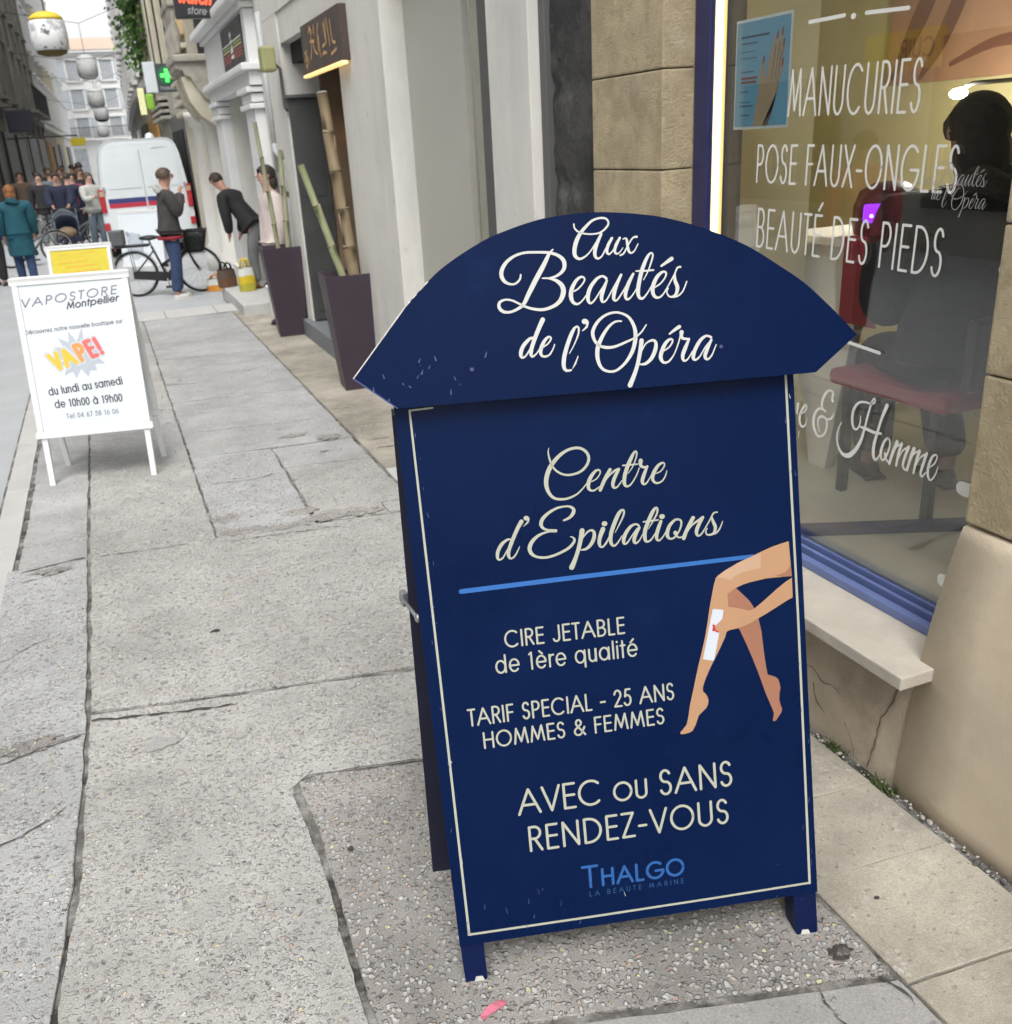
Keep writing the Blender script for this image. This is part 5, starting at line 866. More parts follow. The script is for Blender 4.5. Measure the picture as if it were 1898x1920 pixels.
# right row beyond the dark shop
facade('white tall house on the right beyond the ivy', (1.85, 36.5), (2.2, 48), 11.0, 'pale_wall', 'pale_trim', 3, 4, depth=4, win='window_grey', ground=[('shop_window', 1, 4, .3, 2.7, 'shop_dark'), ('shop_window', 5.5, 9, .3, 2.7, 'window_grey')])
facade('pale house with green ivy climbing its street corner', (1.9, 27.05), (1.85, 36.45), 12.0, 'cream_stone', 'pale_trim', 3, 3, depth=4, ground=[('shop_window', 1, 4, .3, 2.7, 'shop_dark'), ('shop_window', 5, 8.6, .3, 2.7, 'shop_ochre')])
facade('far pearl white house last of the right row', (2.2, 48.05), (2.95, 72), 12.8, 'pearl_wall', 'pale_trim', 3, 7, depth=4, win='window_grey')
# closing side wall of the little square
facade('sooty gable wall facing the square left of the street', (-9.5, 26.45), (lx(26.45)-.06, 26.45), 14.8, 'soot_wall', 'soot_trim', 3, 2, depth=.5) if 0 else None

# signs hanging along the left row
M('sign_navy', (.018, .02, .04), .4, .1)
def hang(label, x, y, z, wd, h_, mt, name='hanging_sign'):
    t = thing(name, label, 'sign', (x, y, z)); part('sign_board', B().box(x-wd/2, x+wd/2, y, y+.12, z-h_/2, z+h_/2, MATS[mt], .015), t)
    part('bracket', B().tube([(x, y+.06, z+h_/2+.08), (lx(y)-.02, y+.06, z+h_/2+.08)], .02, MATS['iron']).tube([(x, y+.06, z+h_/2), (x, y+.06, z+h_/2+.08)], .012, MATS['iron']), t); return t
hang('dark navy square shop sign hanging on the left row of houses', -1.72, 34, 3.02, .72, .62, 'sign_navy')
hang('small yellow oval shop sign hanging above the crowd', -.22, 36, 2.38, .46, .24, 'sign_yellow')
t = thing('street_lamp', 'small orange glowing lamp on the sooty house at the left edge', 'lamp', (-2.5, 30, 1.7)); part('bulb', B().ball((-2.44, 29.0, 1.72), .10, MATS['glow_orange'], 12, (1, 1, .6)), t); part('bracket', B().tube([(-2.60, 29.0, 1.9), (-2.44, 29.0, 1.9), (-2.44, 29.0, 1.77)], .02, MATS['iron']), t)

# ivy curtain
M('leaf_dark', (.035, .085, .018), .6, .5, 8); M('leaf_mid', (.075, .16, .03), .6, .4, 8); M('leaf_pale', (.14, .24, .06), .6, .3, 8); M('twig', (.12, .09, .06), .9)  # three leaf tones, scattered leaf by leaf at random
iv = thing('ivy_plant', 'dark green ivy hanging as a tall curtain on the right house front', 'plant', (1.8, 28, 0))
rnd = random.Random(12); L_ = {k: B() for k in ('leaf_dark', 'leaf_mid', 'leaf_pale')}; b = B()
clumps = [(rnd.uniform(1.6, 1.88), rnd.uniform(27.3, 28.9), rnd.uniform(4.1, 9)) for _ in range(80)]
for cx, cy, cz in clumps:
    r_ = rnd.uniform(.18, .42)
    for k in range(60):
        p = Vector((cx+rnd.gauss(0, r_*.5), cy+rnd.gauss(0, r_), cz+rnd.gauss(0, r_))); 
        if p.x > 1.95 or p.z < 3.7: continue
        s_ = rnd.uniform(.05, .11); a = Vector((rnd.uniform(-1, 1), rnd.uniform(-1, 1), rnd.uniform(-.4, 1))).normalized(); q = a.orthogonal().normalized()*s_; r2 = a.cross(q).normalized()*s_*.8
        b.add([p-q, p+r2*.7, p+q, p-r2*.7], [(0, 1, 2, 3)], MATS[rnd.choice(['leaf_dark', 'leaf_dark', 'leaf_mid', 'leaf_mid', 'leaf_pale'])])
part('foliage', b, iv, fix=False)
b = B()
for k in range(5): b.tube([(1.88, 27.5+.5*k, 0), (1.87, 27.6+.5*k, 2), (1.80, 27.5+.55*k, 4.2), (1.8, 27.6+.5*k, 9)], .03, MATS['twig'], 6)
part('stem', b, iv)

# festive drum lanterns strung above the street
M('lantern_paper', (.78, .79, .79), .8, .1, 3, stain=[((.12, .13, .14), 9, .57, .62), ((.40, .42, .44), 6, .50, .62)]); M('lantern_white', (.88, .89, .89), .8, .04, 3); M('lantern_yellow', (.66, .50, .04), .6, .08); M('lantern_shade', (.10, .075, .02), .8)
def lantern(label, x, y, z, k=1.0, top='lantern_yellow', bot='lantern_shade'):
    t = thing('drum_lantern', label, 'lantern', (x, y, z), 0, 'drum lanterns strung over the street')
    part('drum', B().lathe([(.20*k, -.19*k), (.235*k, -.17*k), (.245*k, 0), (.235*k, .17*k), (.22*k, .19*k)], (x, y, z), MATS['lantern_paper' if top == 'lantern_yellow' else 'lantern_white'], 26), t)
    part('lid', B().lathe([(.225*k, .192*k), (.215*k, .23*k), (.16*k, .275*k), (.08*k, .30*k), (0, .31*k)], (x, y, z), MATS[top], 26), t)
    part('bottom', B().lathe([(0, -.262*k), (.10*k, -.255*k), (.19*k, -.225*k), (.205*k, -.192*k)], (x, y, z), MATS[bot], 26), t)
    part('cable', B().tube([(x, y, z+.31*k), (x, y, z+.7*k+.4)], .008, MATS['iron'], 6), t)
    return t
lantern('big drum lantern with yellow lid at the upper left of the street', -.19, 15.5, 3.34, .98)
for x, y, z, k, lb in ((.50, 36, 4.55, 1.3, 'white drum lantern uppermost of the distant ones, before the shuttered house'), (.72, 44, 4.05, 1.3, 'white drum lantern second from the top of the distant ones'), (.92, 50, 3.75, 1.3, 'white drum lantern with dark bottom, third of the distant ones'), (1.05, 62, 3.35, 1.3, 'small white drum lantern lowest of the distant ones above the van')): lantern(lb, x, y, z, k, 'lantern_white', 'sign_navy' if 48 < y < 55 else 'lantern_white')
for y, z in ((15.5, 4.03), (36, 5.85), (44, 5.36), (50, 5.06), (62, 4.66)):
    cb = B(); xm = -.19 if y < 20 else {36: .5, 44: .72, 50: .92, 62: 1.05}[y]; cb.tube([(-6.2 if y < 26 else lx(y)-.1, y, z+.5), (xm, y, z), (2.3 if y > 40 else 1.9, y, z+.5)], .008, MATS['iron'], 6); single('street_cable', cb, 'thin cable across the street carrying the big yellow lidded lantern' if y < 20 else 'thin cable across the street carrying a distant white lantern', 'cable', group='cables across the street')
# beacon light on the roof of a far van
# ------------------------------------------------------------------ the blue A-board
M('board_navy', (.0010, .0092, .049), .36, .10, 3, .04, 90, spec=.09, rvar=.17, stain=[((.0025, .016, .072), 7, .58, .80), ((.0009, .0075, .042), 2, .55, .75)])
M('board_edge', (.0025, .009, .052), .45, .18, 14, .2, 60, spec=.15, stain=[((.03, .035, .09), 18, .62, .70)])
M('board_back', (.006, .008, .028), .5, .2, 10)
M('scuff', (.05, .065, .19), .6, .4, 40); M('chip', (.55, .54, .50), .8, .2, 60)
M('paint_cream', (.41, .42, .345), .5, .05, 50); M('paint_white', (.56, .57, .55), .5, .03, 60)
M('sky_blue', (.018, .125, .42), .45, .05, 20); M('logo_blue', (.014, .095, .33), .45, .05); M('logo_dim', (.012, .055, .18), .45)
M('skin_light', (.43, .245, .135), .5, .04, 8); M('skin_deep', (.31, .14, .085), .5, .04, 8); M('skin_pale', (.48, .315, .21), .5, .03, 8); M('strip_white', (.56, .60, .68), .5, .02); M('nail_paint', (.55, .03, .04), .4)
M('steel', (.40, .41, .42), .35, .1, 10, metal=.8)
AO = Vector((.42625274, 1.4827349, 0)); AU = Vector((.96826618, -.2499212, 0)); AB = Vector((.2499212, .96826618, 0))
TA = R(12); AV = Vector((0, 0, 1))*math.cos(TA)+AB*math.sin(TA); AN = AU.cross(AV); AN = -AN if AN.y > 0 else AN
bf = lambda a, c, d: AO+AU*a+AV*c+AN*d          # d towards the street front
ab = thing('a_board', 'navy blue wooden sandwich board with an arched top and cream lettering', 'signboard', tuple(AO+AU*.4+AB*.18))
def shr(a, c): return a-.034*(1-0)*((c-.1)/1.15)+.0    # the frame leans a little
# front panel
P_ = [(-.003, .090), (.797, .1015), (.7765, 1.262), (-.0300, 1.262)]
b = B(); b.prism(P_, bf, -.020, 0, MATS['board_navy'], sides=MATS['board_edge']); part('front_panel', b, ab)
# stiles behind the panel edges, ending in the feet
def bar(b, a0, c0, a1, c1, wd, d0, d1, mt):
    l = math.hypot(a1-a0, c1-c0); nx, ny = -(c1-c0)/l*wd/2, (a1-a0)/l*wd/2
    b.prism([(a0-nx, c0-ny), (a0+nx, c0+ny), (a1+nx, c1+ny), (a1-nx, c1-ny)], bf, d0, d1, mt); return b
part('side_stile', bar(B(), .0265, .088, -.002, 1.262, .052, -.055, -.0205, MATS['board_edge']), ab)
part('side_stile', bar(B(), .770, .098, .750, 1.262, .052, -.055, -.0205, MATS['board_edge']), ab)
for a0, a1, c1 in ((.002, .0505, .0885), (.747, .7965, .0985)):
    ft = B(); ft.prism([(a0+.003, 0), (a1-.003, 0), (a1, .006), (a1-.002, c1), (a0-.004, c1), (a0, .006)], bf, -.058, -.004, MATS['board_edge']); f_ = part('foot', ft, ab)
    cp = B(); q = a0+(.010 if a0 > .5 else .02); cp.prism([(q, .001), (q+.022, .001), (q+.018, .011), (q+.004, .012)], bf, -.0038, -.0025, MATS['chip']); part('paint_chip', cp, f_)
# painted line frame
b = B(); z_ = .0006
for st in ([(.0193, .1152, .0052), (.0145, .40, .0050), (.0095, .70, .0048), (.004, 1.0, .0046), (0, 1.2411, .0040)], [(0, 1.2411, .0035), (.045, 1.2425, .0035)], [(.0185, .1150, .0052), (.30, .1175, .0050), (.55, .121, .0048), (.7793, .1262, .0050)], [(.7793, .1255, .0055), (.776, .4, .005), (.771, .75, .005), (.765, 1.0, .005), (.7599, 1.262, .0048)]): b.ribbon(st, bf, MATS['paint_cream'], z_); z_ += .00003
part('line_frame', b, ab)
b = B(); pen_strokes(b, STROKES['panel_script'], bf, MATS['paint_cream'], .004, .0006); part('lettering', b, ab)
part('divider_line', B().ribbon([(.0687, .8698, .0098), (.3, .8737, .0098), (.6784, .8779, .0085)], bf, MATS['sky_blue'], .0006), ab)
def btext(key, txt, pen, mt, track=.13, **kw):
    x0, y0, x1, y1, cap = LINES[key]; bb = B(); pen_text(bb, txt, x0, x1, y0, y1, cap, pen, bf, MATS[mt], track, **kw); return part('lettering', bb, ab)
btext('cire', 'CIRE JETABLE', .0040, 'paint_cream'); btext('de1', 'de 1ère qualité', .0040, 'paint_cream')
btext('tarif', 'TARIF SPECIAL - 25 ANS', .0041, 'paint_cream'); btext('hommes', 'HOMMES & FEMMES', .0041, 'paint_cream')
btext('rdv', 'RENDEZ-VOUS', .0056, 'paint_cream')
x0, y0, x1, y1, cap = LINES['avec']; bb = B(); D = (x1-x0); dy = (y1-y0)/D
pen_text(bb, 'AVEC', x0, x0+D*.385, y0, y0+dy*D*.385, cap, .0056, bf, MATS['paint_cream'], .08)
pen_text(bb, 'OU', x0+D*.44, x0+D*.60, y0+dy*D*.44, y0+dy*D*.60, cap*.74, .0054, bf, MATS['paint_cream'], .16)
pen_text(bb, 'SANS', x0+D*.655, x1, y0+dy*D*.655, y1, cap, .0056, bf, MATS['paint_cream'], .12); part('lettering', bb, ab)
x0, y0, x1, y1, cap = LINES['thalgo']; bb = B(); D = x1-x0
pen_text(bb, 'T', x0, x0+D*.155, y0, y0, cap, .0062, bf, MATS['logo_blue']); pen_text(bb, 'HALGO', x0+D*.185, x1, y0, y0, cap*.78, .0060, bf, MATS['logo_blue'], .16)
pen_text(bb, 'LA BEAUTE MARINE', LINES['beaute'][0], LINES['beaute'][2], .1655, .1668, .0105, .0016, bf, MATS['logo_dim'], .55); part('logo', bb, ab)
# picture of the legs
pic = B()
def flat(nm, mt, z): pic.add([bf(a/1000, c/1000, z) for a, c in POLYS[nm]], [list(range(len(POLYS[nm])))], MATS[mt])
flat('back_leg', 'skin_deep', .0012); flat('front_leg', 'skin_light', .0016); flat('thigh_shade', 'skin_deep', .0018); flat('knee_light', 'skin_pale', .0018); flat('wax_strip', 'strip_white', .0020); flat('hand', 'skin_light', .0024); flat('nails', 'nail_paint', .0027)
part('legs_picture', pic, ab)
# arched header board
arcp = [(-.1003, 1.3124), (.0101, 1.4375), (.08, 1.4985), (.1608, 1.5434), (.215, 1.5625), (.275, 1.577), (.33, 1.5822), (.3828, 1.583), (.44, 1.5778), (.5008, 1.5678), (.56, 1.551), (.6142, 1.5301), (.68, 1.4985), (.7393, 1.4588), (.7895, 1.4220), (.8345, 1.379), (.867, 1.345), (.8956, 1.3129)]
sm = [(a, c) for a, c, _ in cr_curve([(a, c, 1) for a, c in arcp[1:]], .008)]
HP = [arcp[0]]+sm+[(.8091, 1.2458), (.45, 1.2462), (-.0237, 1.2489)]
b = B(); b.prism(HP, bf, .006, .032, MATS['board_navy'], sides=MATS['board_edge']); hd = part('header_board', b, ab)
b = B(); pen_strokes(b, STROKES['arch_script'], lambda a, c, d: bf(a, c, .032+d), MATS['paint_white'], .004, .0006); part('lettering', b, hd)
b = B()
for a, c in ((.1255, 1.3105), (.617, 1.3125)): b.lathe([(0, 0)], (0, 0, 0), MATS['steel']) if 0 else b.prism([(a+.0065*math.cos(6.283*k/14), c+.0065*math.sin(6.283*k/14)) for k in range(14)], bf, .0322, .0335, MATS['board_edge']); b.prism([(a+.0035*math.cos(6.283*k/10), c+.0035*math.sin(6.283*k/10)) for k in range(10)], bf, .0336, .0342, MATS['scuff'])
part('screw', b, hd)
b = B(); rnd = random.Random(4)
# worn bright edge of the header and scuffs
for i in range(len(HP)-4):
    if (HP[i][0] < .02 and i < 3) or (i < 8 and rnd.random() < .2): b.ribbon([(*HP[i], .0022), (*HP[i+1], .0026)], bf, MATS['chip'], .0326)
b.ribbon([(-.0985, 1.3105, .0028), (-.0235, 1.2495, .0022)], bf, MATS['scuff'], .0326)
for k in range(16):
    a, c = rnd.uniform(-.07, .25), rnd.uniform(1.26, 1.34); l = rnd.uniform(.002, .010); b.ribbon([(a, c, rnd.uniform(.001, .004)), (a+rnd.uniform(-.004, .004), c+l, .001)], bf, MATS['scuff'], .0325+.00004*(k % 8))
part('scuff_mark', b, hd)
b = B()
for k in range(46):
    side = rnd.random(); a = rnd.choice([rnd.uniform(.0, .02), rnd.uniform(.75, .79), rnd.uniform(.03, .76)]); c = rnd.uniform(.10, 1.2) if a < .03 or a > .74 else rnd.choice([rnd.uniform(.098, .112), rnd.uniform(.13, .2)])
    l = rnd.uniform(.002, .014); b.ribbon([(a, c, rnd.uniform(.0008, .0022)), (a+rnd.uniform(-.003, .003), c+l, .0008)], bf, MATS['scuff' if rnd.random() < .85 else 'chip'], .0011+.00004*(k % 9))
part('scuff_mark', b, ab)
# rear frame standing behind, hinged at the top
H0 = AO+AV*1.235+AN*(-.06); K0 = AO+AB*.372; TBv = (H0-Vector((AU*0)))-K0; TB = math.atan2((H0-K0).dot(AB), H0.z); BV = ((H0-K0)-AU*((H0-K0).dot(AU))).normalized(); BN = AU.cross(BV); BN = BN if BN.dot(AB) > 0 else -BN
rf = lambda a, c, d: K0+AU*a+BV*c+BN*d
for a0, a1 in ((-.045, .012), (.715, .772)):
    b = B(); b.prism([(a0, 0), (a1, 0), (a1+.01*(a0 < 0)-.0, 1.20), (a0+.01*(a0 < 0), 1.20)], rf, -.022, .022, MATS['board_back']); part('rear_leg', b, ab)
b = B(); b.prism([(-.03, .13), (.765, .13), (.76, 1.19), (-.022, 1.19)], rf, .023, .036, MATS['board_back']); part('rear_panel', b, ab)
b = B(); p0 = rf(-.045, .775, .0); p1 = bf(-.012, .815, -.035); 
b.tube([p0-AU*.006, p1-AU*.012], .0045, MATS['steel'], 8); b.ball(p0-AU*.006, .013, MATS['steel'], 10, (.6, 1, 1)); b.ball(p1-AU*.012, .010, MATS['steel'], 10, (.6, 1, 1)); b.box(-.010, .004, -.012, .012, -.016, .016, MATS['steel'], .002, Matrix.Translation(p0))
part('stay', b, ab)

# ------------------------------------------------------------------ white and yellow pavement stands
M('alu_white', (.74, .75, .755), .35, .02, 6); M('poster_paper', (.69, .735, .775), .45, .02, 3); M('ink_grey', (.20, .21, .26), .6, .1); M('ink_dark', (.05, .05, .07), .6); M('burst_grey', (.46, .50, .56), .6, .04); M('vape_yellow', (.80, .52, .06), .5, .05); M('vape_orange', (.80, .33, .10), .5, .05); M('vape_red', (.72, .16, .14), .5, .05); M('poster_yellow', (.66, .55, .05), .5, .05, 6); M('print_orange', (.70, .38, .06), .6); M('portrait_grey', (.33, .37, .42), .6, .35, 14)
def stand(name, label, A, Bp, H0_, H1, tilt, poster, group=None, back='poster_paper'):
    A = Vector(A); Bp = Vector(Bp); u = (Bp-A); W = u.length; u /= W; bk = Vector((-u.y, u.x, 0)); ta = R(tilt)
    v = Vector((0, 0, 1))*math.cos(ta)+bk*math.sin(ta); n = u.cross(v); n = n if n.dot(bk) < 0 else -n
    fr = lambda a, c, d: A+u*a+v*c+n*d
    apex = H1; back_foot = bk*(2*H1*math.sin(ta)); v2 = Vector((0, 0, 1))*math.cos(ta)-bk*math.sin(ta); n2 = -u.cross(v2); n2 = n2 if n2.dot(bk) > 0 else -n2
    fb = lambda a, c, d: A+back_foot+u*(W-a)+v2*c+n2*d
    t = thing(name, label, 'sign stand', tuple(A+u*W/2+bk*H1*math.sin(ta)), 0, group)
    for k, f_ in enumerate((fr, fb)):
        for a in (.012, W-.042): part('leg', B().prism([(a, 0), (a+.03, 0), (a+.03, H0_-.002), (a, H0_-.002)], f_, -.03, -.004, MATS['alu_white']), t)
        fm = B()
        for a0, a1, c0, c1 in ((-.012, W+.012, H0_, H0_+.04), (-.012, W+.012, H1-.04, H1), (0, .032, H0_+.041, H1-.041), (W-.032, W, H0_+.041, H1-.041)):
            r_ = .006; fm.prism([(a0+r_, c0), (a1-r_, c0), (a1, c0+r_), (a1, c1-r_), (a1-r_, c1), (a0+r_, c1), (a0, c1-r_), (a0, c0+r_)], f_, -.014, .007, MATS['alu_white'])
        part('frame', fm, t)
        part('poster', B().prism([(.0325, H0_+.0405), (W-.0325, H0_+.0405), (W-.0325, H1-.0405), (.0325, H1-.0405)], f_, -.008, 0, MATS[poster if k == 0 else back]), t)
    part('hinge', B().tube([fr(.0, H1-.004, -.014), fr(W, H1-.004, -.014)], .011, MATS['alu_white'], 8), t)
    return t, fr, fb, W
vt, fr, fb, VW = stand('pavement_stand', 'white folding poster stand with an orange comic burst on the pavement', (-.56474896, 5.68654858, 0), (.03834589, 5.55551816, 0), .272, 1.156, 10, 'poster_paper')
for f_ in (fr, fb):
    b = B(); pen_text(b, 'VAPOSTORE', .03, .545, .998, 1.034, .042, .0075, f_, MATS['ink_grey'], .25, .3); part('lettering', b, vt)
    b = B(); pen_text(b, 'Montpellier', .268, .548, .972, .993, .034, .0070, f_, MATS['ink_dark'], .10, .3); part('lettering', b, vt)
    b = B(); pen_text(b, 'Découvrez notre nouvelle boutique sur', .030, .552, .853, .873, .020, .0034, f_, MATS['ink_dark'], .14); part('lettering', b, vt)
    b = B(); rnd = random.Random(8); star = []
    for k in range(28):
        a_ = 6.283*k/28; r_ = (.135 if k % 2 == 0 else .085)*rnd.uniform(.85, 1.15); star.append((.29+r_*1.15*math.cos(a_), .715+r_*math.sin(a_)))
    b.add([f_(a, c, .0006) for a, c in star]+[f_(.29, .715, .0006)], [(k, (k+1) % 28, 28) for k in range(28)], MATS['burst_grey']); part('burst_picture', b, vt)
    b = B(); pen_text(b, 'VAPE!', .153, .424, .643, .715, .094, .036, f_, MATS['strip_white'], .22, -.12, .0010); pen_text(b, 'VA', .158, .272, .648, .678, .084, .025, f_, MATS['vape_yellow'], .22, -.12, .0016); pen_text(b, 'P', .297, .338, .686, .697, .086, .025, f_, MATS['vape_orange'], .22, -.12, .0016); pen_text(b, 'E!', .357, .424, .700, .718, .088, .023, f_, MATS['vape_red'], .30, -.12, .0016); part('lettering', b, vt)
    for k, (tx, a0, a1, c0, c1, cp, pn) in enumerate((('du lundi au samedi', .096, .500, .510, .536, .040, .0068), ('de 10h00 à 19h00', .116, .484, .438, .441, .040, .0068), ('Tel 04 67 58 16 06', .168, .452, .372, .374, .026, .0042))):
        b = B(); pen_text(b, tx, a0, a1, c0, c1, cp, pn, f_, MATS['ink_dark' if k < 2 else 'ink_grey'], .14); part('lettering', b, vt)
yt, fr, fb, YW = stand('pavement_stand', 'white framed stand with a yellow poster standing behind the comic burst stand', (-.565, 9.75, 0), (-.005, 9.62, 0), .2, 1.02, 10, 'poster_yellow')
b = B(); rnd = random.Random(11)
for k, (c, a0, a1, h_) in enumerate([(.93, .10, .46, .012), (.90, .06, .34, .010), (.86, .09, .36, .022), (.82, .16, .44, .024), (.77, .08, .46, .02), (.70, .1, .4, .03), (.6, .1, .46, .03), (.5, .1, .4, .03)]):
    x = a0
    while x < a1: l = rnd.uniform(.012, .035); b.ribbon([(x, c+(x-a0)*.05, h_*.5), (min(a1, x+l), c+(x+l-a0)*.05, h_*.5)], fr, MATS['print_orange'], .0006+.0001*(k % 3)); x += l+.012
part('small_print', b, yt)
pt, fr, fb, PW = stand('pavement_stand', 'white framed stand with a grey portrait poster behind the parked bicycle', (.19, 16.25, -.07), (.80, 15.95, -.07), .22, 1.06, 8, 'poster_paper')
face = [(.10, .72), (.20, .74), (.30, .70), (.36, .58), (.35, .44), (.28, .34), (.20, .32), (.14, .38), (.16, .48), (.12, .54), (.10, .62)]
b = B(); b.add([fr(a, c, .0006) for a, c in face], [list(range(len(face)))], MATS['burst_grey'])
for st in ('11,73,6 16,66,5 13,60,4', '20,55,3 27,54,4', '18,44,2.5 25,43,2.5', '30,70,3 35,60,3 33,46,2'): b.ribbon(cr_curve([tuple(float(v)/100 for v in q.split(',')) for q in st.split()], .02), fr, MATS['portrait_grey'], .0012)
part('portrait_picture', b, pt)

# ------------------------------------------------------------------ plum planters with bamboo
M('plum_resin', (.045, .030, .045), .5, .10, 4, .1, 40); M('soil', (.05, .04, .03), .95, .4, 40); M('bamboo_green', (.32, .34, .19), .5, .15, 4); M('bamboo_pale', (.34, .33, .21), .5, .15, 4); M('bamboo_brown', (.245, .185, .11), .5, .2, 4); M('node_dark', (.10, .09, .05), .7)
def planter(label, x, y, rz=0):
    t = thing('planter', label, 'planter', (x, y, 0), rz, 'tall tapered plum planters by the restaurant door')
    b = B(); h_ = .845; o0, o1 = .125, .195; i1 = o1-.016
    vs = [(sx*o, sy*o, z) for o, z in ((o0, 0), (o1, h_), (i1, h_), (i1-.01, h_-.12)) for sx, sy in ((-1, -1), (1, -1), (1, 1), (-1, 1))]
    fs = [(0, 3, 2, 1)]+[(r*4+k, r*4+(k+1) % 4, r*4+4+(k+1) % 4, r*4+4+k) for r in range(3) for k in range(4)]
    b.add(vs, fs, MATS['plum_resin']); part('pot', b, t, local=True)
    part('soil', B().add([(sx*(i1-.011), sy*(i1-.011), h_-.119) for sx, sy in ((-1, -1), (1, -1), (1, 1), (-1, 1))], [(0, 1, 2, 3)], MATS['soil']), t, local=True, fix=False)
    return t
planter('tapered plum planter standing before the restaurant step, nearer the navy board', 1.605, 6.98, R(-4))
planter('tapered plum planter beyond the restaurant step, nearer the white doorcase', 1.565, 9.52, R(-4))
def bamboo(label, p0, p1, r, mt, n):
    p0, p1 = Vector(p0), Vector(p1); d = (p1-p0); t = thing('bamboo_pole', label, 'bamboo', tuple(p0), 0, 'bamboo poles in the planters')
    pts = []; rs = []
    for k in range(n):
        for f_, q in ((.0, 1.0), (.03, .98), (.5, .95), (.97, .98), (.985, 1.10)): pts.append(p0+d*((k+f_)/n)+Vector((math.sin(k*1.7)*.004, 0, 0))); rs.append(r*q*(1-.12*k/n))
    part('cane', B().tube(pts, rs, MATS[mt], 14), t)
    b = B()
    for k in range(1, n): q = p0+d*(k/n); a = d.normalized()*.006; b.tube([q-a, q+a], r*1.09*(1-.12*k/n), MATS['node_dark'], 14)
    part('node', b, t)
    part('cut_end', B().tube([p1, p1+d.normalized()*.004], r*.86, MATS['poster_paper' if mt == 'bamboo_brown' else 'node_dark'], 14), t)
bamboo('pale green bamboo pole leaning far left out of the nearer planter', (1.585, 6.98, .75), (1.375, 7.06, 1.60), .028, 'bamboo_green', 3)
bamboo('brown bamboo pole standing upright in the nearer planter', (1.665, 7.02, .75), (1.62, 7.22, 2.06), .046, 'bamboo_brown', 5)
bamboo('slim olive bamboo pole leaning in the farther planter', (1.54, 9.5, .75), (1.475, 9.46, 1.95), .022, 'bamboo_pale', 4)
bamboo('pale bamboo pole leaning towards the wall in the farther planter', (1.63, 9.52, .75), (1.69, 9.6, 1.7), .025, 'bamboo_pale', 3)
# ------------------------------------------------------------------ people
M('skin', (.42, .235, .165), .55, .08, 8); M('skin_fair', (.52, .32, .25), .55, .08, 8); M('hair_dark', (.03, .022, .017), .6, .5, 40, 1, 60); M('hair_ginger', (.24, .09, .03), .6, .5, 30, 1, 60); M('hair_brown', (.075, .045, .03), .6, .3, 40)
M('cloth_teal', (.008, .075, .105), .85, .3, 8, 1, 18); M('cloth_denim', (.028, .052, .12), .85, .35, 12, 1, 22); M('cloth_black', (.014, .014, .016), .85, .35, 10, 1, 22); M('cloth_char', (.05, .045, .045), .85, .3, 10, 1, 22); M('cloth_navy', (.012, .016, .04), .85, .2, 8, .3, 60); M('cloth_blue', (.015, .045, .18), .85, .2, 8); M('cloth_grey', (.14, .15, .15), .85, .15, 8); M('cloth_cream', (.42, .42, .39), .85, .1, 8); M('cloth_rose', (.58, .51, .48), .85, .1, 8); M('cloth_pink', (.20, .03, .08), .85, .15); M('cloth_slate', (.11, .14, .17), .85, .15); M('cloth_red', (.26, .015, .03), .8, .15); M('cloth_brown', (.09, .06, .045), .85, .2); M('shoe_white', (.60, .58, .54), .6, .06); M('shoe_dark', (.02, .018, .017), .5, .1); M('shoe_brown', (.13, .06, .03), .5, .1); M('eye_dark', (.02, .015, .01), .3); M('lip', (.30, .10, .09), .5)

def skin_mesh(name, verts, edges, rad, mat, sub=2):
    me = bpy.data.meshes.new(name); me.from_pydata([tuple(v) for v in verts], edges, []); me.update()
    o = bpy.data.objects.new(name, me); COL.objects.link(o)
    md = o.modifiers.new('skin', 'SKIN'); md.use_smooth_shade = True; md.branch_smoothing = .6
    lay = me.skin_vertices[0].data
    for i, r_ in enumerate(rad): lay[i].radius = r_ if isinstance(r_, tuple) else (r_, r_); lay[i].use_root = (i == 0)
    sb = o.modifiers.new('sub', 'SUBSURF'); sb.levels = sub; sb.render_levels = sub
    dg = bpy.context.evaluated_depsgraph_get(); out = bpy.data.meshes.new_from_object(o.evaluated_get(dg)); out.name = name
    bpy.data.objects.remove(o); bpy.data.meshes.remove(me)
    out.materials.clear(); out.materials.append(mat)
    for p in out.polygons: p.use_smooth = True
    return out
def join_into(me, b):
    """adds the builder's faces to a mesh (same body, same object)"""
    bm = bmesh.new(); bm.from_mesh(me); base = len(me.materials)
    for m_ in b.mats: me.materials.append(m_)
    vs = [bm.verts.new(v) for v in b.v]
    for f, mi_, s_ in zip(b.f, b.m, b.sm):
        try: q = bm.faces.new([vs[i] for i in f]); q.material_index = base+mi_; q.smooth = s_
        except ValueError: pass
    bm.to_mesh(me); bm.free(); return me

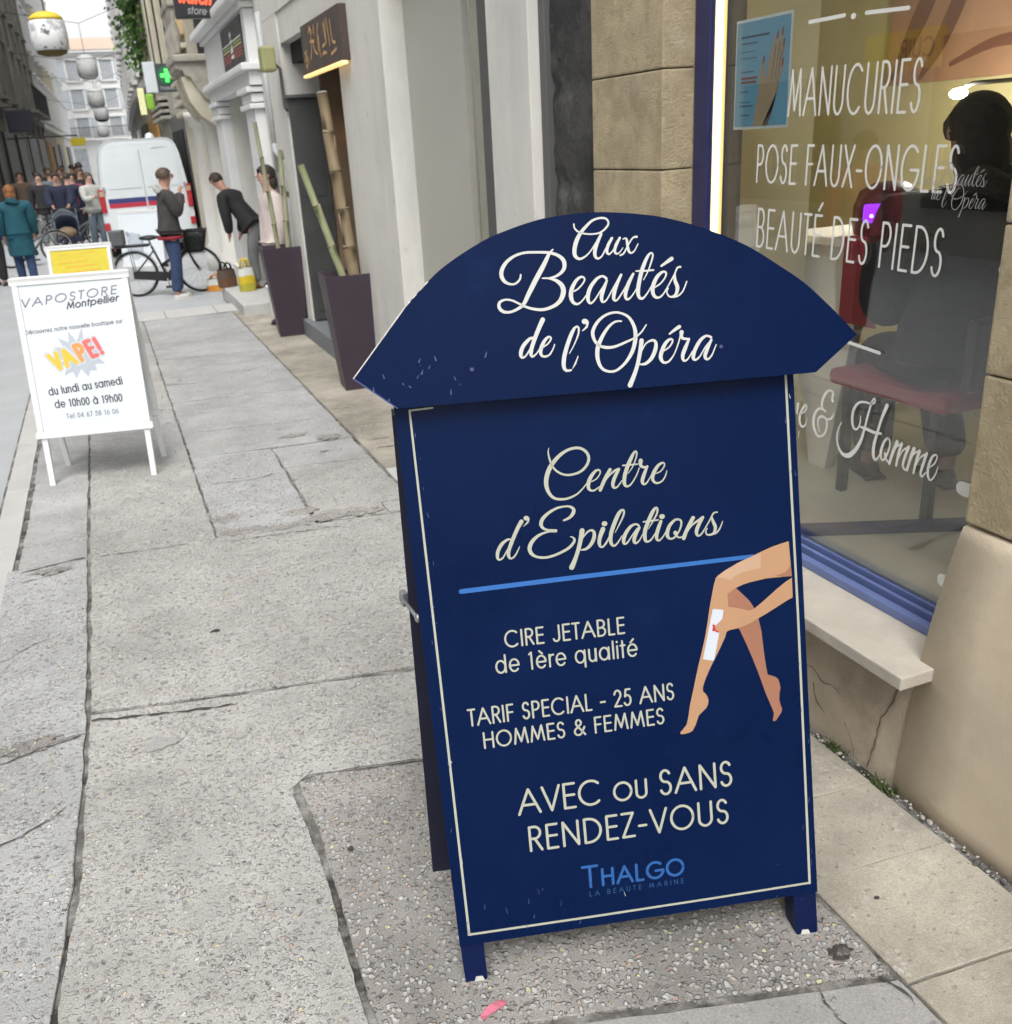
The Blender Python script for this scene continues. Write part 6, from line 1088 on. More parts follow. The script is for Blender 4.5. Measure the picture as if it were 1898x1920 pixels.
def person(label, x, y, z=0, face=0, H=1.7, top='cloth_black', legs='cloth_denim', hair='hair_dark', shoe='shoe_dark', skin='skin', coat_to=.50, armL=None, armR=None, step=.0, bulk=1.0, hood=None, hairlen=.0, lean=0.0, legpose=None, hem=None, group=None, bald=False, headturn=0):
    """local frame: +y is where the person faces, +x is the person's right; heights are shares of H"""
    t = thing('person', label, 'person', (x, y, z), face, group)
    h = lambda v: v*H; la = lean
    def up(k, xx=0, yy=0): return Vector((xx*H, yy*H+la*max(0, k-.5)*H, k*H))
    hip, sh = .052, .105*bulk
    V = [up(.52), up(.60), up(.70), up(.795), up(.838), up(.866), up(.915, 0, .012), up(.955, 0, .006)]
    E = [(i, i+1) for i in range(7)]; Rd = [(h(.078), h(.058)), (h(.072), h(.052)), (h(.082), h(.056)), (h(.070), h(.048)), h(.036), (h(.037), h(.042)), (h(.044), h(.056)), (h(.036), h(.044))]
    lp = legpose or [((-hip, 0, .50), (-hip*1.02, step+.012, .275), (-hip, step*1.6-.015, .045)), ((hip, 0, .50), (hip*1.02, -step+.012, .275), (hip, -step*1.6-.015, .045))]
    J = {'leg': [], 'arm': []}
    for s_ in range(2):
        i0 = len(V); pts = [Vector((a*H, b_*H, c*H)) for a, b_, c in lp[s_]]; J['leg'].append(pts)
        V += pts; E += [(0, i0), (i0, i0+1), (i0+1, i0+2)]; Rd += [h(.052), h(.034), h(.020)]
        f0 = len(V); V += [pts[2]+Vector((0, .02*H, -.028*H)), pts[2]+Vector((0, .09*H, -.034*H))]; E += [(i0+2, f0), (f0, f0+1)]; Rd += [h(.018), h(.012)]
    arms = [armL or ((-sh-.035, .0, .62), (-sh-.03, .03, .485)), armR or ((sh+.035, .0, .62), (sh+.03, .03, .485))]
    for s_ in range(2):
        sx = -1 if s_ == 0 else 1; i0 = len(V); S0 = up(.798, sx*sh, 0); e_, w__ = [Vector((a*H, b_*H+la*max(0, c-.5)*H, c*H)) for a, b_, c in arms[s_]]
        V += [S0, e_, w__]; E += [(3, i0), (i0, i0+1), (i0+1, i0+2)]; Rd += [h(.036), h(.025), h(.017)]; J['arm'].append((S0, e_, w__))
        d = (w__-e_).normalized(); palm = w__+d*.028*H; V.append(palm); E.append((i0+2, len(V)-1)); Rd.append((h(.019), h(.010)))
        J['arm'][-1] += (palm, d)
    body = skin_mesh('body', V, E, Rd, MATS[skin], 2)
    fb_ = B(); rb = random.Random(1)
    for (S0, e_, w__, palm, d) in J['arm']:
        n1 = d.orthogonal().normalized(); n2 = d.cross(n1)
        for k, l in enumerate((.034, .040, .038, .030)):
            o = palm+n1*(k-1.5)*.0085*H; cu = n2*(.010+.003*k)*H
            fb_.tube([o-d*.004*H, o+d*l*.5*H+cu*.2, o+d*l*H*.85+cu*.9], [.0052*H, .0048*H, .0036*H], MATS[skin], 6)
        o = palm-n1*.014*H-d*.016*H; fb_.tube([o, o-n1*.010*H+d*.016*H+n2*.006*H, o-n1*.008*H+d*.034*H+n2*.010*H], [.0058*H, .0052*H, .004*H], MATS[skin], 6)
    hc = up(.928, 0, .008); tr_ = Matrix.Translation(hc) @ Matrix.Rotation(headturn, 4, 'Z') @ Matrix.Translation(-hc)
    fb_.ball(tr_ @ (hc+Vector((0, .060*H, -.004*H))), .0105*H, MATS[skin], 8, (.75, 1.1, 1.5))
    for sx in (-1, 1):
        fb_.ball(tr_ @ (hc+Vector((sx*.019*H, .0525*H, .006*H))), .0062*H, MATS['eye_dark'], 8, (1.2, .6, .8)); fb_.ball(tr_ @ (hc+Vector((sx*.047*H, .0, -.002*H))), .013*H, MATS[skin], 8, (.45, .8, 1.3))
    fb_.ball(tr_ @ (hc+Vector((0, .053*H, -.027*H))), .0095*H, MATS['lip'], 8, (1.4, .5, .5))
    join_into(body, fb_); part('body', body, t, True, fix=False)
    # trousers
    V = [up(.565), up(.515)]; E = [(0, 1)]; Rd = [(h(.080*bulk), h(.064*bulk)), (h(.084*bulk), h(.070*bulk))]
    for s_ in range(2):
        p = J['leg'][s_]; i0 = len(V); mid = (p[0]+p[1])/2; V += [p[0]-Vector((0, 0, .02*H)), mid, p[1], p[1]*.45+p[2]*.55, p[2]+(p[1]-p[2]).normalized()*.008*H]; E += [(1, i0)]+[(i0+k, i0+k+1) for k in range(4)]; Rd += [h(.064), h(.058), h(.050), h(.045), h(.043)]
    part('trousers', skin_mesh('trousers', V, E, Rd, MATS[legs], 2), t, True, fix=False)
    # coat or jacket
    low_ = coat_to; V = [up(.60), up(.70), up(.79), up(.836)]; E = [(0, 1), (1, 2), (2, 3)]; bw_ = bulk
    Rd = [(h(.092*bw_), h(.074*bw_)), (h(.100*bw_), h(.076*bw_)), (h(.086*bw_), h(.062*bw_)), (h(.042), h(.042))]
    k_ = .60; prev = 0
    while k_-.07 > low_: k_ -= .07; V.append(up(k_)); E.append((prev, len(V)-1)); prev = len(V)-1; fl = 1+.25*max(0, .55-k_); Rd.append((h(.100*bw_*fl), h(.084*bw_*fl)))
    V.append(up(low_)); E.append((prev, len(V)-1)); Rd.append((h(.100*bw_*(1+.3*max(0, .55-low_))), h(.086*bw_*(1+.3*max(0, .55-low_)))))
    for s_ in range(2):
        S0, e_, w__, palm, d = J['arm'][s_]; i0 = len(V); V += [S0, (S0+e_)/2, e_, (e_+w__)/2, w__-d*.005*H]; E += [(2, i0)]+[(i0+k, i0+k+1) for k in range(4)]; Rd += [h(.050*bw_), h(.047*bw_), h(.044*bw_), h(.038*bw_), h(.031*bw_)]
    jk = part('coat' if coat_to < .42 else 'jacket', skin_mesh('jacket', V, E, Rd, MATS[top], 2), t, True, fix=False)
    if hood:
        b = B(); c_ = up(.825, 0, -.045)
        for k, r_ in enumerate((.050, .042, .034)): b.tube([c_+Vector((math.cos(a_)*r_*H*1.1, math.sin(a_)*r_*H*.6-.004*k*H, (.012*k+.01*math.sin(a_*2))*H)) for a_ in [6.283*q/16 for q in range(17)]], .012*H, MATS[hood], 8)
        part('hood', b, jk, True)
    if hem:
        b = B(); b.lathe([(.101*H*bulk, 0), (.105*H*bulk, .006*H), (.105*H*bulk, .018*H), (.101*H*bulk, .024*H)], (0, up(low_).y, (low_-.01)*H), MATS[hem], 20, True, 1, .84); part('hem', b, jk, True)
    # hair and shoes
    hb = B(); tf = Matrix.Rotation(headturn, 4, 'Z')
    if not bald:
        vs = []; fs = []; n = 16; hh = 8
        for i in range(hh+1):
            th = math.pi*.5*i/hh*(1.22); 
            for k in range(n):
                a_ = 6.283*k/n; fr_ = math.sin(a_); r_ = 1.0+.05*math.sin(5*a_+i)+.04*math.sin(9*a_+2.3*i); cut = 1 if fr_ < .35 else max(.45, 1-.75*(fr_-.35))
                th2 = th*cut; vs.append(tf @ Vector((.053*H*math.sin(th2)*math.cos(a_)*r_, .062*H*math.sin(th2)*math.sin(a_)*r_-.004*H, .060*H*math.cos(th2)-.002*H))+hc+Vector((0, 0, .004*H)))
        fs = [(i*n+k, (i+1)*n+k, (i+1)*n+(k+1) % n, i*n+(k+1) % n) for i in range(hh) for k in range(n)]
        hb.add(vs, fs, MATS[hair], True)
        if hairlen:
            hb.ball(hc+Vector((0, -.030*H, -.045*H)), .05*H, MATS[hair], 14, (1.05, .75, .9+hairlen*6))
        part('hair', hb, t, True)
    for s_ in range(2):
        p = J['leg'][s_][2]; b = B(); b.ball(p+Vector((0, .035*H, -.027*H)), .032*H, MATS[shoe], 12, (.75, 2.1, .75)); b.box(p.x-.024*H, p.x+.024*H, p.y-.035*H, p.y+.10*H, p.z-.045*H, p.z-.036*H, MATS[shoe], .008*H)
        part('shoe', b, t, True)
    return t
Z0 = -.07
# the man standing by the bicycle, side on, hand raised to his face
person('man in a dark hooded jacket and jeans standing by the bicycle, hand at his mouth', .815, 13.65, Z0+.0, R(-82), 1.68, 'cloth_char', 'cloth_denim', 'hair_brown', 'shoe_white', 'skin', .47, ((-.115, .03, .63), (-.08, .10, .74)), ((.12, .05, .64), (.035, .105, .80)), .012, 1.14, 'cloth_cream', 0, .06, None, 'cloth_red')
person('woman in a long teal coat with ginger hair walking away on the left', -1.235, 17.0, Z0, R(6), 1.56, 'cloth_teal', 'cloth_denim', 'hair_ginger', 'shoe_dark', 'skin_fair', .30, ((-.15, .01, .63), (-.135, .06, .50)), ((.15, .01, .63), (.135, .06, .50)), .03, 1.28, 'cloth_teal', .06)
person('person in a bright blue jacket cut off by the left edge of the photograph', -1.70, 17.6, Z0, R(-10), 1.58, 'cloth_blue', 'cloth_black', 'hair_dark', 'shoe_dark', 'skin', .45, None, None, .03, 1.15)
person('man in black facing us, pushing the pushchair', -.70, 22.2, Z0, R(180), 1.66, 'cloth_navy', 'cloth_black', 'hair_dark', 'shoe_dark', 'skin', .40, ((-.13, .08, .66), (-.09, .17, .60)), ((.13, .08, .66), (.09, .17, .60)), .03, 1.15)
person('man in a cream and grey top with slate trousers beside the white van', -.09, 22.6, Z0, R(-150), 1.62, 'cloth_cream', 'cloth_slate', 'hair_brown', 'shoe_dark', 'skin_fair', .47, ((-.13, .07, .65), (-.05, .15, .70)), ((.13, .07, .65), (.06, .15, .68)), .02, 1.1)
crowd = [('person in a black coat with a grey scarf behind the teal coat', -1.15, 25.0, 'cloth_black', 'cloth_grey', 1.66, 'hair_dark', R(170)), ('person in a slate jacket in the crowd left of the pushchair', -1.0, 27.6, 'cloth_slate', 'cloth_black', 1.70, 'hair_brown', R(20)), ('person in a pink top among the dark crowd', -.48, 26.5, 'cloth_pink', 'cloth_black', 1.60, 'hair_dark', R(185)),
         ('tall person in black beside the van, behind the cream top', -.30, 30.0, 'cloth_black', 'cloth_black', 1.84, 'hair_dark', R(0)), ('person in a brown coat deep in the crowd', -.85, 31.5, 'cloth_brown', 'cloth_black', 1.72, 'hair_brown', R(175)), ('person in a red jacket deep in the crowd', -.42, 33.5, 'cloth_red', 'cloth_denim', 1.72, 'hair_dark', R(160)), ('person in a grey jacket under the navy shop sign', -1.45, 30.5, 'cloth_grey', 'cloth_navy', 1.68, 'hair_dark', R(10)), ('person in navy at the back of the crowd', -1.3, 35.5, 'cloth_navy', 'cloth_black', 1.74, 'hair_brown', R(5)), ('person in charcoal farthest back in the crowd', -.62, 38.0, 'cloth_char', 'cloth_black', 1.8, 'hair_dark', R(0)), ('person in dark brown at the left end of the crowd', -1.75, 28.5, 'cloth_brown', 'cloth_black', 1.7, 'hair_dark', R(190)), ('person in a dark navy coat right behind the pushchair', -.55, 24.6, 'cloth_navy', 'cloth_navy', 1.62, 'hair_dark', R(10)), ('person in a black coat close to the van corner', -.28, 27.0, 'cloth_black', 'cloth_denim', 1.7, 'hair_brown', R(200)), ('person in charcoal with brown hair left of the crowd middle', -1.25, 33.0, 'cloth_char', 'cloth_black', 1.76, 'hair_brown', R(15)), ('person in a slate coat at the very back by the far shops', -1.0, 41.0, 'cloth_slate', 'cloth_black', 1.78, 'hair_dark', R(180))]
for k, (lb, x, y, tp, lg, H_, hr, fc) in enumerate(crowd): person(lb, x, y, Z0, fc, H_, tp, lg, hr, 'shoe_dark', 'skin' if k % 2 else 'skin_fair', .44, None, None, .03*(1 if k % 2 else -1), 1.1, group='people in the crowd up the street')
# person in the doorcase and the one bending over bags
person('person in a pale rose coat standing against the white wall behind the bamboo', 1.62, 10.12, 0, R(100), 1.60, 'cloth_rose', 'cloth_black', 'hair_dark', 'shoe_dark', 'skin_fair', .40, None, None, 0, 1.0, None, .04)
person('person in a black jacket and pale grey trousers bending over shopping bags', 1.76, 12.3, .12, R(48), 1.40, 'cloth_black', 'cloth_grey', 'hair_dark', 'shoe_brown', 'skin', .52, ((-.13, .12, .60), (-.10, .22, .47)), ((.13, .16, .58), (.10, .24, .46)), .03, 1.15, None, 0, .80)
# passers-by in the square, visible in the shop window
person('person in a red jacket and black trousers walking, mirrored in the shop window', -1.75, 6.2, Z0, R(25), 1.66, 'cloth_red', 'cloth_black', 'hair_dark', 'shoe_dark', 'skin', .47, None, None, .05, 1.1)
person('person in black with dark hair seated on the red chair inside the salon', 2.47, 2.27, .075, R(-20), 1.68, 'cloth_black', 'cloth_black', 'hair_dark', 'shoe_dark', 'skin', .50, ((-.125, .05, .62), (-.05, .16, .60)), ((.15, .06, .63), (.10, .20, .66)), 0, 1.25, 'hair_dark', .05, .05, [((-.055, .02, .505), (-.06, .22, .50), (-.06, .20, .262)), ((.055, .02, .505), (.06, .22, .50), (.07, .12, .262))])

# shopping bags
M('bag_white', (.60, .62, .58), .5, .06); M('bag_yellow', (.62, .45, .02), .5, .1); M('bag_olive', (.40, .36, .04), .5, .1); M('bag_orange', (.62, .26, .03), .5, .15); M('bag_teal', (.02, .25, .30), .5)
def bag(label, x, y, w_, d_, h_, cols, handle, rz=0, z0=Z0):
    t = thing('shopping_bag', label, 'bag', (x, y, z0), rz, 'shopping bags on the ground'); b = B(); rr = random.Random(int(x*100)); n = 14; k = len(cols)
    for i in range(k):
        def ring(f): z = h_*f; s_ = 1+.10*math.sin(3.0*f)-.1*f; return [((w_/2)*s_*math.copysign(abs(math.cos(a))**.6, math.cos(a)), (d_/2)*s_*math.copysign(abs(math.sin(a))**.6, math.sin(a)), z+.006*math.sin(3*a)) for a in [6.283*q/n for q in range(n)]]
        r0, r1 = ring(i/k), ring((i+1)/k); b.add(r0+r1, [(q, (q+1) % n, n+(q+1) % n, n+q) for q in range(n)], MATS[cols[i]], True)
    b.add(ring(0.001), [list(range(n))], MATS[cols[0]]); part('bag_body', b, t, True)
    for s_ in (-1, 1): part('handle', B().tube([(-w_*.25, s_*d_*.3, h_*.95), (-w_*.18, s_*d_*.32, h_*1.28), (0, s_*d_*.34, h_*1.38), (w_*.18, s_*d_*.32, h_*1.28), (w_*.25, s_*d_*.3, h_*.95)], .012, MATS[handle], 8), t, True)
bag('white and yellow shopping bag with yellow handles at the bending person\'s feet', 1.53, 12.15, .19, .16, .28, ['bag_olive', 'bag_yellow', 'bag_white'], 'bag_yellow', .2, .12)
bag('small orange bag on the ground by the bicycle front wheel', 1.33, 14.0, .24, .16, .16, ['bag_orange', 'bag_white'], 'bag_orange', -.3)
bag('dark brown bag between the orange bag and the yellow handled bag', 1.36, 12.75, .22, .18, .22, ['shoe_brown', 'cloth_brown'], 'cloth_black', .4, .12)

# ------------------------------------------------------------------ bicycles
M('tyre', (.018, .018, .018), .8, .2, 30); M('rim_alu', (.45, .46, .47), .35, .05, 10, metal=.6); M('bike_black', (.016, .017, .018), .4, .15); M('bike_grey', (.10, .105, .11), .45, .1); M('mud_white', (.55, .56, .55), .5, .1); M('basket_wire', (.028, .030, .030), .6, .1); M('reflector_red', (.5, .02, .02), .3)
def bicycle(label, x, y, rz, k=1.0, basket=True, frame='bike_black', group=None, crate=True):
    """local: rear hub at -.43, front hub at +.43 along x; standing on its wheels"""
    t = thing('bicycle', label, 'bicycle', (x, y, Z0), rz, group); r = .292
    L = lambda q: Vector(q)*k
    def wheel(cx):
        b = B(); b.tube([L((cx+r*math.cos(a), 0, r+.016+r*math.sin(a))) for a in [6.2832*q/40 for q in range(41)]], .0165*k, MATS['tyre'], 8, False)
        w_ = part('wheel', b, t, True)
        b = B(); b.tube([L((cx+(r-.024)*math.cos(a), 0, r+.016+(r-.024)*math.sin(a))) for a in [6.2832*q/40 for q in range(41)]], .008*k, MATS['rim_alu'], 6, False); part('rim', b, w_, True)
        b = B()
        for q in range(20): a = 6.2832*q/20; s_ = 1 if q % 2 else -1; b.tube([L((cx+.02*math.cos(a+1.2*s_), .018*s_, r+.016+.02*math.sin(a+1.2*s_))), L((cx+(r-.03)*math.cos(a), 0, r+.016+(r-.03)*math.sin(a)))], .0016*k, MATS['rim_alu'], 4)
        part('spoke', b, w_, True); b = B(); b.tube([L((cx, -.045, r+.016)), L((cx, .045, r+.016))], .017*k, MATS['rim_alu'], 10); part('hub', b, w_, True)
    wheel(-.43); wheel(.43); zc = r+.016
    b = B(); F = MATS[frame]
    bb_ = (-.02, 0, .25); st = (-.16, 0, .66); hd1 = (.30, 0, .60); hd2 = (.275, 0, .72)
    for a, c, rr in ((bb_, st, .017), ((-.07, 0, .40), hd1, .020), (bb_, hd1, .020), (hd1, hd2, .022)): b.tube([L(a), L(c)], rr*k, F, 8)
    for s_ in (-1, 1): b.tube([L((-.43, .05*s_, zc)), L((-.02, .03*s_, .25))], .010*k, F, 6); b.tube([L((-.43, .05*s_, zc)), L((-.145, .03*s_, .60))], .009*k, F, 6); b.tube([L((.43, .05*s_, zc)), L((.37, .045*s_, .42)), L((.31, .03*s_, .58))], .011*k, F, 6)
    part('frame', b, t, True)
    b = B(); b.ball(L((-.18, 0, .775)), .10*k, MATS['bike_black'], 14, (1.35, .85, .34)); b.ball(L((-.07, 0, .775)), .05*k, MATS['bike_black'], 10, (1.6, .5, .4)); part('saddle', b, t, True)
    part('seat_post', B().tube([L((-.155, 0, .64)), L((-.185, 0, .755))], .013*k, MATS['rim_alu'], 8), t, True)
    b = B(); b.tube([L(hd2), L((.262, 0, .80)), L((.26, .07, .82)), L((.22, .22, .84)), L((.09, .26, .80))], .011*k, MATS['rim_alu'], 8); b.tube([L((.262, 0, .80)), L((.26, -.07, .82)), L((.22, -.22, .84)), L((.09, -.26, .80))], .011*k, MATS['rim_alu'], 8)
    for s_ in (-1, 1): b.tube([L((.17, .245*s_, .827)), L((.08, .262*s_, .798))], .016*k, MATS['bike_black'], 8)
    part('handlebar', b, t, True)
    for cx, a0, a1 in ((-.43, 20, 195), (.43, 55, 150)):
        b = B(); pts = [(cx+(r+.03)*math.cos(R(a)), zc+(r+.03)*math.sin(R(a))) for a in [a0+(a1-a0)*q/14 for q in range(15)]]
        vs = [L((px, s_*.026, pz)) for px, pz in pts for s_ in (-1, 1)]+[L((px, s_*.020, pz-.004)) for px, pz in pts for s_ in (-1, 1)]
        b.add(vs, [(2*i, 2*i+1, 2*i+3, 2*i+2) for i in range(14)]+[(30+2*i, 30+2*i+2, 30+2*i+3, 30+2*i+1) for i in range(14)]+[(2*i, 2*i+2, 32+2*i, 30+2*i) for i in range(14)]+[(2*i+1, 31+2*i, 33+2*i, 2*i+3) for i in range(14)], MATS['mud_white'], True); part('mudguard', b, t, True)
    b = B(); b.box(-.64*k, -.19*k, -.075*k, .075*k, .665*k, .70*k, MATS['bike_black'], .01*k)
    for s_ in (-1, 1): b.tube([L((-.43, .06*s_, zc)), L((-.46, .07*s_, .665))], .006*k, MATS['bike_black'], 6)
    rk = part('rack', b, t, True); part('reflector', B().box(-.655*k, -.642*k, -.03*k, .03*k, .63*k, .662*k, MATS['reflector_red'], .004*k), rk, True)
    if crate: b = B(); b.box(-.68*k, -.50*k, -.10*k, .10*k, .702*k, .90*k, MATS['bike_grey'], .02*k); part('rear_box', b, t, True)
    b = B(); b.prism([(-.45, .25), (-.45, .34), (-.40, .355), (0, .315), (.06, .29), (.06, .21), (0, .185), (-.40, .245)], lambda a, c, d: L((a, d, c)), -.075, -.055, MATS['bike_black']); part('chain_case', b, t, True)
    for s_, dx in ((-1, 1), (1, -1)):
        b = B(); b.tube([L((-.02, .06*s_, .25)), L((-.02+.03*dx, .09*s_, .25-.13*dx))], .009*k, MATS['rim_alu'], 6); b.box((-.06+.03*dx)*k, (.02+.03*dx)*k, (.09*s_-.0)*k, (.09*s_+.08*s_)*k, (.25-.145*dx)*k, (.25-.12*dx)*k, MATS['bike_black'], .006*k); part('pedal', b, t, True)
    if basket:
        b = B(); z0, z1 = .56, .83
        for q in range(11):
            f = q/10; b.tube([L((.33+.04*0, -.13+.26*f, z0)), L((.31, -.17+.34*f, z1))], .006*k, MATS['basket_wire'], 5); b.tube([L((.52, -.13+.26*f, z0)), L((.58, -.17+.34*f, z1))], .006*k, MATS['basket_wire'], 5)
        for q in range(9):
            f = q/8
            for s_ in (-1, 1): b.tube([L((.33+.19*f, .13*s_, z0)), L((.31+.27*f, .17*s_, z1))], .006*k, MATS['basket_wire'], 5)
        for z in (z0, .60, .65, .70, .75, .79, z1):
            f = (z-z0)/(z1-z0); ax, bx_, yy_ = .33-.02*f, .52+.06*f, .13+.04*f; b.tube([L(q) for q in ((ax, -yy_, z), (bx_, -yy_, z), (bx_, yy_, z), (ax, yy_, z), (ax, -yy_, z))], (.014 if z == z1 else .006)*k, MATS['basket_wire'], 5)
        b.box(.33*k, .52*k, -.13*k, .13*k, (z0-.006)*k, (z0+.002)*k, MATS['basket_wire'])
        b.box(.34*k, .53*k, -.14*k, .14*k, (z0+.01)*k, (z1-.05)*k, MATS['bike_black'], .03*k); part('basket', b, t, True)
    return t
bicycle('black city bicycle with front basket standing behind the man in jeans', .735, 14.15, R(-13), 1.0)
bicycle('dark bicycle half hidden behind the pushchair', -.50, 23.2, R(-8), 1.05, True, 'bike_grey', None, False)

bicycle('dark bicycle parked on the left between the teal coat and the crowd', -1.30, 20.6, R(12), 1.0, False, 'bike_grey', None, False)
# pushchair
pc = thing('pushchair', 'grey hooded pushchair pushed by the man in black', 'pushchair', (-.68, 21.2, Z0))
b = B(); O = Vector((-.66, 21.2, Z0))
vs = []; fs = []; n = 14; m_ = 7
for i in range(m_+1):
    th = math.pi*.5*i/m_
    for k in range(n+1): a = math.pi*k/n; vs.append(O+Vector((.24*math.cos(a), -.16+.30*math.sin(th)*1.0-.05, .66+.30*math.sin(a)*math.cos(th*.55))))
fs = [(i*(n+1)+k, i*(n+1)+k+1, (i+1)*(n+1)+k+1, (i+1)*(n+1)+k) for i in range(m_) for k in range(n)]
b.add(vs, fs, MATS['burst_grey'], True); b.tube(vs[:n+1], .014, MATS['cloth_slate'], 6); part('hood', b, pc)
part('seat', B().box(-.88, -.44, 21.02, 21.36, Z0+.34, Z0+.46, MATS['cloth_navy'], .04).box(-.86, -.46, 21.34, 21.42, Z0+.40, Z0+.86, MATS['cloth_navy'], .03), pc)
b = B()
for s_ in (-1, 1): b.tube([O+Vector((s_*.22, -.30, .10)), O+Vector((s_*.22, .25, .62)), O+Vector((s_*.22, .42, .95))], .012, MATS['bike_grey'], 8); b.tube([O+Vector((s_*.22, .30, .12)), O+Vector((s_*.22, -.15, .50))], .012, MATS['bike_grey'], 8)
b.tube([O+Vector((-.22, .42, .95)), O+Vector((.22, .42, .95))], .015, MATS['bike_black'], 8); part('frame', b, pc)
for s_ in (-1, 1):
    for yy_ in (-.30, .30): b = B(); b.tube([O+Vector((s_*.25+.0, yy_+.085*math.cos(a), .10+.085*math.sin(a))) for a in [6.2832*q/20 for q in range(21)]], .016, MATS['tyre'], 7, False); b.tube([O+Vector((s_*.22, yy_, .10)), O+Vector((s_*.27, yy_, .10))], .03, MATS['rim_alu'], 8); part('wheel', b, pc)
part('blanket', B().ball(O+Vector((0, -.08, .52)), .17, MATS['bistro_brown'], 12, (1.1, 1, .7)), pc)

# ------------------------------------------------------------------ white delivery van
M('van_white', (.66, .705, .73), .35, .03, 2, coat=.4); M('van_seam', (.25, .28, .30), .6, .1); M('van_stripe_blue', (.035, .045, .17), .4, .05); M('van_stripe_red', (.45, .03, .06), .4, .05); M('van_light', (.42, .02, .03), .25, .1, coat=.6); M('van_bumper', (.12, .12, .125), .6, .1); M('van_glass', (.03, .035, .04), .1)
VN = thing('delivery_van', 'white high roofed delivery van parked with its rear doors towards us, blue and red stripe', 'van', (.87, 22, Z0)); VY = 19.9
def vx(z, s_):       # half width tapers towards the roof, measured from the ground
    f = max(0, (z-.75)/1.42); return .885+s_*(.83-.155*f**1.35)
sec = []; zs = [.26, .34, .75, 1.1, 1.5, 1.85, 2.0, 2.08, 2.125, 2.14]
prof = [(vx(.26, 1)-.03, .24)]+[(vx(z, 1)-(.0 if z < 2.0 else {2.0: .02, 2.08: .06, 2.125: .13, 2.14: .24}[z]), z) for z in zs]
prof = prof+[(2*.885-px, pz) for px, pz in reversed(prof)]
b = B(); n = len(prof); rings = []
for yy_, ins in ((VY+.05, .05), (VY+.012, .02), (VY, .0), (VY+.04, -.012), (VY+3.9, -.012), (VY+4.6, .12), (VY+5.1, .42)):
    cx, cz = .885, 1.2
    if ins == .05: rings.append([(cx+(px-cx)*.90, VY-.0, cz+(pz-cz)*.92+Z0) for px, pz in prof])
    else:
        k = 1-ins*.75 if ins > 0 else 1; rings.append([(cx+(px-cx)*k, yy_, (cz+(pz-cz)*k if ins < .1 else (pz if pz < 1.2 else 1.2+(pz-1.2)*(1-ins*1.3)))+Z0) for px, pz in prof])
vs = [q for r_ in rings for q in r_]; b.add(vs, [(i*n+k, i*n+(k+1) % n, (i+1)*n+(k+1) % n, (i+1)*n+k) for i in range(len(rings)-1) for k in range(n)], MATS['van_white'], True)
b.add(rings[0], [list(range(n))], MATS['van_white']); b.add(rings[-1], [list(range(n))], MATS['van_white'])
part('body', b, VN)
vf = lambda a, c, d: (a, VY-.002-d, c+Z0)
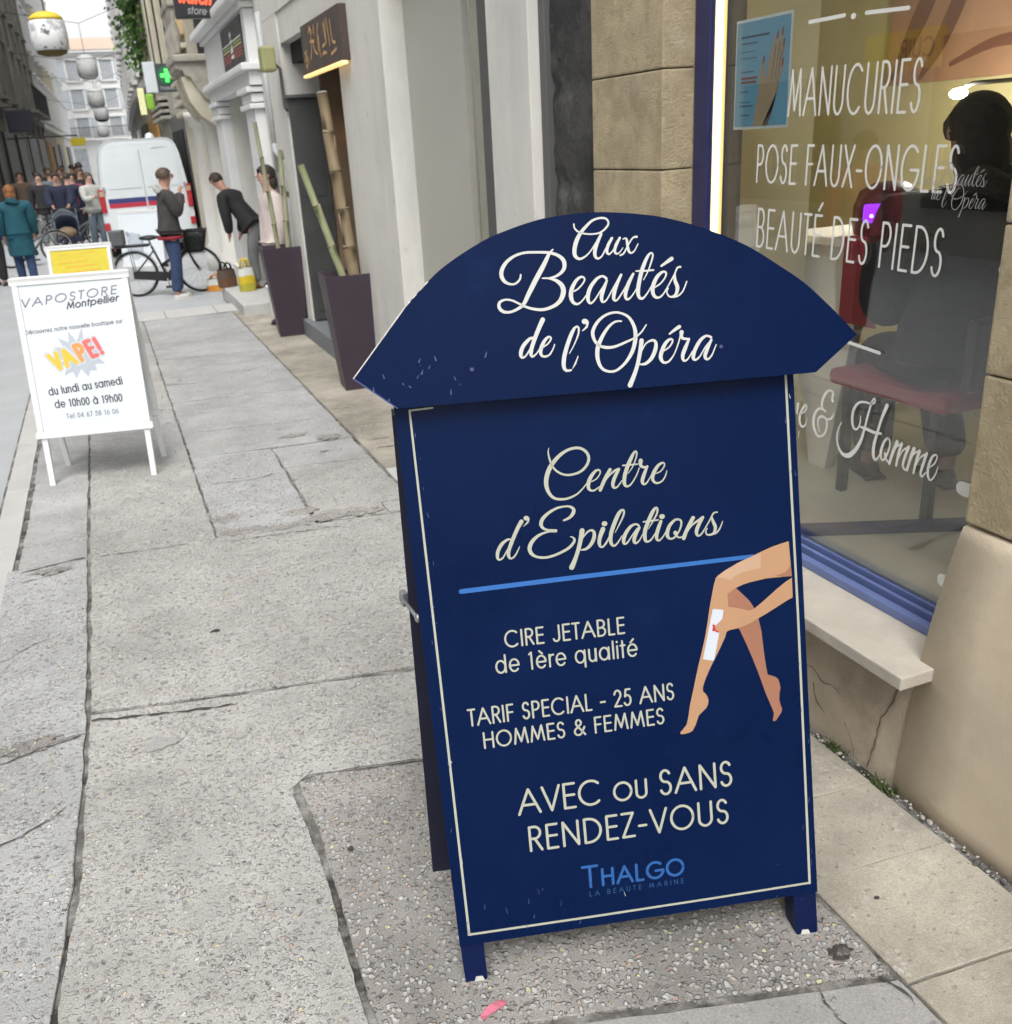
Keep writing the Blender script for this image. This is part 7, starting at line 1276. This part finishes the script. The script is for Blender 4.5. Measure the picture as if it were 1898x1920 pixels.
for s_ in (-1, 1):
    xi, xo = .885+s_*.006, lambda z: .885+s_*(.72-.10*max(0, (z-.75)/1.42))
    b = B(); pl = [(xi, .42), (xo(.42), .42), (xo(.9), .9), (xo(1.5), 1.5), (xo(1.80), 1.80), (xo(1.9)-s_*.10, 1.93), (xi, 1.96)]; b.prism(pl if s_ > 0 else pl[::-1], vf, .0, .014, MATS['van_white']); dr = part('rear_door', b, VN)
    b = B(); q = [(xi+s_*.05, 1.29), (xo(1.29)-s_*.05, 1.29), (xo(1.5)-s_*.05, 1.5), (xo(1.7)-s_*.05, 1.70), (xo(1.75)-s_*.12, 1.78), (xi+s_*.05, 1.80)]; b.prism(q if s_ > 0 else q[::-1], vf, .0142, .024, MATS['van_white']); part('door_pressing', b, dr)
    b = B(); b.box(min(xi+s_*.01, xo(1.1)-s_*.01), max(xi+s_*.01, xo(1.1)-s_*.01), VY-.0188, VY-.0162, 1.035+Z0, 1.12+Z0, MATS['van_stripe_blue']).box(min(xi+s_*.01, xo(1.1)-s_*.01), max(xi+s_*.01, xo(1.1)-s_*.01), VY-.0188, VY-.0162, .95+Z0, 1.034+Z0, MATS['van_stripe_red']); part('stripe', b, dr)
    b = B(); b.box(min(xo(1)+s_*.005, xo(1)+s_*.05), max(xo(1)+s_*.005, xo(1)+s_*.05), VY-.03, VY, 1.25+Z0, 1.33+Z0, MATS['van_seam'], .004); part('hinge', b, dr)
    b = B(); a0, a1 = .885+s_*.735, .885+s_*.835; b.box(min(a0, a1), max(a0, a1), VY-.03, VY+.05, .88+Z0, 1.30+Z0, MATS['van_light'], .02).box(min(a0, a1)+.01, max(a0, a1)-.01, VY-.034, VY-.02, 1.17+Z0, 1.26+Z0, MATS['skin_pale'], .008).box(min(a0, a1), max(a0, a1), VY-.03, VY+.05, .56+Z0, .70+Z0, MATS['van_light'], .015); part('rear_light', b, VN)
    for yy_ in (VY+.9, VY+4.0): part('wheel', B().tube([(.885+s_*.80, yy_, .33+Z0), (.885+s_*.62, yy_, .33+Z0)], .32, MATS['tyre'], 24).tube([(.885+s_*.81, yy_, .33+Z0), (.885+s_*.79, yy_, .33+Z0)], .19, MATS['rim_alu'], 20), VN)
part('seam', B().box(.8815, .8885, VY-.016, VY-.004, .42+Z0, 1.95+Z0, MATS['van_seam']), VN)
part('door_handle', B().box(.93, .99, VY-.03, VY-.0165, .98+Z0-.13, 1.03+Z0-.13, MATS['van_bumper'], .006), VN); part('lamp_bar', B().box(.66, .86, VY-.032, VY-.0165, .70+Z0, .73+Z0, MATS['van_bumper'], .006), VN)
part('bumper', B().box(.09, 1.68, VY-.09, VY+.05, .26+Z0, .40+Z0, MATS['van_bumper'], .03), VN)
b = B(); b.ribbon([(1.12, 1.955, .014), (1.17, 1.96, .016), (1.36, 1.965, .010)], vf, MATS['van_seam'], .001); pen_text(b, 'express', 1.16, 1.42, 1.945, 1.957, .035, .006, vf, MATS['van_seam'], .12, .2) if 0 else None; part('badge', b, VN)
b = B(); b.lathe([(.10, 0), (.10, .05), (.08, .12), (.04, .15), (0, .16)], (1.30, VY+3.0, 2.14+Z0), MATS['van_white'], 14); part('roof_vent', b, VN)
